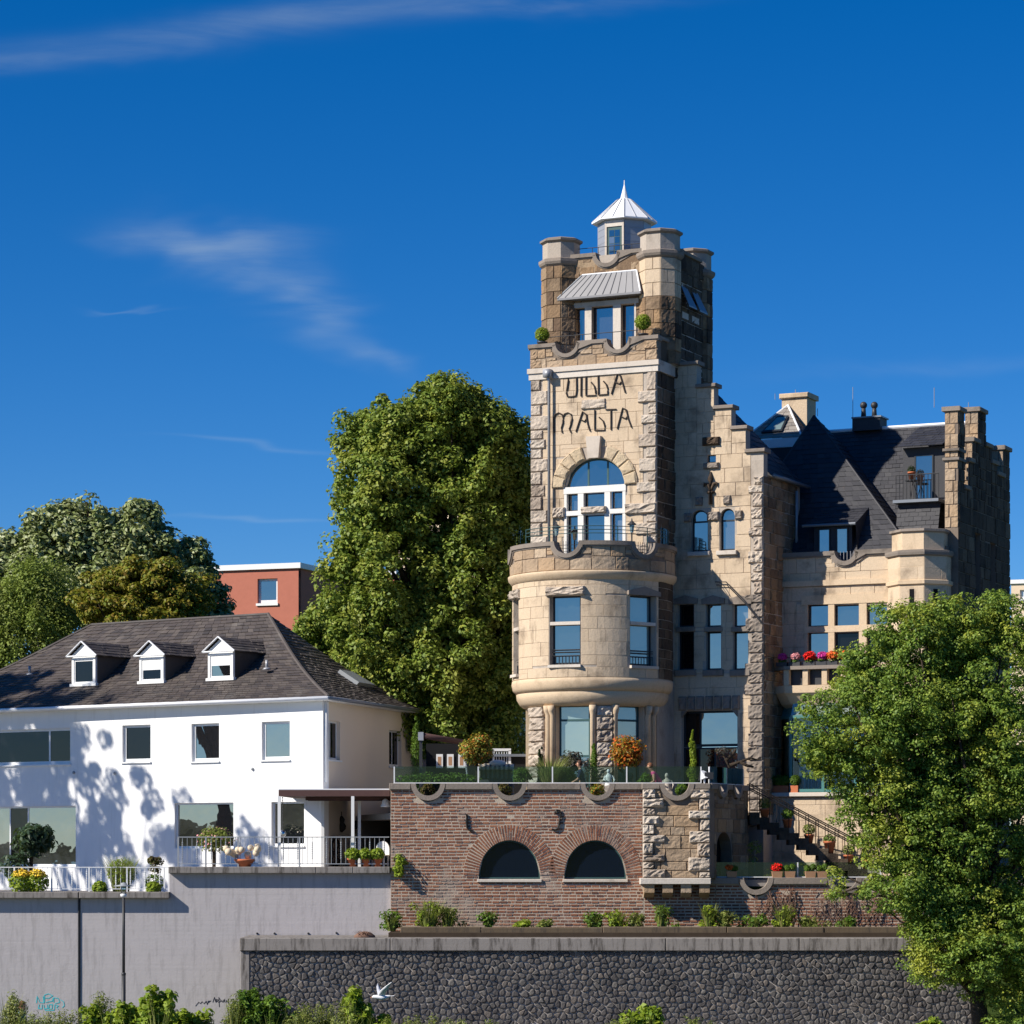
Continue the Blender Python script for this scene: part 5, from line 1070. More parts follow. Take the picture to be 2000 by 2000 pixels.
# ---------------------------------------------------------------- white house
C0 = Vector(at(631, 0, 97.0)[:2]); HF = Plane(C0, 35.0); HS = Plane(C0, -74.0); HB, HL = 9.6, 20.0
hs_ = thing('white_house', 'white rendered house with dark hipped shingle roof and three gabled dormers', 'house', (C0.x, C0.y, FL_R))
ez_ = zz(1361, 96.4); hz0, hz1 = 4.5, ez_-.02
fw_ = [('u', -60, 1425, 137, 1494), ('u', 239, 1416, 294, 1488), ('u', 374, 1413, 428, 1487), ('u', 511, 1409, 566, 1484), ('g', -30, 1575, 148, 1692), ('g', 341, 1568, 456, 1657), ('g', 530, 1566, 594, 1652)]
FO = [HF.rect(*o[1:]) for o in fw_]
wall(HF, -HL, 0, hz0, hz1, FO, -.3, 0).build('front_wall', 'white_render', hs_)
SO = [HS.rect(638, 1408, 664, 1484), HS.rect(760, 1427, 784, 1497)]
(lambda a, b: (a.merge(b), a)[1])(wall(HS, .36, HB, hz0, hz1, SO, -.3, 0), wall(HS, .0, .36, hz0, hz1, SO, -.012, 0)).build('side_wall', 'cream_render', hs_)
for i, (o, r_) in enumerate(zip(fw_, FO)):
    vb, q = (), 'pane'
    if i == 0: vb, q = (.78,), 'dark_pane'  # black glass here and in the next window replaces a tree reflection
    if i == 1: q = 'dark_pane'
    if i == 4: vb, q = (.26, .46), 'pane'
    window(HF, *r_, hs_, vb, (), .13, .085 if o[0] == 'u' else .06, 'frame_white', q, None, panes=(['pane', 'dark_pane', 'pane'] if i == 4 else None))
    if o[0] == 'u' or i == 6: MB().box(HF, r_[0]-.04, r_[1]+.04, r_[2]-.05, r_[2]-.004, -.1, .07).build('window_sill', 'white_metal', hs_)
for r_ in SO:
    window(HS, *r_, hs_, (.5,), (), .14, .06, 'frame_white', 'dark_pane'); MB().box(HS, r_[0]-.05, r_[1]+.05, r_[2]-.06, r_[2]-.004, -.1, .07).build('window_sill', 'white_metal', hs_)
for x, y in ((145, 1509), (225, 1510), (494, 1502)): MB().ball(HF.pt(*HF.hit(x, y), .03), .055, 10, 6).build('wall_lamp', 'grey_metal', hs_, True)
ov = .55
def off(p, *ns):
    for n in ns: p = p+n*ov
    return p
c1, c3 = C0-HF.u*HL, C0+HS.u*HB; c2 = c3-HF.u*HL
V3 = lambda p, z: Vector((p.x, p.y, z))
e0 = V3(off(C0, HF.n, HS.n), ez_); e1 = V3(off(c1, HF.n)-HF.u*ov, ez_); e3 = V3(off(c3, HS.n)+HS.u*ov, ez_); e2 = V3(c2-HF.u*ov+HS.u*ov, ez_)
Pm = Plane(C0+HS.u*(HB*.52), 35.0); r0 = Pm.pt(*Pm.hit(524, 1200)); r1 = Pm.pt(Pm.a(180), r0.z)
roof_slope('roof', e1, e0, r1, r0, 30, .30, 'shingle', hs_, 200, 21, .03, .34); roof_slope('roof', e0, e3, r0, r0+Vector((.01, 0, 0)), 30, .30, 'shingle', hs_, 80, 22, .03, .34)
roof_slope('roof', e2, e1, r1, r1, 8, 1.2, 'shingle', hs_, 2, 23, .018, .34); roof_slope('roof', e3, e2, r0, r1, 8, 1.5, 'shingle', hs_, 2, 24, .018, .34)
sg = lambda a_, b_, t: a_.lerp(b_, t)-Vector((0, 0, .34*math.sin(PI*t)*(1-t*.3)))
for a_, b_ in ((e0, r0), (e1, r1)): MB().tube([sg(a_, b_, i/14)+Vector((0, 0, .02)) for i in range(15)], .06, 6).build('hip_cap', 'shingle', hs_)
MB().tube([r0, r1], .07, 6).build('ridge_cap', 'shingle', hs_)
MB().prism([e0, e1, V3(c1, ez_), V3(C0, ez_), V3(c3, ez_), e3], (0, 0, -.10)).build('soffit', 'white_paint', hs_)
for a_, b_ in ((e1, e0), (e0, e3)): MB().tube([a_+Vector((0, 0, -.03)), b_+Vector((0, 0, -.03))], .065, 8).build('gutter', 'white_zinc' if a_ is e1 else 'dark_zinc', hs_, True)
MB().tube([HS.pt(.10, ez_-.1, .07), HS.pt(.10, zz(1528, 97), .07)], .045, 8).build('downpipe', 'white_metal', hs_, True); MB().tube([V3(c3, ez_-.1)+Vector((.25, -.1, 0)), V3(c3, 7.5)+Vector((.1, -.1, 0))], .05, 8).build('downpipe', 'dark_zinc', hs_, True)
for i, (x0, x1, yt, yb_) in enumerate(((140, 186, 1253, 1337), (272, 319, 1252, 1332), (406, 455, 1244, 1326))):
    D = HF.shift(1.15); a0, a1 = D.a(x0), D.a(x1); ac_ = (a0+a1)/2; z0, zp, z1 = D.z((x0+x1)/2, yb_), D.z((x0+x1)/2, yt+27), D.z((x0+x1)/2, yt)
    dm = MB(); w_ = .10
    dm.box(D, a0, a0+w_, z0, zp, -.1, 0); dm.box(D, a1-w_, a1, z0, zp, -.1, 0); dm.box(D, a0+w_, a1-w_, zp-.16, zp, -.1, 0); dm.box(D, a0-.06, a1+.06, z0-.06, z0+.04, -.1, .05)
    dm.prism([D.pt(a0-.02, zp, -.1), D.pt(a1+.02, zp, -.1), D.pt(ac_, z1-.06, -.1)], D.pt(0, 0, .1)-D.pt(0, 0, 0)); dm = dm.build('dormer', 'white_paint', hs_)
    blind = (0, .32, .30)[i]; zw_ = zp-.16-blind
    if blind: MB().box(D, a0+w_, a1-w_, zw_, zp-.161, -.1, -.03).build('roller_shutter', 'white_paint', dm)
    window(D, a0+w_, a1-w_, z0+.04, zw_, dm, (), (), .05, .05, 'frame_white', 'dark_pane' if i < 2 else 'pane')
    for s_ in (1, -1):
        q = MB(); a_ = a1 if s_ > 0 else a0; q.prism([D.pt(a_, z0-.1, -.1), D.pt(a_, zp, -.1), D.pt(a_, zp, -2.6), D.pt(a_, z0-.1, -.2)], D.pt(-s_*.08, 0)-D.pt(0, 0)); q.build('dormer_cheek', 'shingle', dm)
        ea, eb = D.pt((a1+.16) if s_ > 0 else (a0-.16), zp-.03, .12), D.pt((a1+.16) if s_ > 0 else (a0-.16), zp-.03, -2.6); ta, tb = D.pt(ac_, z1, .12), D.pt(ac_, z1, -2.9)
        roof_slope('dormer_roof', ea, eb, ta, tb, 5, .3, 'shingle', dm, 6, 30+i); MB().tube([ea, ta], .028, 5).build('bargeboard', 'white_zinc', dm)
    MB().tube([D.pt(a0-.16, zp-.03, .11), D.pt(a1+.16, zp-.03, .11)], .03, 5).build('bargeboard', 'white_zinc', dm)
for x, y in ((521, 1306), (58, 1317)):
    p = HF.shift(1.5); q = p.pt(*p.hit(x, y)); m = MB(); m.tube([q, q+Vector((0, 0, .30))], .05, 8); m.lathe(q+Vector((0, 0, -.03)), [(.16, 0), (.10, .06), (.05, .07)], 10); m.build('roof_vent', 'zinc', hs_, True)
p_ = [sg(e0.lerp(e3, s_), r0, t) for s_, t in ((.62, .45), (.85, .45), (.85, .30), (.62, .30))]; MB().prism(p_, (.10, -.05, .12)).build('roof_window', 'grey_metal', hs_)
# patio canopy in front of the corner
YP = 94.4; pxz = lambda px, Y: (px-1000)/F*Y; czt = zz(1541, YP); czb = zz(1555, YP)
cn = thing('patio_canopy', 'flat brown patio canopy on white posts at the house corner', 'canopy', (pxz(650, YP), YP, FL_R))
A_ = [(pxz(544, YP), YP), (pxz(761, YP), YP), (pxz(761, YP), 99.4), tuple(C0+HS.u*2.5+HS.n*.01), tuple(C0+HF.n*.01+HS.n*.01), tuple(HF.pt(-1.3, 0, .01)[:2])]
MB().prism([(x, y, czb) for x, y in A_], (0, 0, czt-czb-.03)).build('canopy_roof', 'wood_brown', cn); MB().prism([(x, y, czt-.028) for x, y in A_], (0, 0, .04)).build('roof_sheet', 'white_zinc', cn)
for px, Y in ((545.5, YP+.05), (630.5, 96.5), (689, YP+.05), (702, 96.4)): MB().wbox(pxz(px, Y)-.05, pxz(px, Y)+.05, Y-.05, Y+.05, FL_R, czb).build('post', 'white_paint', cn)
for Y in (95.2, 96.3): MB().wbox(pxz(600, 96), pxz(759, YP), Y, Y+.1, czb-.12, czb-.002).build('joist', 'wood_brown', cn)
MB().wbox(aW(763)+.02, aW(763)+.42, YW+.01, 110, 4.3, cz1-.14).build('end_wall', 'white_mortar', tw)
# railings
def railing(name, label, P, a0, a1, z0, z1, posts, mat, step=.155, twist=True):
    t = thing(name, label, 'railing', P.pt((a0+a1)/2, z0)); MB().box(P, a0, a1, z1-.03, z1, -.02, .02).build('top_rail', mat, t); MB().box(P, a0, a1, z0+.08, z0+.105, -.012, .012).build('bottom_rail', mat, t)
    for a_ in posts: MB().box(P, a_-.025, a_+.025, z0, z1-.031, -.025, .025).build('post', mat, t)
    n = int((a1-a0)/step); b1 = MB().tube([(0, 0, 0), (0, 0, 1)], .009, 5); b1m = None; b2m = None
    for i in range(1, n):
        a_ = a0+(a1-a0)*i/n
        if any(abs(a_-p) < .05 for p in posts): continue
        p = P.pt(a_, 0); zl, zh = z0+.105, z1-.03
        if twist and i % 3 == 1:
            if not b2m: o = MB().tube([(0, 0, j/24) for j in range(25)], [.010 if j < 4 or j > 20 else (.026 if j % 2 else .012) for j in range(25)], 5).build('twisted_bar', mat, t); b2m = o.data; COL.objects.unlink(o); bpy.data.objects.remove(o); off_ = world_loc(t); [setattr(v, 'co', v.co+off_) for v in b2m.vertices]
            o = link('twisted_bar', b2m, None, t)
        else:
            if not b1m: o = b1.build('bar', mat, t); b1m = o.data; COL.objects.unlink(o); bpy.data.objects.remove(o); off_ = world_loc(t); [setattr(v, 'co', v.co+off_) for v in b1m.vertices]
            o = link('bar', b1m, None, t)
        o.location = Vector((p.x, p.y, zl))-world_loc(t); o.scale = (1, 1, zh-zl)
    return t
YR1 = YC+.12; Q1 = Plane((0, YR1), 0)
railing('metal_railing', 'long white metal railing with twisted bars on the lower left terrace', Q1, -17.2, Q1.a(331), 5.0, Q1.z(200, 1693), [Q1.a(x) for x in (-45, 28, 101, 174, 248, 321, 330)], 'white_metal')
railing('metal_railing', 'white metal railing with twisted bars on the terrace beside the canopy', Q1, Q1.a(347), Q1.a(760), 5.81, Q1.z(500, 1634), [Q1.a(x) for x in (348, 402, 465, 585)], 'grey_metal')
Q1s = Plane(Q1.pt(Q1.a(331), 0)[:2], -90)
# glass railing of the villa terrace
def glass_rail(label, P, a0, a1, z0, z1, cuts, parent_loc):
    t = thing('glass_railing', label, 'railing', parent_loc); E = [a0]+cuts+[a1]
    for x0, x1 in zip(E, E[1:]): MB().box(P, x0+.02, x1-.02, z0+.03, z1, -.006, .006).build('glass_panel', 'clear_glass', t)
    for x in E: MB().box(P, x-.02, x+.02, z0, z1-.005, -.03, .012).build('post', 'white_metal', t)
    MB().box(P, a0, a1, z0+.002, z0+.03, -.02, .02).build('base_rail', 'white_metal', t); return t
PGl = Plane((0, YW+.12), 0)
glass_rail('frameless glass railing along the top of the brick terrace wall', PGl, PGl.a(770), PGl.a(1369), cz1, PGl.z(1000, 1497), [PGl.a(x) for x in (934, 1079, 1224)], PGl.pt(PGl.a(1000), cz1))
PGr = PR.shift(.15); glass_rail('glass railing on the shaded return wall by the steps', PGr, .35, LR-.05, cA1, cA1+.55, [1.9], PGr.pt(1.7, cA1))
glass_rail('low glass railing behind the planters on the low brick wall', PGl, PGl.a(1394), PGl.a(1720), lc1, PGl.z(1000, 1684), [PGl.a(1558)], PGl.pt(PGl.a(1550), lc1))
# ---------------------------------------------------------------- outside steps
YS = 97.0; st_ = thing('garden_steps', 'stone garden steps with iron handrail leading down from the terrace', 'steps', (pxz(1560, YS), YS, FL_LOW))
sx0, sz0 = pxz(1462, YS), FL_T+.05; sx1, sz1 = pxz(1710, YS), FL_LOW; ns = 13
for i in range(ns):
    x0, x1 = sx0+(sx1-sx0)*i/ns, sx0+(sx1-sx0)*(i+1)/ns; z_ = sz0+(sz1-sz0)*i/ns
    MB().wbox(x0, x1, YS-.5, YS+.5, max(FL_LOW, z_-.4), z_).build('step', 'dark_stone', st_)
sdir = Vector((sx1-sx0, 0, sz1-sz0))
for yy in (YS-.45, YS+.45):
    for h in (.95, .80): MB().tube([(sx0, yy, sz0+h), (sx1, yy, sz1+h)], .022, 6).build('handrail', 'iron', st_)
    for i in range(0, 14): p = Vector((sx0, yy, sz0))+sdir*i/13; MB().tube([p-Vector((0, 0, .12)), p+Vector((0, 0, .95))], .014, 5).build('baluster', 'iron', st_)
# ---------------------------------------------------------------- buildings behind
def building(name, label, P, a0, a1, z1, wins, mat, depth, roofmat='white_paint'):
    t = thing(name, label, 'building', P.pt((a0+a1)/2, 7.2)); ops = [P.rect(*w) for w in wins]
    wall(P, a0, a1, 7.2, z1, ops, -.3, 0).build('front_wall', mat, t); Sd = Plane(P.pt(a1, 0)[:2], P.ang-90); wall(Sd, 0.001, depth, 7.2, z1, (), -.3, 0).build('side_wall', mat, t); MB().box(P, a0-.15, a1+.15, z1, z1+.26, -depth, .12).build('roof_edge', roofmat, t)
    for o in ops: window(P, *o, t, (), (), .15, .12, 'frame_white', 'pane'); MB().box(P, o[0]-.05, o[1]+.05, o[2]-.12, o[2]-.005, -.1, .08).build('window_sill', 'white_paint', t)
    return t
B1 = Plane(at(583, 0, 140)[:2], 20)
building('brick_building', 'flat roofed red brick block seen over the white house roof', B1, B1.a(418), 0, B1.z(520, 1112), [(503, 1130, 542, 1178)], 'red_wall', 9)
B2 = Plane(at(660, 0, 150)[:2], 20)
building('brick_building', 'lower red brick block showing between the lime tree branches', B2, B2.a(560), B2.a(770), B2.z(660, 1126), [(715, 1150, 742, 1195), (640, 1150, 668, 1195)], 'red_wall', 9)
B3 = Plane(at(840, 0, 158)[:2], 20)
building('beige_building', 'beige block glimpsed through the middle of the lime tree', B3, B3.a(772), B3.a(960), B3.z(840, 1000), [(800, 1060, 830, 1110), (850, 1060, 880, 1110)], 'beige_wall', 9)
B4 = Plane(at(2010, 0, 190)[:2], 20)
building('beige_building', 'pale roof block peeping out beyond the villa\'s far gable', B4, B4.a(1975), B4.a(2060), B4.z(1990, 1140), [(1992, 1152, 2002, 1170)], 'beige_wall', 8)
ter = MB(); ter.wbox(-90, 70, 111.9, 420, 0, 7.3); structure(ter.build('hillside', 'grass_green'))
# ---------------------------------------------------------------- vegetation
def leaf_mesh(name, P, N, size, mat, parent, aspect=.6, label=None, kind=None, var=.5):
    n = len(P); N = N+rng.normal(0, .45, (n, 3)); N /= np.linalg.norm(N, axis=1)[:, None]+1e-9
    T = rng.normal(0, 1, (n, 3)); T[:, 2] -= .35; T -= N*(T*N).sum(1)[:, None]; T /= np.linalg.norm(T, axis=1)[:, None]+1e-9; B = np.cross(N, T)
    s = (size*(1-var*.5+var*rng.random(n)))[:, None]; k = np.empty((n, 4, 3)); up = N*s*.16
    k[:, 0] = P-T*s*.5; k[:, 1] = P-T*s*.05+B*s*aspect*.5+up; k[:, 2] = P+T*s*.5; k[:, 3] = P-T*s*.05-B*s*aspect*.5+up
    off_ = np.array(world_loc(parent)) if parent else np.zeros(3); k -= off_
    me = bpy.data.meshes.new(name); me.vertices.add(n*4); me.vertices.foreach_set('co', k.reshape(-1)); me.loops.add(n*4); me.loops.foreach_set('vertex_index', np.arange(n*4, dtype=np.int32))
    me.polygons.add(n); me.polygons.foreach_set('loop_start', np.arange(0, n*4, 4, dtype=np.int32)); me.update(calc_edges=True)
    return link(name, me, mat, parent, label, kind)
def cloud(C, rad, per, squash=.8, shell=.55):
    """points and outward directions in clumps round the centres C"""
    m = len(C); D = rng.normal(0, 1, (m, per, 3)); D /= np.linalg.norm(D, axis=2)[:, :, None]; r = rng.random((m, per, 1))**(1/3)*(1-shell)+shell*rng.random((m, per, 1))**.25
    rad = np.asarray(rad).reshape(-1, 1, 1); P = C[:, None, :]+D*r*rad*np.array([1, 1, squash]); N = D+np.array([0, 0, .7]); return P.reshape(-1, 3), N.reshape(-1, 3)
def E(px, py, Y, rx, rz, ry=None): c = at(px, py, Y); k = Y/F; return (c.x, c.y, c.z, rx*k, (ry if ry else rx*k), rz*k)
def crown_centres(ells, n, lo=.55, lobe=1.2, per=12, part=.5):
    """boughs spread through the crown with leaf clumps round them, and loose sprays between"""
    e = np.array(ells); vol = (e[:, 3]*e[:, 4]*e[:, 5])**.8; vol = vol/vol.sum()
    def place(k, lo_, shrink):
        idx = rng.choice(len(e), k, p=vol); D = rng.normal(0, 1, (k, 3)); D /= np.linalg.norm(D, axis=1)[:, None]; r = (lo_+(1-lo_)*rng.random(k)**.6)[:, None]
        return e[idx, :3]+D*r*np.maximum(e[idx, 3:]-shrink, .15), D
    k = max(6, int(n*part)//per); C, D = place(k, lo, lobe*.5); lb = lobe*(.45+.7*rng.random(k)); out = np.repeat(C, per, 0); q = rng.normal(0, 1, (len(out), 3))+np.repeat(D, per, 0)*.6+np.array([0, 0, .25]); q /= np.linalg.norm(q, axis=1)[:, None]
    A = out+q*(np.repeat(lb, per)*(.5+.6*rng.random(len(out))))[:, None]; B, _ = place(int(n*(1-part)), lo, -.12); return np.concatenate([A, B])
def tree(name, label, base, ells, n, per, rad, leafsize, mat, bark='bark', trunk_r=.3, group=None, limbs=26, squash=.75, drop=None, lo=.5, lobe=1.15, part=.5):
    t = thing(name, label, 'tree', base, group); C = crown_centres(ells, n, lo, lobe, part=part)
    if drop is not None: C = C[[not drop(c) for c in C]]
    P, N = cloud(C, rad*(.6+.8*rng.random(len(C))), per, squash); leaf_mesh('crown', P, N, leafsize, mat, t)
    m = MB(); b = Vector(base); cc = np.array(ells)[:, :3].mean(0); top = Vector((cc[0], cc[1], cc[2])); kk = b.lerp(top, .45); kk.x = b.x+(top.x-b.x)*.25; kk.y = b.y+(top.y-b.y)*.25
    m.tube([b, b.lerp(kk, .5), kk, top], [trunk_r, trunk_r*.8, trunk_r*.62, trunk_r*.2], 10); m.build('trunk', bark, t, True)
    lm = MB()
    for i in rng.choice(len(C), min(limbs, len(C)), replace=False):
        e = Vector(C[i]); s0 = b.lerp(kk, .55).lerp(top, rng.random()*.75); md = s0.lerp(e, .5)+Vector((rng.normal(0, .3), rng.normal(0, .3), .35)); lm.tube([s0, md, e], [trunk_r*.33, trunk_r*.2, .02], 6)
    lm.build('branches', bark, t, True); return t
# big lime tree between house and tower
def hole(c):
    px, py = 1000+c[0]/c[1]*F, HZ-(c[2]-ZC)/c[1]*F
    return (abs(px-838) < 12 and abs(py-1022) < 18) or (px > 1010 and c[1] < 103.5)
tree('lime_tree', 'tall dense lime tree beside the villa tower', (-2.4, 107.5, 7.4),
     [E(870, 822, 107, 92, 72), E(790, 862, 107, 105, 82), E(935, 880, 107.5, 85, 105), E(720, 850, 107, 52, 52), E(770, 960, 106.5, 115, 105), E(900, 990, 107, 120, 130), E(720, 1040, 106.5, 70, 70), E(770, 1110, 106, 110, 105), E(910, 1150, 107, 120, 130), E(740, 1230, 106, 95, 85), E(860, 1290, 106, 120, 110), E(960, 1320, 107.5, 70, 130), E(860, 1420, 107, 120, 90), E(975, 1400, 107, 60, 110), E(985, 1220, 107, 55, 150), E(690, 1150, 106.5, 60, 70), E(975, 900, 107.5, 70, 100), E(1000, 1020, 107.5, 60, 140)], 2700, 95, .42, .17, 'leaf_lime', trunk_r=.42, lobe=.95, squash=.9, drop=hole, limbs=50)
tree('garden_tree', 'bushy green tree behind the right roof hip of the white house', (-6.2, 113.5, 7.3), [E(650, 1250, 114, 70, 90), E(700, 1330, 113, 90, 90), E(620, 1310, 114, 50, 70), E(760, 1400, 112, 80, 60)], 560, 100, .45, .17, 'leaf_lime', limbs=14)
tree('silver_tree', 'large silvery green tree behind the house roof', (-16, 126, 7.3), [E(265, 1050, 126, 62, 75), E(190, 1075, 126, 70, 70), E(100, 1075, 126, 75, 75), E(300, 1120, 126, 75, 80), E(375, 1125, 126, 50, 80), E(410, 1185, 126, 35, 60), E(40, 1120, 126, 60, 70), E(200, 1150, 126, 120, 80), E(132, 1020, 126, 30, 35), E(-50, 1110, 126, 70, 70)], 1200, 80, .5, .24, 'leaf_silver', trunk_r=.4, limbs=30)
tree('birch_tree', 'feathery yellow green birch at the left behind the house roof', (-19, 119, 7.3), [E(70, 1190, 119, 70, 80), E(110, 1250, 119, 45, 70), E(30, 1270, 118, 80, 90), E(-60, 1230, 119, 90, 110)], 420, 150, .55, .13, 'leaf_birch', 'pale_bark', .2, limbs=22, squash=1.4)
tree('maple_tree', 'small bronze green maple above the house ridge', (-13.5, 117, 7.3), [E(225, 1165, 117, 60, 45), E(290, 1150, 117, 65, 50), E(350, 1180, 117, 50, 45), E(270, 1200, 117, 110, 40)], 330, 130, .45, .17, 'leaf_maple', trunk_r=.2, limbs=16, squash=.6)
# street tree in front at the right
tree('street_tree', 'leafy green street tree standing in front of the basalt wall', (pxz(1925, 86), 86, 0), [E(1890, 1230, 86, 95, 70), E(1985, 1225, 86, 75, 72), E(1800, 1265, 86, 90, 80), E(1930, 1320, 86, 130, 110), E(1720, 1360, 85.5, 95, 70), E(1640, 1330, 85.5, 40, 35), E(1790, 1410, 85.5, 130, 110), E(1680, 1440, 85, 90, 65), E(1620, 1475, 85, 62, 45), E(1900, 1480, 86, 150, 150), E(1740, 1540, 85.5, 110, 70), E(1985, 1600, 86, 110, 160), E(1840, 1620, 85.5, 120, 110), E(1730, 1650, 85, 70, 50), E(1760, 1725, 85, 85, 55), E(1870, 1760, 86, 110, 90), E(1990, 1800, 86.5, 60, 120), E(1800, 1830, 85, 40, 35), E(1840, 1880, 85.5, 65, 40), E(1960, 1930, 86, 70, 45), E(1690, 1615, 85, 40, 26), E(1640, 1725, 85, 38, 22), E(1900, 1850, 85, 100, 70), E(1985, 1980, 85.2, 60, 50), E(2040, 1850, 85, 70, 140), E(1600, 1420, 85, 40, 40), E(1765, 1235, 85.5, 70, 60), E(1700, 1300, 85.5, 62, 55), E(1850, 1800, 85, 75, 65)], 3700, 80, .33, .10, 'leaf_front', trunk_r=.30, limbs=70, squash=.6, lo=.4, lobe=.7, part=.35)
# plane tree left of the picture that shades the house front
def shade(px, py, t, r):
    q = HF.pt(*HF.hit(px, py))+Vector((-math.sin(R(SUN_AZ)), -math.cos(R(SUN_AZ)), math.tan(R(SUN_EL))))*t; return (q.x, q.y, q.z, r, r, r*.9)
tree('plane_tree', 'plane tree standing left of the white house, its shade on the front', (-29, 94.6, FL_L), [shade(20, 1440, 17, 2.6), shade(120, 1530, 16, 2.4), shade(260, 1600, 16, 2.0), shade(400, 1680, 15.5, 1.5), shade(0, 1600, 16, 2.6), shade(-40, 1330, 17, 2.4), shade(180, 1690, 15, 2.0), shade(330, 1560, 16, 1.2), shade(200, 1440, 16.5, 1.3), shade(480, 1650, 15.5, 1.1), shade(60, 1380, 17, 2.0)], 300, 75, .42, .24, 'leaf_front', trunk_r=.35, limbs=20, lo=.3)
# ---------------------------------------------------------------- plants in pots, beds and boxes
POT = lambda r, h: [(r*.62, 0), (r*.66, .0), (r*.92, h*.82), (r*1.05, h*.82), (r*1.05, h), (r*.9, h), (r*.85, h*.9), (0, h*.9)]
def blob(parent, c, r, n, size, mat, squash=1, name='foliage', aspect=.6, clumps=0):
    c = np.array(c)
    if clumps:
        D = rng.normal(0, 1, (clumps, 3)); D /= np.linalg.norm(D, axis=1)[:, None]; C = c+D*r*.62*np.array([1, 1, squash])*rng.random((clumps, 1))**.4; P, N = cloud(C, np.full(clumps, r*.42), max(8, n//clumps))
    else: P, N = cloud(c[None, :], [r], n, squash, .75)
    return leaf_mesh(name, P, N, size, mat, parent, aspect, kind='stuff' if name == 'petals' else None)
def blades(parent, base, n, h, spread, mat, w=.02, name='blades', lean=.5):
    m = MB(); rd = random.Random(int(abs(base[0]*1000)+n))
    for i in range(n):
        g = rd.uniform(0, 2*PI); r = rd.random()**.5*spread*.35; b = Vector(base)+Vector((math.cos(g)*r, math.sin(g)*r, 0)); hh = h*rd.uniform(.55, 1); o = Vector((math.cos(g), math.sin(g), 0))*spread*rd.uniform(.2, 1)*lean*2; s = Vector((-math.sin(g+rd.uniform(-.6, .6)), math.cos(g), 0))*w
        p1 = b+o*.35+Vector((0, 0, hh*.6)); p2 = b+o+Vector((0, 0, hh)); m.add([b-s, b+s, p1+s*.8, p1-s*.8, p2], [(0, 1, 2, 3), (3, 2, 4)])
    return m.build(name, mat, parent, fix=False)
def weed(label, px, py, Y, h, w, group, mats=('leaf_weed', 'leaf_bright'), name='weed_clump', n=60, z0=None, leafy=True):
    p = at(px, py, Y)
    if z0 is not None: p.z = z0
    t = thing(name, label, 'plant', p, group); blades(t, p, n, h, w, mats[0], .022, 'stems', .55)
    if leafy:
        C = np.array([[p.x+rng.normal(0, w*.45), p.y+rng.normal(0, .12), p.z+h*(.15+.65*rng.random())] for _ in range(14)]); P, N = cloud(C, np.full(14, .16), 26); leaf_mesh('leaves', P, N, .11, mats[1], t)
    return t
def potted(name, label, px, py, Y, z0, pot, fol, group=None, cat='potted plant'):
    """pot = (radius, height, material); fol = list of builders"""
    x = pxz(px, Y); t = thing(name, label, cat, (x, Y, z0), group); r, h, mt = pot
    MB().lathe((x, Y, z0), POT(r, h), 18).build('pot', mt, t, True)
    for f in fol: f(t, x, Y, z0+h)
    return t
# topiary on the tower balcony
for px, py, r, lb, stem in ((1059, 653, .27, 'clipped box ball at the left end of the tower balcony', .06), (1256, 629, .29, 'clipped box ball on a stem at the right end of the tower balcony', .35)):
    q = TF.shift(.15); c = q.pt(*q.hit(px, py)); t = thing('topiary_ball', lb, 'topiary', (c.x, c.y, zp1), 'topiary on the tower balcony'); blob(t, c, r, 1500, .06, 'leaf_bright', .95); MB().tube([(c.x, c.y, zp1+.02), (c.x, c.y, c.z)], .022, 6).build('stem', 'bark', t)
    MB().lathe((c.x, c.y, zp1), [(.05, 0), (.16, .05), (.20, .10), (.17, .10), (0, .07)], 14).build('bowl', 'dark_metal', t, True)
# red photinia balls and cypress columns on the terrace
Ya = 96.0
def ballstem(r, zc, mat, n=2400, size=.10, squash=1):
    def f(t, x, Y, z): MB().tube([(x, Y, z-.1), (x, Y, zc)], .035, 6).build('stem', 'bark', t); blob(t, (x, Y, zc), r, n, size, mat, squash, clumps=40)
    return f
potted('photinia', 'round green and orange photinia standard left of the beach chair', 931, 1462, Ya, FL_T, (.30, .42, 'copper_pot'), [ballstem(.68, zz(1462, Ya), 'leaf_redgreen', 3000)])
potted('photinia', 'round fiery red photinia standard in front of the bay', 1225, 1467, Ya, FL_T, (.30, .42, 'terracotta'), [ballstem(.72, zz(1467, Ya), 'leaf_red', 3000)])
def cypress(px, ytop, Y, w, lb, mat='leaf_dark', ribbon=False):
    x = pxz(px, Y); zt = zz(ytop, Y); t = thing('cypress', lb, 'cypress', (x, Y, FL_T), 'cypress columns on the terrace'); n = 26
    C = np.array([[x+rng.normal(0, .03), Y+rng.normal(0, .03), FL_T+.35+(zt-FL_T-.4)*i/n] for i in range(n+1)]); rad = np.array([w*(.95 if i < n*.75 else max(.25, (n-i)/(n*.25))) for i in range(n+1)]); P, N = cloud(C, rad, 110, 1.5); leaf_mesh('foliage', P, N, .07, mat, t, .35); MB().tube([(x, Y, FL_T), (x, Y, zt-.3)], [.04, .01], 6).build('trunk', 'bark', t)
cypress(814, 1400, 98.6, .20, 'tall slim cypress against the house corner', 'leaf_box'); cypress(1055, 1458, 97.0, .10, 'thin cypress by the left pier of the bay'); cypress(1160, 1452, 96.4, .15, 'cypress between the bay window and the red photinia', 'leaf_box'); cypress(1353, 1425, 96.6, .12, 'slender cypress before the large gable window', 'leaf_bright')
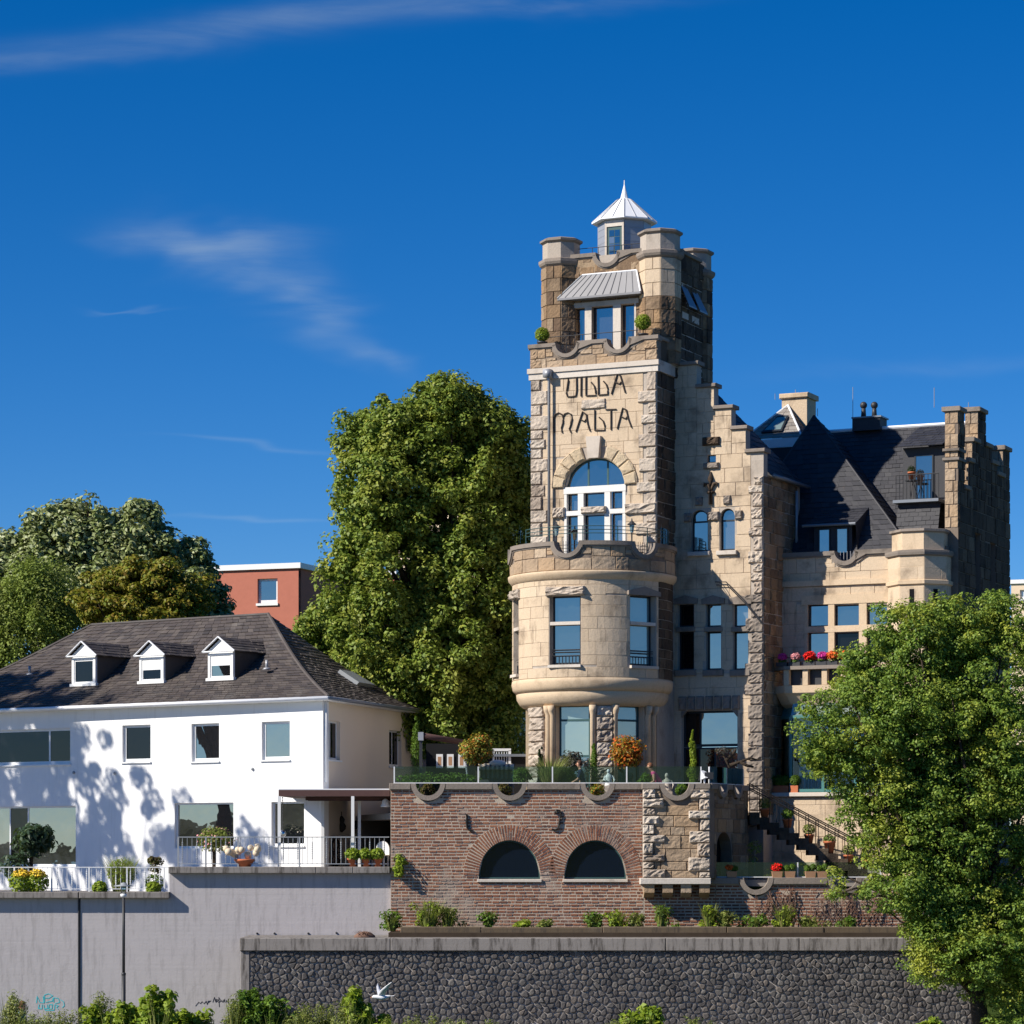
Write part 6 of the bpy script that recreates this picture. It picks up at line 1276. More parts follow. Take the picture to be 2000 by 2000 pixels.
# tall grass in a terracotta jar, purple shrub, hedge balls, pots seen through the ring notches
x = pxz(1072, 95.6); t = potted('ornamental_grass', 'feathery ornamental grass in a wide terracotta jar', 1075, 0, 95.3, FL_T, (.42, .95, 'terracotta'), [lambda t, x, Y, z: blades(t, (x, Y, z), 320, 1.0, .8, 'leaf_plume', .012, 'grass_blades', .5)])
t = thing('dark_shrub', 'greyish purple shrub in front of the bay door', 'shrub', (pxz(1118, 96.2), 96.2, FL_T)); blob(t, (pxz(1115, 96.2), 96.2, zz(1490, 96.2)), .55, 900, .12, 'leaf_grey', .8, clumps=24); MB().tube([(pxz(1118, 96.2), 96.2, FL_T), (pxz(1116, 96.2), 96.2, zz(1490, 96.2))], .04, 6).build('stem', 'bark', t)
for px, py, r, lb in ((1106, 1516, .42, 'clipped hedge ball beside the walking person'), (1020, 1515, .40, 'leafy white flowering bush beside the beach chair'), (1262, 1524, .36, 'low green bush beside the pink-clad person')):
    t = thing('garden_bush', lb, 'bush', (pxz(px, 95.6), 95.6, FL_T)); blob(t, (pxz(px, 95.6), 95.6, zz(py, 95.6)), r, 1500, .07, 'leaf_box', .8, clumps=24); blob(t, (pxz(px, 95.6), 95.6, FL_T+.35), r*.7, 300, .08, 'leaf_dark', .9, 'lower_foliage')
for px, lb, sh in ((836, 'dry reddish grass pot behind the first ring notch of the brick wall', 'leaf_purple'), (985, 'rust coloured pot behind the second ring notch', 'leaf_purple'), (1168, 'terracotta pot with flowers behind the third ring notch', 'leaf_redgreen'), (1334, 'small conifer in a pot behind the bastion notch', 'leaf_box')):
    potted('terrace_pot', lb, px, 0, 94.75, FL_T, (.28, .50, 'copper_pot' if px == 985 else 'terracotta'), [lambda t, x, Y, z, sh=sh: blob(t, (x, Y, z+.22), .26, 420, .08, sh, 1.0)], 'pots behind the ring notches')
# ivy bed at the left end of the glass railing
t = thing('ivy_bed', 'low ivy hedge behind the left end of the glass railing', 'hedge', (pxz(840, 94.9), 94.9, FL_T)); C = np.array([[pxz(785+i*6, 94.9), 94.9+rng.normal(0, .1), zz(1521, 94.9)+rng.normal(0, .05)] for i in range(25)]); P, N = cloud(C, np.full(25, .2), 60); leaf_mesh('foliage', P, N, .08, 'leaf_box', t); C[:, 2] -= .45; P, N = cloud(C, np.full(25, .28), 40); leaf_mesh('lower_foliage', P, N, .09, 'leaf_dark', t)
# gnarled bonsai by the corner
t = thing('gnarled_tree', 'bare gnarled little tree by the terrace corner', 'tree', (pxz(1420, 96.2), 96.2, FL_T)); m = MB(); b = at(1432, 1560, 96.2); b.z = FL_T
for pts in ([(1432, 1560), (1428, 1505), (1418, 1485), (1408, 1470)], [(1418, 1485), (1432, 1472), (1438, 1463)], [(1425, 1495), (1446, 1488), (1466, 1480), (1478, 1484)], [(1446, 1488), (1458, 1495), (1472, 1498)]): m.tube([at(x, y, 96.2) if y < 1555 else b for x, y in pts], [.07-.015*i for i in range(len(pts))], 6)
m.build('trunk', 'bark', t, True); blob(t, at(1410, 1466, 96.2), .25, 160, .06, 'leaf_grey', .6)
# balcony flowers
Yg = PBv.pt((bl_+br2)/2, 0).y
for i, (px, mt, lb, r) in enumerate(((1526, 'magenta_petal', 'pink flowers at the left end of the stone balcony', .16), (1551, 'pink_petal', 'pale pink flowers second on the stone balcony', .17), (1580, 'red_petal', 'bright red round geranium on the stone balcony', .22), (1604, 'magenta_petal', 'purple pink petunias right of the red geranium', .18), (1624, 'orange_petal', 'orange and red flowers on the stone balcony by the dark window', .20), (1650, 'orange_petal', 'orange red flowers on the stone balcony beside the tree leaves', .20), (1668, 'magenta_petal', 'violet flowers on the stone balcony just behind the tree', .16))):
    a_ = PBv.a(px); c = PBv.pt(a_, bz+.12, -.1); t = thing('flower_pot', lb, 'flowers', c, 'flowers on the stone balcony'); MB().box(PBv, a_-.2, a_+.2, bz+.12, bz+.26, -.2, -.0).build('trough', 'dark_metal', t); blob(t, c+Vector((0, 0, .2)), r*.9, 160, .07, 'leaf_box', .7); blob(t, c+Vector((0, -.04, .33)), r*1.05, 420, .065, mt, .75, 'petals', .9)
# terracotta boxes with box balls on the garden room sill
for i, px in enumerate((1489, 1506, 1521, 1534, 1553)):
    a_ = PG.a(px); c = PG.pt(a_, gzb, .0); lb = ('shaded box ball in a clay pot at the left end of the sill', 'box ball in a square terracotta box on the sill', 'box ball in the left half of the long terracotta box', 'box ball in the right half of the long terracotta box', 'box ball in a terracotta box beside the tree leaves')[i]
    t = thing('box_ball', lb, 'potted plant', c, 'box balls on the garden room sill'); MB().box(PG, a_-.14, a_+.13, gzb+.002, gzb+.24, -.14, .10).build('clay_box', 'terracotta', t); blob(t, c+Vector((0, 0, .42)), .20, 900, .05, 'leaf_box' if i else 'leaf_dark', 1)  # leftmost ball has its shade painted as a darker leaf colour
# planters on the low wall
for i, (px, fl_r) in enumerate(((1429, 1), (1518, 1), (1543, 0), (1583, 0), (1606, 0))):
    a_ = aW(px); c = PW.pt(a_, lc1, -.02); lb = ('stone planter with red flowers and a box ball beside the bastion', 'stone planter full of coral red flowers on the low wall', 'stone planter with two box balls right of the coral flowers', 'stone planter with box balls right of the white post', 'stone planter with leafy box balls nearest the steps')[i]
    t = thing('stone_planter', lb, 'planter', c, 'planters on the low brick wall'); w_ = .17
    m = MB(); m.hexa([PW.pt(a_-w_*.85, lc1, .05), PW.pt(a_+w_*.85, lc1, .05), PW.pt(a_+w_*.85, lc1, -.16), PW.pt(a_-w_*.85, lc1, -.16), PW.pt(a_-w_, lc1+.2, .08), PW.pt(a_+w_, lc1+.2, .08), PW.pt(a_+w_, lc1+.2, -.19), PW.pt(a_-w_, lc1+.2, -.19)]); m.build('trough', 'clay_box', t)
    if fl_r:
        blob(t, c+Vector((-.07 if i == 0 else 0, .05, .33)), .13 if i == 0 else .2, 260, .06, 'orange_petal' if i == 0 else 'red_petal', .7, 'petals', .9); blob(t, c+Vector((.1, .05, .29)), .12, 300, .05, 'leaf_box', 1)
    else:
        for dx in (-.09, .09): blob(t, c+Vector((dx, .05, .30+.04*(dx > 0))), .11, 340, .045, 'leaf_box', 1.05, 'box_ball')
# pots on the steps
for i, f in enumerate((.12, .30, .47, .63, .78, .92)):
    p = Vector((sx0, YS-.28, sz0))+sdir*f; k_ = int(f*ns); p.z = sz0+(sz1-sz0)*k_/ns
    t = thing('step_pot', ('terracotta pot on the top step', 'terracotta pot with trailing leaves on the second pot step', 'terracotta pot with a dark shrub halfway down the steps', 'large terracotta pot below the middle of the steps', 'terracotta pot with bright leaves low on the steps', 'small terracotta pot on the bottom step')[i], 'potted plant', p, 'pots on the garden steps')
    MB().lathe(p, POT(.17+.03*(i == 3), .30+.12*(i == 3)), 14).build('pot', 'terracotta', t, True); blob(t, p+Vector((0, 0, .46)), .22, 380, .07, 'leaf_box' if i % 2 else 'leaf_weed', .9)
t = thing('sapling', 'thin staked sapling before the dark archway', 'tree', (pxz(1473, 95.2), 95.2, FL_LOW)); MB().tube([(pxz(1473, 95.2), 95.2, FL_LOW), at(1475, 1640, 95.2)], .015, 6).build('trunk', 'pale_bark', t); blob(t, at(1474, 1655, 95.2), .28, 130, .09, 'leaf_weed', .9); blob(t, at(1470, 1680, 95.2), .18, 50, .09, 'leaf_weed', .9)
# weeds along the brick wall, dry creepers
zs_ = 3.76
for i, (px, h, w, n, lb) in enumerate(((765, .75, .35, 60, 'tuft of weeds at the left corner of the brick wall'), (838, 1.1, .60, 110, 'large clump of tall weeds under the first ring notch'), (874, .9, .4, 70, 'clump of weeds right of the tallest clump'), (955, .75, .30, 55, 'pointed weed tuft under the left arched window'), (1020, .35, .35, 40, 'low weeds between the two arched windows'), (1063, .35, .3, 40, 'low weeds left of the right arched window'), (1160, .65, .35, 60, 'weed tuft under the right arched window'), (1205, .75, .40, 80, 'bushy weeds under the right end of the arch'), (1240, .6, .3, 60, 'weeds left of the bastion corbels'), (1292, .95, .30, 90, 'dark green weed bush under the bastion corbels'), (1385, .95, .35, 90, 'weed bush right of the corbels'), (1415, .7, .35, 60, 'weeds under the low wall\'s left end'), (1475, .6, .45, 70, 'weeds under the first notch of the low wall'), (1530, .95, .40, 90, 'tall bright weeds right of the first notch of the low wall'), (1580, .5, .45, 60, 'weeds between the low wall\'s two notches'), (1655, .5, .3, 60, 'round green weed under the second notch of the low wall'))):
    weed(lb, px, 0, 93.2, h, w, 'weeds along the foot of the brick walls', n=n, z0=zs_, mats=(('leaf_weed', 'leaf_box'), ('leaf_weed', 'leaf_bright'), ('leaf_weed', 'leaf_weed'))[i % 3])
for i, (px, w, lb) in enumerate(((1500, .5, 'dry brown creeper under the first notch of the low wall'), (1540, .25, 'dry creeper hanging between the notches'), (1615, .5, 'brown creeper mat spreading over the low wall'), (1660, .35, 'dry creeper under the second notch of the low wall'), (1715, .6, 'dry creeper beside the street tree crown'))):
    c = PW.pt(aW(px), 4.6, .05); t = thing('dry_creeper', lb, 'creeper', (c.x, c.y, zs_), 'dry creepers on the low brick wall'); m = MB(); rd = random.Random(px)
    for _ in range(30):
        x0 = c.x+rd.gauss(0, w*.5); z0 = rd.uniform(4.3, lz1-.05); P = [Vector((x0, c.y-.02, z0))]
        for k_ in range(4): P.append(P[-1]+Vector((rd.gauss(0, .07), rd.uniform(-.03, .01), -rd.uniform(.08, .2))))
        m.tube(P, [.012, .011, .009, .007, .004], 4)
    m.build('stems', 'dry_vine', t)
for px, py, lb in ((782, 1690, 'wall plant halfway up the brick wall\'s ragged left edge'), (775, 1712, 'wall plant level with the canopy terrace edge on the brick wall')):
    t = weed(lb, px, py, YW-.06, .35, .14, 'wall plants', n=26, leafy=True)
t = thing('straw_heap', 'low heap of dry brown straw on the basalt wall cap', 'heap', at(712, 1830, 91.3)); m = MB(); m.lathe(at(712, 1832, 91.6), [(.36, 0), (.33, .08), (.22, .16), (.1, .2), (0, .21)], 14, sy=.6); m.build('mound', 'dry_vine', t, True); blades(t, at(712, 1830, 91.6), 120, .22, .35, 'dry_vine', .012, 'straw', .6)
# plants on the house terrace
t = thing('terrace_shrub', 'large dark feathery shrub before the left sliding door', 'shrub', (pxz(60, 95.6), 95.6, FL_L)); blob(t, at(62, 1640, 95.6), .95, 1500, .26, 'leaf_sumac', .62, aspect=.35, clumps=26); MB().tube([(pxz(60, 95.6), 95.6, FL_L), at(62, 1640, 95.6)], .06, 6).build('stem', 'bark', t); blob(t, at(30, 1690, 95.6), .55, 300, .2, 'leaf_sumac', .8, 'lower_foliage', .4)
t = thing('ornamental_grass', 'domed clump of fine light green grass behind the railing', 'grass clump', (pxz(237, 94.7), 94.7, FL_L)); blades(t, (pxz(237, 94.7), 94.7, FL_L), 420, 1.35, .75, 'leaf_plume', .012, 'grass_blades', .42); blob(t, (pxz(237, 94.7), 94.7, FL_L+.7), .5, 900, .14, 'leaf_bright', 1, 'inner_leaves', .25)
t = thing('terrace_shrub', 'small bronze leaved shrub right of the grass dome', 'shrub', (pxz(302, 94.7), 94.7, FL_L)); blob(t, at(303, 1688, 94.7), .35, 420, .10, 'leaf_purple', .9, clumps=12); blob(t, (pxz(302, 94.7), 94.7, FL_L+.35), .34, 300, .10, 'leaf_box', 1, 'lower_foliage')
for i, (px, lb) in enumerate(((42, 'yellow flowering leafy plant behind the left railing'), (72, 'leafy plant with yellow blooms beside its twin'), (195, 'bright low foliage under the grass dome'), (300, 'bright low foliage at the railing corner'))):
    t = thing('bed_plant', lb, 'plant', (pxz(px, 94.3), 94.3, FL_L)); blob(t, (pxz(px, 94.3), 94.3, FL_L+.4 if i < 2 else FL_L+.2), .42 if i < 2 else .25, 520, .12, 'leaf_bright', .95)
    if i < 2: blob(t, (pxz(px, 94.2), 94.2, FL_L+.65), .30, 320, .07, 'yellow_petal', .6, 'petals', 1)
t = thing('rose_shrub', 'wide flowering shrub behind the upper railing', 'shrub', (pxz(418, 95.1), 95.1, FL_R)); blob(t, at(420, 1640, 95.1), .72, 1500, .10, 'leaf_weed', .62, clumps=34); blob(t, at(420, 1640, 95.0), .72, 120, .07, 'pink_petal', .62, 'petals', .9); MB().tube([(pxz(418, 95.1), 95.1, FL_R), at(418, 1650, 95.1)], .06, 6).build('stem', 'bark', t)
t = thing('hydrangea_bowl', 'terracotta bowl of faded cream hydrangeas at the railing', 'potted plant', (pxz(478, 94.4), 94.4, FL_R)); MB().lathe((pxz(478, 94.4), 94.4, FL_R), [(.14, 0), (.3, .22), (.34, .24), (.34, .30), (.28, .28), (0, .24)], 18).build('bowl', 'terracotta', t, True)
for i in range(16): MB().ball((pxz(440+rng.random()*64, 94.4), 94.3+rng.normal(0, .1), FL_R+.38+rng.random()*.35), .10+.03*rng.random(), 8, 6).build('flower_head', 'cream_flower', t, True)
for i, (px, lb) in enumerate(((690, 'tilted terracotta pot with bright green leaves under the canopy'), (715, 'bright green potted plant in the middle under the canopy'), (738, 'bright green potted plant beside the white chair'))):
    x = pxz(px, 94.35); t = thing('canopy_pot', lb, 'potted plant', (x, 94.35, FL_R), 'potted plants under the canopy'); m = MB().lathe((0, 0, 0), POT(.15, .30), 14); tl_ = R(12 if i == 0 else 0); m.v = [Vector((v.x*math.cos(tl_)+v.z*math.sin(tl_)*-1, v.y, v.z*math.cos(tl_)+abs(v.x)*0))+Vector((x, 94.35, FL_R+.03)) for v in m.v]; m.build('pot', 'terracotta', t, True); blob(t, (x-.02, 94.35, FL_R+.45), .26, 420, .12, 'leaf_bright', .8)
# ---------------------------------------------------------------- riverside weeds and shrubs in the foreground
FG = [(20, 1935, 82, .7, 'leaf_plume', 'straw coloured tall grass where the pedestrian walks'), (125, 1975, 80, .6, 'leaf_weed', 'pale flowering weeds under the cyan graffiti'), (195, 1940, 80, .5, 'leaf_weed', 'feathery weeds around the lamp post foot'), (215, 1965, 79, .6, 'leaf_bright', 'broad leaved bush left of the tall bright shrub'), (255, 1958, 79, .55, 'leaf_bright', 'bright broad leaved bush beside the lamp post'), (310, 1925, 78, .5, 'leaf_bright', 'tallest bright green shrub with large leaves'), (370, 1975, 79, .5, 'leaf_bright', 'low bright bush under the black scribble'), (400, 1985, 79, .5, 'leaf_weed', 'low weeds left of the basalt pier'), (455, 1945, 80, .35, 'leaf_weed', 'slender yellowish weeds at the basalt pier'), (530, 1950, 80, .65, 'leaf_box', 'leafy green bush at the left end of the basalt wall'), (640, 1958, 80, .8, 'leaf_weed', 'wide grassy bush in front of the basalt wall'), (690, 1930, 80, .25, 'leaf_bright', 'upright bright shoots beside the flying gull'), (712, 1965, 80, .3, 'leaf_bright', 'short bright shoots under the gull'), (750, 1985, 80, .3, 'leaf_bright', 'small bright weed right of the gull'), (830, 1985, 80, .3, 'leaf_weed', 'thin weed at the middle of the basalt wall'), (960, 1995, 80, .4, 'leaf_weed', 'faint weed tip against the basalt wall'), (1240, 1980, 80, .4, 'leaf_bright', 'bright shoots in front of the basalt wall'), (1270, 1965, 80, .25, 'leaf_bright', 'upright lone shoot in front of the basalt wall'), (1370, 1990, 80, .4, 'leaf_weed', 'low weeds near the right part of the basalt wall'), (1810, 1990, 80, .3, 'leaf_bright', 'bright shoots beside the street tree foot'), (75, 1980, 79.5, .6, 'leaf_weed', 'yellowish weeds between the pedestrian and the cyan graffiti'), (345, 1985, 79.2, .5, 'leaf_weed', 'feathery weeds right of the tallest bright shrub'), (490, 1935, 80.4, .3, 'leaf_box', 'dark slender shoots on the basalt pier'), (590, 1965, 79.6, .6, 'leaf_weed', 'light grass between two bushes at the basalt wall'), (660, 1985, 79.2, .7, 'leaf_plume', 'pale seed grass under the gull'), (785, 1990, 79.6, .5, 'leaf_weed', 'pale weeds right of the small bright weed'), (890, 1992, 79.6, .5, 'leaf_plume', 'low pale grass tips at the basalt wall\'s middle'), (1210, 1990, 79.6, .5, 'leaf_weed', 'pale weeds left of the bright shoots pair')]
for px, py, Y, w, mt, lb in FG:
    tp = at(px, py, Y); x = tp.x; t = thing('riverside_shrub', lb, 'shrub', (x, Y, 0), 'riverside shrubs in the foreground'); m = MB(); rd = random.Random(px); C = []
    for i in range(16):
        bx = x+rd.gauss(0, w*.35); tx = bx+rd.gauss(0, w*.35); hz = tp.z*rd.uniform(.72, 1.0) if i else tp.z; P = [Vector((bx, Y+rd.gauss(0, .2), 0)), Vector(((bx+tx)/2, Y, hz*.55)), Vector((tx, Y+rd.gauss(0, .15), hz))]; m.tube(P, [.02, .014, .004], 5)
        for k_ in range(20): C.append(list(P[1].lerp(P[2], k_/19)+Vector((rd.gauss(0, .05), rd.gauss(0, .05), 0))))
    m.build('stems', 'grass_green', t); blades(t, (x, Y-.2, tp.z*.35), 46, tp.z*.66, w*1.1, 'leaf_plume', .011, 'grass_blades', .45); C = np.array(C); P, N = cloud(C, np.full(len(C), .13), 7 if mt == 'leaf_bright' else 10); leaf_mesh('leaves', P, N, .16 if mt in ('leaf_bright', 'leaf_box') else .075, mt, t, .7 if mt == 'leaf_bright' else .4)
# ---------------------------------------------------------------- street lamp
YL = 88.5; xl = pxz(241.5, YL); t = thing('street_lamp', 'slim dark street lamp with flat disc shade before the concrete wall', 'street lamp', (xl, YL, 0))
m = MB(); zl = zz(1753, YL); m.tube([(xl, YL, 0), (xl, YL, zz(1903, YL))], .062, 10); m.tube([(xl, YL, zz(1903, YL)), (xl, YL, zl)], .045, 10); m.lathe((xl, YL, zz(1905, YL)), [(.062, 0), (.07, .02), (.07, .07), (.045, .09)], 12); m.build('pole', 'dark_metal', t, True)
MB().lathe((xl, YL, zl), [(.05, 0), (.10, .04), (.10, .1), (.07, .12)], 14).build('collar', 'white_metal', t, True); MB().lathe((xl, YL, zl+.12), [(.085, 0), (.085, .22), (.07, .24)], 14).build('glass_body', 'clear_glass', t, True); MB().lathe((xl, YL, zl+.34), [(.0, 0), (.31, .0), (.31, .015), (.10, .05), (.09, .10), (0, .12)], 20).build('disc_shade', 'grey_metal', t, True)
# ---------------------------------------------------------------- terrace furniture and things
YN = 100.6; PN = Plane((0, YN), 0); t = thing('black_garden_wall', 'black garden screen with white framed prints behind the terrace', 'screen', PN.pt(PN.a(900), FL_T)); MB().box(PN, PN.a(838), PN.a(1032), FL_T, PN.z(900, 1478), -.15, 0).merge(MB().box(PN, PN.a(832), PN.a(912), FL_T, PN.z(900, 1452), -.19, -.151)).build('screen_panel', 'black_wall', t); MB().box(PN, PN.a(900), PN.a(1030), PN.z(900, 1478)+.001, PN.z(900, 1473), -.25, .15).build('cap_rail', 'dark_zinc', t)
for x0, lb in ((852, 'first'), (873, 'second'), (895, 'third')):
    p = thing('framed_print', f'white framed print, {lb} from the house on the black screen', 'picture', PN.pt(PN.a(x0+6), PN.z(860, 1500), .03), 'prints on the black screen'); MB().box(PN, PN.a(x0), PN.a(x0+13), PN.z(860, 1500), PN.z(860, 1473), .012, .04).build('frame', 'white_paint', p); MB().box(PN, PN.a(x0+3), PN.a(x0+10), PN.z(860, 1495), PN.z(860, 1478), .041, .044).build('print', 'clay_box', p)
p = thing('garden_shutter', 'white barred window panel at the right of the black screen', 'window panel', PN.pt(PN.a(982), PN.z(900, 1525), .03)); m = MB()
for x0, x1, y0, y1 in ((962, 966, 1466, 1525), (993, 998, 1466, 1525), (962, 998, 1462, 1467)): m.box(PN, PN.a(x0), PN.a(x1), PN.z(900, y1), PN.z(900, y0), .01, .06)
for k_ in range(5): m.box(PN, PN.a(969+k_*5), PN.a(970.5+k_*5), PN.z(900, 1492), PN.z(900, 1468), .015, .04)
m.build('frame', 'white_metal', p)
p = thing('awning', 'rolled up grey awning on a bracket beside the cypress', 'awning', (pxz(860, 98.2), 98.2, FL_T)); a0_, a1_ = at(826, 1437, 98.0), at(905, 1450, 99.2); MB().tube([a0_, a1_], .10, 12).build('roll', 'wood_brown', p, True); MB().wbox(a0_.x-.16, a0_.x+.02, a0_.y-.1, a0_.y+.12, a0_.z-.16, a0_.z+.12).build('bracket', 'zinc', p); MB().wbox(a0_.x-.12, a0_.x-.02, a0_.y-.04, a0_.y+.06, FL_T, a0_.z-.16).build('post', 'dark_metal', p); MB().tube([a1_, (a1_.x+.3, a1_.y, FL_T)], .04, 6).build('post', 'grey_metal', p)
# beach chair
YH = 96.6; t = thing('beach_chair', 'hooded wicker beach chair with striped lining', 'beach chair', (pxz(970, YH), YH, FL_T)); x0, x1 = pxz(934, YH), pxz(1004, YH); zt_ = zz(1492, YH)
m = MB()
for xx in (x0, x1-.06): m.prism([(xx, YH-.45, FL_T+.05), (xx, YH+.5, FL_T+.05), (xx, YH+.55, zt_-.02), (xx, YH+.1, zt_), (xx, YH-.12, zt_-.15), (xx, YH-.2, FL_T+.7)], (.06, 0, 0))
m.build('side_panel', 'straw', t); MB().wbox(x0+.06, x1-.06, YH+.45, YH+.52, FL_T+.1, zt_-.05).build('back', 'wicker', t); MB().wbox(x0+.06, x1-.06, YH-.45, YH+.45, FL_T+.3, FL_T+.5).build('seat', 'wicker', t); MB().wbox(x0+.06, x1-.06, YH-.3, YH-.26, FL_T+.5, zz(1523, YH)).build('front_cover', 'wicker', t)
ns_ = 14
for i in range(ns_): xa, xb = x0+.06+(x1-x0-.12)*i/ns_, x0+.06+(x1-x0-.12)*(i+1)/ns_; MB().prism([(xa, YH-.14, zt_-.16), (xa, YH+.1, zt_-.01), (xa, YH+.4, zt_+.02), (xa, YH+.4, zz(1520, YH)), (xa, YH+.36, zz(1520, YH)), (xa, YH+.36, zt_-.04), (xa, YH+.1, zt_-.05), (xa, YH-.12, zt_-.2)], (xb-xa, 0, 0)).build('stripe', 'straw' if i % 2 else 'stripe_dark', t)
t = thing('rolled_cover', 'white cushion resting on the beach chair hood', 'cushion', (pxz(962, YH), YH, zt_)); MB().ball((pxz(972, YH), YH+.1, zt_+.03), .22, 12, 8, (1.3, .7, .5)).build('cushion', 'curtain', t, True)
# statues, floodlight, lanterns
def figure(nm, lb, px, ytop, Y, h, mat):
    x = pxz(px, Y); zt = zz(ytop, Y); z0 = zt-h; t = thing(nm, lb, 'statue', (x, Y, FL_T)); MB().wbox(x-.16, x+.16, Y-.16, Y+.16, FL_T, z0).build('pedestal', 'light_stone', t)
    m = MB(); m.lathe((x, Y, z0), [(.13*h/.5, 0), (.12*h/.5, h*.08), (.09*h/.5, h*.3), (.12*h/.5, h*.5), (.10*h/.5, h*.62), (.045*h/.5, h*.72), (.05*h/.5, h*.76)], 14, sy=.75); m.ball((x-.01, Y-.01, z0+h*.87), h*.12, 12, 9, (.9, 1, 1.15)); m.tube([(x-.10*h/.5, Y, z0+h*.58), (x-.15*h/.5, Y-.05, z0+h*.35), (x-.05*h/.5, Y-.12, z0+h*.3)], [.035, .03, .025], 6); m.tube([(x+.10*h/.5, Y, z0+h*.58), (x+.17*h/.5, Y-.03, z0+h*.36), (x+.14*h/.5, Y-.08, z0+h*.15)], [.035, .03, .025], 6); m.build('figure', mat, t, True)
figure('white_statue', 'small white seated stone figure behind the glass railing', 1189, 1502, 95.4, .55, 'marble'); figure('grey_statue', 'slim grey stone bust behind the glass near the bastion', 1303, 1510, 95.3, .6, 'light_stone')
c = PR.pt(.05, cA1, -.2); t = thing('floodlight', 'white and black floodlight on the bastion corner', 'floodlight', c); MB().tube([c, c+Vector((0, 0, .18))], .03, 8).build('stand', 'white_metal', t); MB().prism([c+Vector((-.14, -.1, .12)), c+Vector((.02, -.1, .18)), c+Vector((.02, .12, .36)), c+Vector((-.10, .12, .42))], (.08, .04, 0)).build('reflector', 'white_metal', t); MB().wbox(c.x+.0, c.x+.28, c.y-.04, c.y+.16, c.z+.14, c.z+.36).build('housing', 'dark_metal', t)
for px, py, lb in ((1087, 1036, 'iron lantern on the left side of the bay terrace'), (1234, 1030, 'iron lantern on the right side of the bay terrace')):
    q = TF.shift(-.6); c = q.pt(*q.hit(px, py)); t = thing('iron_lantern', lb, 'lantern', (c.x, c.y, bpz0+.05), 'lanterns on the bay terrace'); MB().lathe((c.x, c.y, c.z), [(.02, .30), (.03, .22), (.17, .10), (.16, .08)], 6).build('hood', 'dark_metal', t); MB().lathe((c.x, c.y, c.z), [(.06, -.18), (.10, .08)], 6).build('glass_body', 'pale_pane', t); MB().tube([(c.x, c.y, bpz0+.05), (c.x, c.y, c.z-.18)], .025, 6).build('post', 'dark_metal', t); MB().lathe((c.x, c.y, bpz0+.05), [(.14, 0), (.12, .03), (.03, .06)], 12).build('foot', 'dark_metal', t)
# things under the canopy
c = at(552, 1628, 94.7); t = thing('mirror_ball', 'shiny silver ball hanging on a chain under the canopy', 'garden ball', c); MB().ball(c, .115, 18, 12).build('ball', 'mirror_ball', t, True); m = MB()
for i in range(24): q = Vector((c.x, c.y, c.z+.11+(czb-c.z-.11)*i/24)); m.ball(q, .022, 6, 4, (1 if i % 2 else .5, .5, 1.3))
m.build('chain', 'dark_metal', t, True)
c = HS.pt(.75, zz(1668, 97.6), .08); t = thing('wagon_wheel', 'dark wooden wagon wheel leaning on the wall under the canopy', 'wheel', (c.x, c.y, FL_R)); m = MB(); rw = .46; ctr = HS.pt(.9, FL_R+.50, .12)
wp = lambda g, r: HS.pt(.9+math.cos(g)*r, FL_R+.50+math.sin(g)*r, .12)
m.tube([wp(2*PI*i/28, rw) for i in range(29)], .04, 6); m.build('rim', 'iron', t, True); MB().ball(ctr, .09, 10, 7).build('hub', 'iron', t, True)
for i in range(10): MB().tube([wp(2*PI*i/10, .06), wp(2*PI*i/10, rw)], .022, 5).build('spoke', 'wood_brown', t)
for a_, y, lb, hh in ((1.75, 1610, 'dark hanging bellows on the canopy wall', .55), (3.3, 1610, 'dark leaf shaped ornament on the beige wall under the canopy', .30), (3.4, 1650, 'dark bottle shaped ornament low on the beige wall', .34)):
    z_ = zz(y, 99); p = HS.pt(a_, z_, .04); t = thing('wall_ornament', lb, 'ornament', p); m = MB(); m.lathe((p.x, p.y-.03, z_-hh/2), [(.03, 0), (.14, hh*.2), (.16, hh*.4), (.08, hh*.6), (.12, hh*.8), (.03, hh)], 10, sy=.5); m.build('body', 'iron', t, True); MB().tube([(p.x, p.y-.03, z_+hh/2), (p.x, p.y-.03, z_+hh/2+.15)], .012, 5).build('hook', 'iron', t)
c = at(753, 1569, 95.0); t = thing('bell_lamp', 'white bell shaped lamp hanging at the canopy edge', 'lamp', c); MB().lathe(c, [(.17, -.12), (.16, -.08), (.12, 0), (.10, .10), (.06, .14), (.02, .16)], 16).build('shade', 'white_paint', t, True); MB().tube([c+Vector((0, 0, .15)), (c.x, c.y, czb)], .01, 5).build('cable', 'dark_metal', t)
x = pxz(748, 94.8); t = thing('white_chair', 'white plastic garden chair with rounded back under the canopy', 'chair', (x, 94.8, FL_R)); Pc = Plane((x, 94.85), 20)
m = MB(); m.add([Pc.pt(.23*math.cos(PI*i/12), FL_R+.62+.26*math.sin(PI*i/12), d) for d in (0, .035) for i in range(13)]+[Pc.pt(-.23, FL_R+.42, 0), Pc.pt(.23, FL_R+.42, 0), Pc.pt(-.23, FL_R+.42, .035), Pc.pt(.23, FL_R+.42, .035)], [tuple(list(range(13))+[26, 27]), tuple(list(range(25, 12, -1))+[29, 28])]+[(i, i+1, i+14, i+13) for i in range(12)]+[(12, 26, 28, 25), (27, 0, 13, 29)]); m.build('backrest', 'white_paint', t)
MB().box(Pc, -.24, .24, FL_R+.40, FL_R+.44, .035, .46).build('seat', 'white_paint', t)
for a_ in (-.2, .2):
    for d in (.06, .42): MB().box(Pc, a_-.025, a_+.025, FL_R, FL_R+.40, d-.02, d+.02).build('leg', 'white_paint', t)
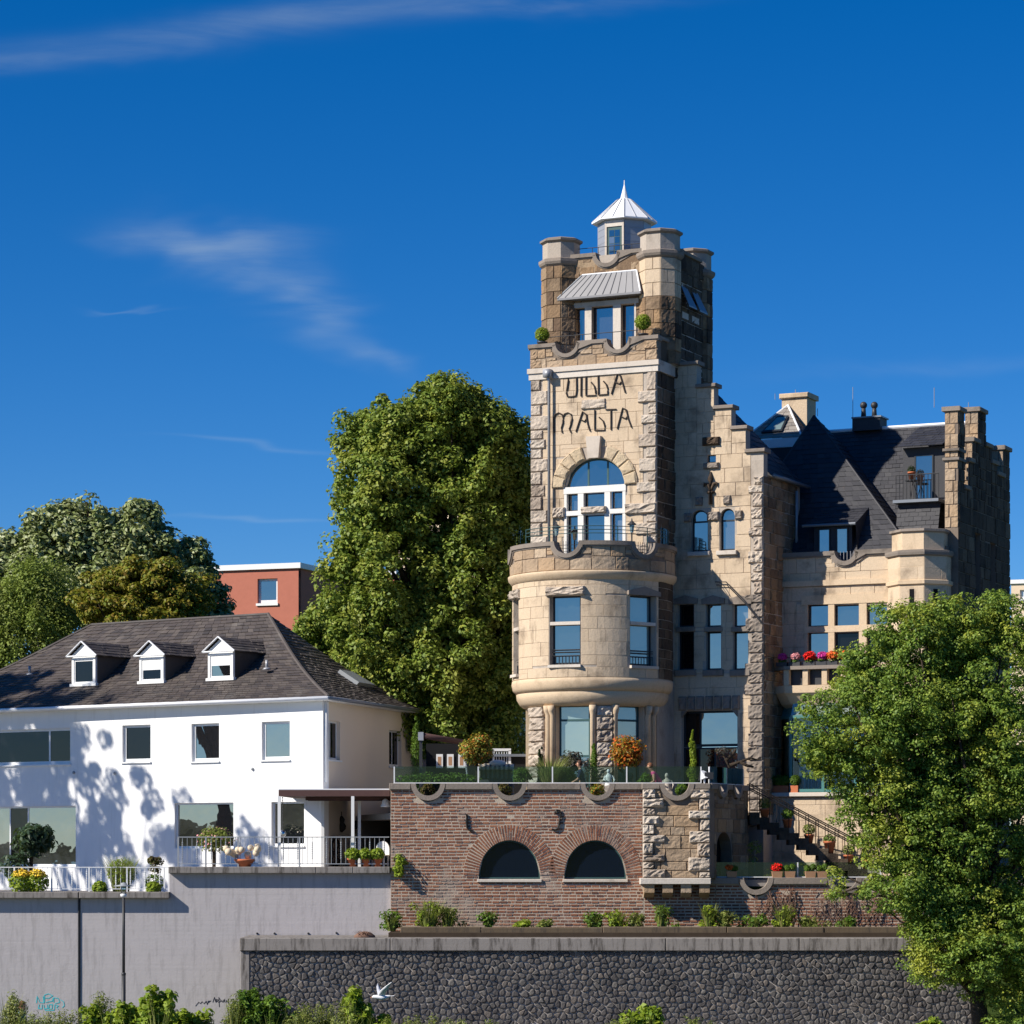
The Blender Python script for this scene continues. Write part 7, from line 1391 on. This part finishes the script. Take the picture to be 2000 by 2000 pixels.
# roof terrace set on the main roof balcony
c = DB.pt(DB.a(1790), dbz0, .4); t = thing('bistro_table', 'small round bistro table on the roof dormer balcony', 'table', c); MB().lathe(c+Vector((0, 0, .66)), [(.0, 0), (.26, 0), (.26, .03), (0, .035)], 16).build('table_top', 'dark_metal', t)
for g in (0, 2.1, 4.2): MB().tube([c+Vector((.2*math.cos(g), .2*math.sin(g), 0)), c+Vector((0, 0, .66))], .012, 5).build('leg', 'dark_metal', t)
q = c+Vector((-.05, 0, .70)); t = thing('terrace_pot', 'terracotta pot on the bistro table of the roof balcony', 'potted plant', q); MB().lathe(q, POT(.13, .28), 14).build('pot', 'terracotta', t, True); blob(t, q+Vector((0, 0, .36)), .14, 200, .06, 'leaf_dark')
# ---------------------------------------------------------------- people
def skin(name, J, Eg, rad, mat, parent, sub=2):
    """one continuous surface grown round a jointed skeleton"""
    me = bpy.data.meshes.new(name); o0 = world_loc(parent); ks_ = list(J); me.from_pydata([Vector(J[k_])-o0 for k_ in ks_], [(ks_.index(a), ks_.index(b)) for a, b in Eg], []); ob = bpy.data.objects.new(name, me); COL.objects.link(ob)
    ob.modifiers.new('s', 'SKIN'); sv = me.skin_vertices[0].data
    for i, k_ in enumerate(ks_): r = rad[k_]; sv[i].radius = r if isinstance(r, tuple) else (r, r); sv[i].use_root = (i == 0)
    md = ob.modifiers.new('d', 'SUBSURF'); md.levels = sub; md.render_levels = sub
    dg = bpy.context.evaluated_depsgraph_get(); nm = bpy.data.meshes.new_from_object(ob.evaluated_get(dg)); bpy.data.objects.remove(ob); nm.polygons.foreach_set('use_smooth', [True]*len(nm.polygons)); return link(name, nm, mat, parent)
def person(label, pos, h, face, cloth, trousers, hair, lean=0, stride=.22, arms=(.1, -.1), long_hair=False, sleeve=True):
    """standing or walking figure; face = heading angle in the ground plane (0 = +x)"""
    t = thing('person', label, 'person', pos); k_ = h/1.72; f = Vector((math.cos(face), math.sin(face), 0)); s = Vector((-f.y, f.x, 0)); up = Vector((0, 0, 1)); B = Vector(pos)
    def pt(fw, sd, z): return B+(f*fw+s*sd+up*z)*k_
    L = lambda z: lean*max(0, z-.95)
    J = {'pel': pt(0, 0, .95), 'waist': pt(L(1.1), 0, 1.10), 'chest': pt(L(1.3), 0, 1.32), 'neck': pt(L(1.45)+.01, 0, 1.47), 'head0': pt(L(1.5)+.02, 0, 1.54), 'head1': pt(L(1.6)+.03, 0, 1.63), 'head2': pt(L(1.68)+.02, 0, 1.69)}
    Eg = [('pel', 'waist'), ('waist', 'chest'), ('chest', 'neck'), ('neck', 'head0'), ('head0', 'head1'), ('head1', 'head2')]; Rd = {'pel': .14, 'waist': .12, 'chest': .135, 'neck': .05, 'head0': .075, 'head1': .095, 'head2': .07}
    for sg_, n in ((1, 'l'), (-1, 'r')):
        st2 = stride*sg_; J['hip'+n] = pt(0, .09*sg_, .88); J['knee'+n] = pt(st2*.55+.04, .09*sg_, .50); J['ank'+n] = pt(st2, .09*sg_, .09); J['toe'+n] = pt(st2+.17, .10*sg_, .03)
        Eg += [('pel', 'hip'+n), ('hip'+n, 'knee'+n), ('knee'+n, 'ank'+n), ('ank'+n, 'toe'+n)]; Rd.update({'hip'+n: .095, 'knee'+n: .06, 'ank'+n: .042, 'toe'+n: .035})
        ar_ = arms[0 if sg_ > 0 else 1]; J['sh'+n] = pt(L(1.4), .17*sg_, 1.40); J['elb'+n] = pt(L(1.1)+ar_*.5, .22*sg_, 1.12); J['wri'+n] = pt(L(.95)+ar_*1.4+.06, .21*sg_, .90+abs(ar_)*.25); J['palm'+n] = pt(L(.95)+ar_*1.55+.08, .21*sg_, .82+abs(ar_)*.25)
        Eg += [('chest', 'sh'+n), ('sh'+n, 'elb'+n), ('elb'+n, 'wri'+n), ('wri'+n, 'palm'+n)]; Rd.update({'sh'+n: .062, 'elb'+n: .042, 'wri'+n: .028, 'palm'+n: (.04, .02)})
        for q in range(5):
            b_ = 'palm'+n; e_ = f'f{q}{n}'; e2 = f'g{q}{n}'; ln2 = (.055, .075, .08, .075, .06)[q]; d0 = f*(.03 if q == 0 else (.03-.018*q)); J[e_] = J[b_]+(d0*1.2-up*(.01 if q == 0 else .035))*k_; J[e2] = J[e_]+(f*(.015)-up*ln2*.6)*k_; Eg += [(b_, e_), (e_, e2)]; Rd[e_] = .009; Rd[e2] = .008
    Rd = {a: (tuple(x*k_ for x in b) if isinstance(b, tuple) else b*k_) for a, b in Rd.items()}
    skin('body', J, Eg, Rd, 'skin', t)
    tor = ['pel', 'waist', 'chest']; e2 = [('pel', 'waist'), ('waist', 'chest')]
    J2 = {k2: J[k2] for k2 in tor}; R2 = {'pel': .155*k_, 'waist': .142*k_, 'chest': .152*k_}; J2['col'] = J['chest'].lerp(J['neck'], .55); R2['col'] = .085*k_; e2.append(('chest', 'col'))
    for n in 'lr':
        J2['sh'+n] = J['sh'+n]; R2['sh'+n] = .078*k_; e2.append(('chest', 'sh'+n)); J2['slv'+n] = J['sh'+n].lerp(J['elb'+n], .95 if sleeve else .35); R2['slv'+n] = .058*k_; e2.append(('sh'+n, 'slv'+n))
    skin('shirt', J2, e2, R2, cloth, t)
    J3 = {'pel': J['pel']-up*.02}; R3 = {'pel': .15*k_}; e3_ = []
    for n in 'lr':
        for a, r in (('hip', .108), ('knee', .075), ('ank', .062)): J3[a+n] = J[a+n]+(up*.04 if a == 'ank' else Vector()); R3[a+n] = r*k_
        e3_ += [('pel', 'hip'+n), ('hip'+n, 'knee'+n), ('knee'+n, 'ank'+n)]
    skin('trousers', J3, e3_, R3, trousers, t)
    for n in 'lr': skin('shoe', {'a': J['ank'+n]-up*.04*k_-f*.03*k_, 'b': J['toe'+n]+f*.04*k_}, [('a', 'b')], {'a': .052*k_, 'b': .045*k_}, 'leather', t)
    hc = J['head1']; m = MB(); r = .108*k_; m.ball(hc+(-f*.025+up*.022)*k_, r, 14, 10, (1, 1, 1.05)); 
    m.v = [v if (v-hc).dot(f) < .035*k_ or v.z > hc.z+.045*k_ else v-f*((v-hc).dot(f)-.02*k_) for v in m.v]
    if long_hair: m.ball(hc-f*.06*k_-up*.07*k_, .075*k_, 10, 8, (1, 1, 1.5))
    m.build('hair', hair, t, True)
    fm_ = MB(); fm_.ball(hc+(f*.098-up*.02)*k_, .016*k_, 6, 5, (1, .8, 1.3)); 
    for sg_ in (1, -1): fm_.ball(hc+(s*.092*sg_-f*.005-up*.005)*k_, .022*k_, 6, 5, (.7, .5, 1.2))
    fm_.build('nose_and_ears', 'skin', t, True)
    ey = MB()
    for sg_ in (1, -1): ey.ball(hc+(f*.086+s*.035*sg_+up*.008)*k_, .010*k_, 6, 5)
    ey.build('eyes', 'hair', t, True); mo = MB(); mo.ball(hc+(f*.086-up*.055)*k_, .016*k_, 6, 4, (.5, 1.2, .35)); mo.build('mouth', 'terracotta', t, True)
    return t
person('person in a dark blue top walking along the terrace behind the glass', (pxz(1137, 95.2), 95.2, FL_T), 1.70, PI, 'navy_cloth', 'jeans', 'hair', .12, .2, (.25, .1))
person('person in a pink top bending behind the glass railing', (pxz(1290, 95.5), 95.5, FL_T), 1.62, PI, 'pink_cloth', 'jeans', 'fair_hair', .55, .1, (.3, .25), sleeve=False)
person('person in a turquoise top walking past the concrete wall', (pxz(41, 88.0), 88.0, 0), 1.76, 0, 'aqua_cloth', 'jeans', 'fair_hair', .05, .28, (.2, -.2), True, False)
# ---------------------------------------------------------------- gull in flight
c = at(745, 1947, 82.0); t = thing('gull', 'white gull flying past the basalt wall with raised wings', 'bird', c); m = MB()
m.tube([c+Vector(p) for p in ((-.27, 0, -.005), (-.22, 0, .005), (-.14, 0, .0), (0, 0, -.02), (.12, 0, -.005), (.22, 0, .02), (.27, 0, .025))], [.012, .042, .055, .075, .055, .03, .008], 12); m.build('body', 'feather', t, True)
MB().tube([c+Vector((-.27, 0, -.008)), c+Vector((-.32, 0, -.018))], [.013, .003], 6).build('beak', 'orange', t)
def wing(pts, mat):
    m = MB(); L, T = pts; n = len(L); vs = [c+Vector(p) for p in L]+[c+Vector(p) for p in T]; vs += [v+Vector((0, 0, .012)) for v in vs]; fs = []
    for i in range(n-1): fs += [(i, i+1, n+i+1, n+i), (2*n+i, 3*n+i, 3*n+i+1, 2*n+i+1), (i, 2*n+i, 2*n+i+1, i+1), (n+i, n+i+1, 3*n+i+1, 3*n+i)]
    m.add(vs, fs); return m.build('wing', mat, t, True)
wing(([(-.10, -.03, .03), (-.02, -.22, .18), (.12, -.40, .30), (.30, -.58, .43)], [(.10, -.03, .03), (.13, -.2, .14), (.20, -.38, .24), (.31, -.58, .42)]), 'feather'); wing(([(-.10, .03, .03), (-.14, .24, .16), (-.16, .42, .26), (-.14, .60, .34)], [(.08, .03, .03), (.02, .24, .14), (-.06, .42, .23), (-.12, .60, .33)]), 'grey_feather')
m = MB(); m.add([c+Vector(p) for p in ((.2, -.02, .02), (.2, .02, .02), (.36, .07, .03), (.36, -.07, .03), (.2, -.02, .03), (.2, .02, .03), (.36, .07, .037), (.36, -.07, .037))], [(0, 1, 2, 3), (7, 6, 5, 4), (0, 3, 7, 4), (1, 5, 6, 2), (2, 6, 7, 3)]); m.build('tail', 'feather', t)
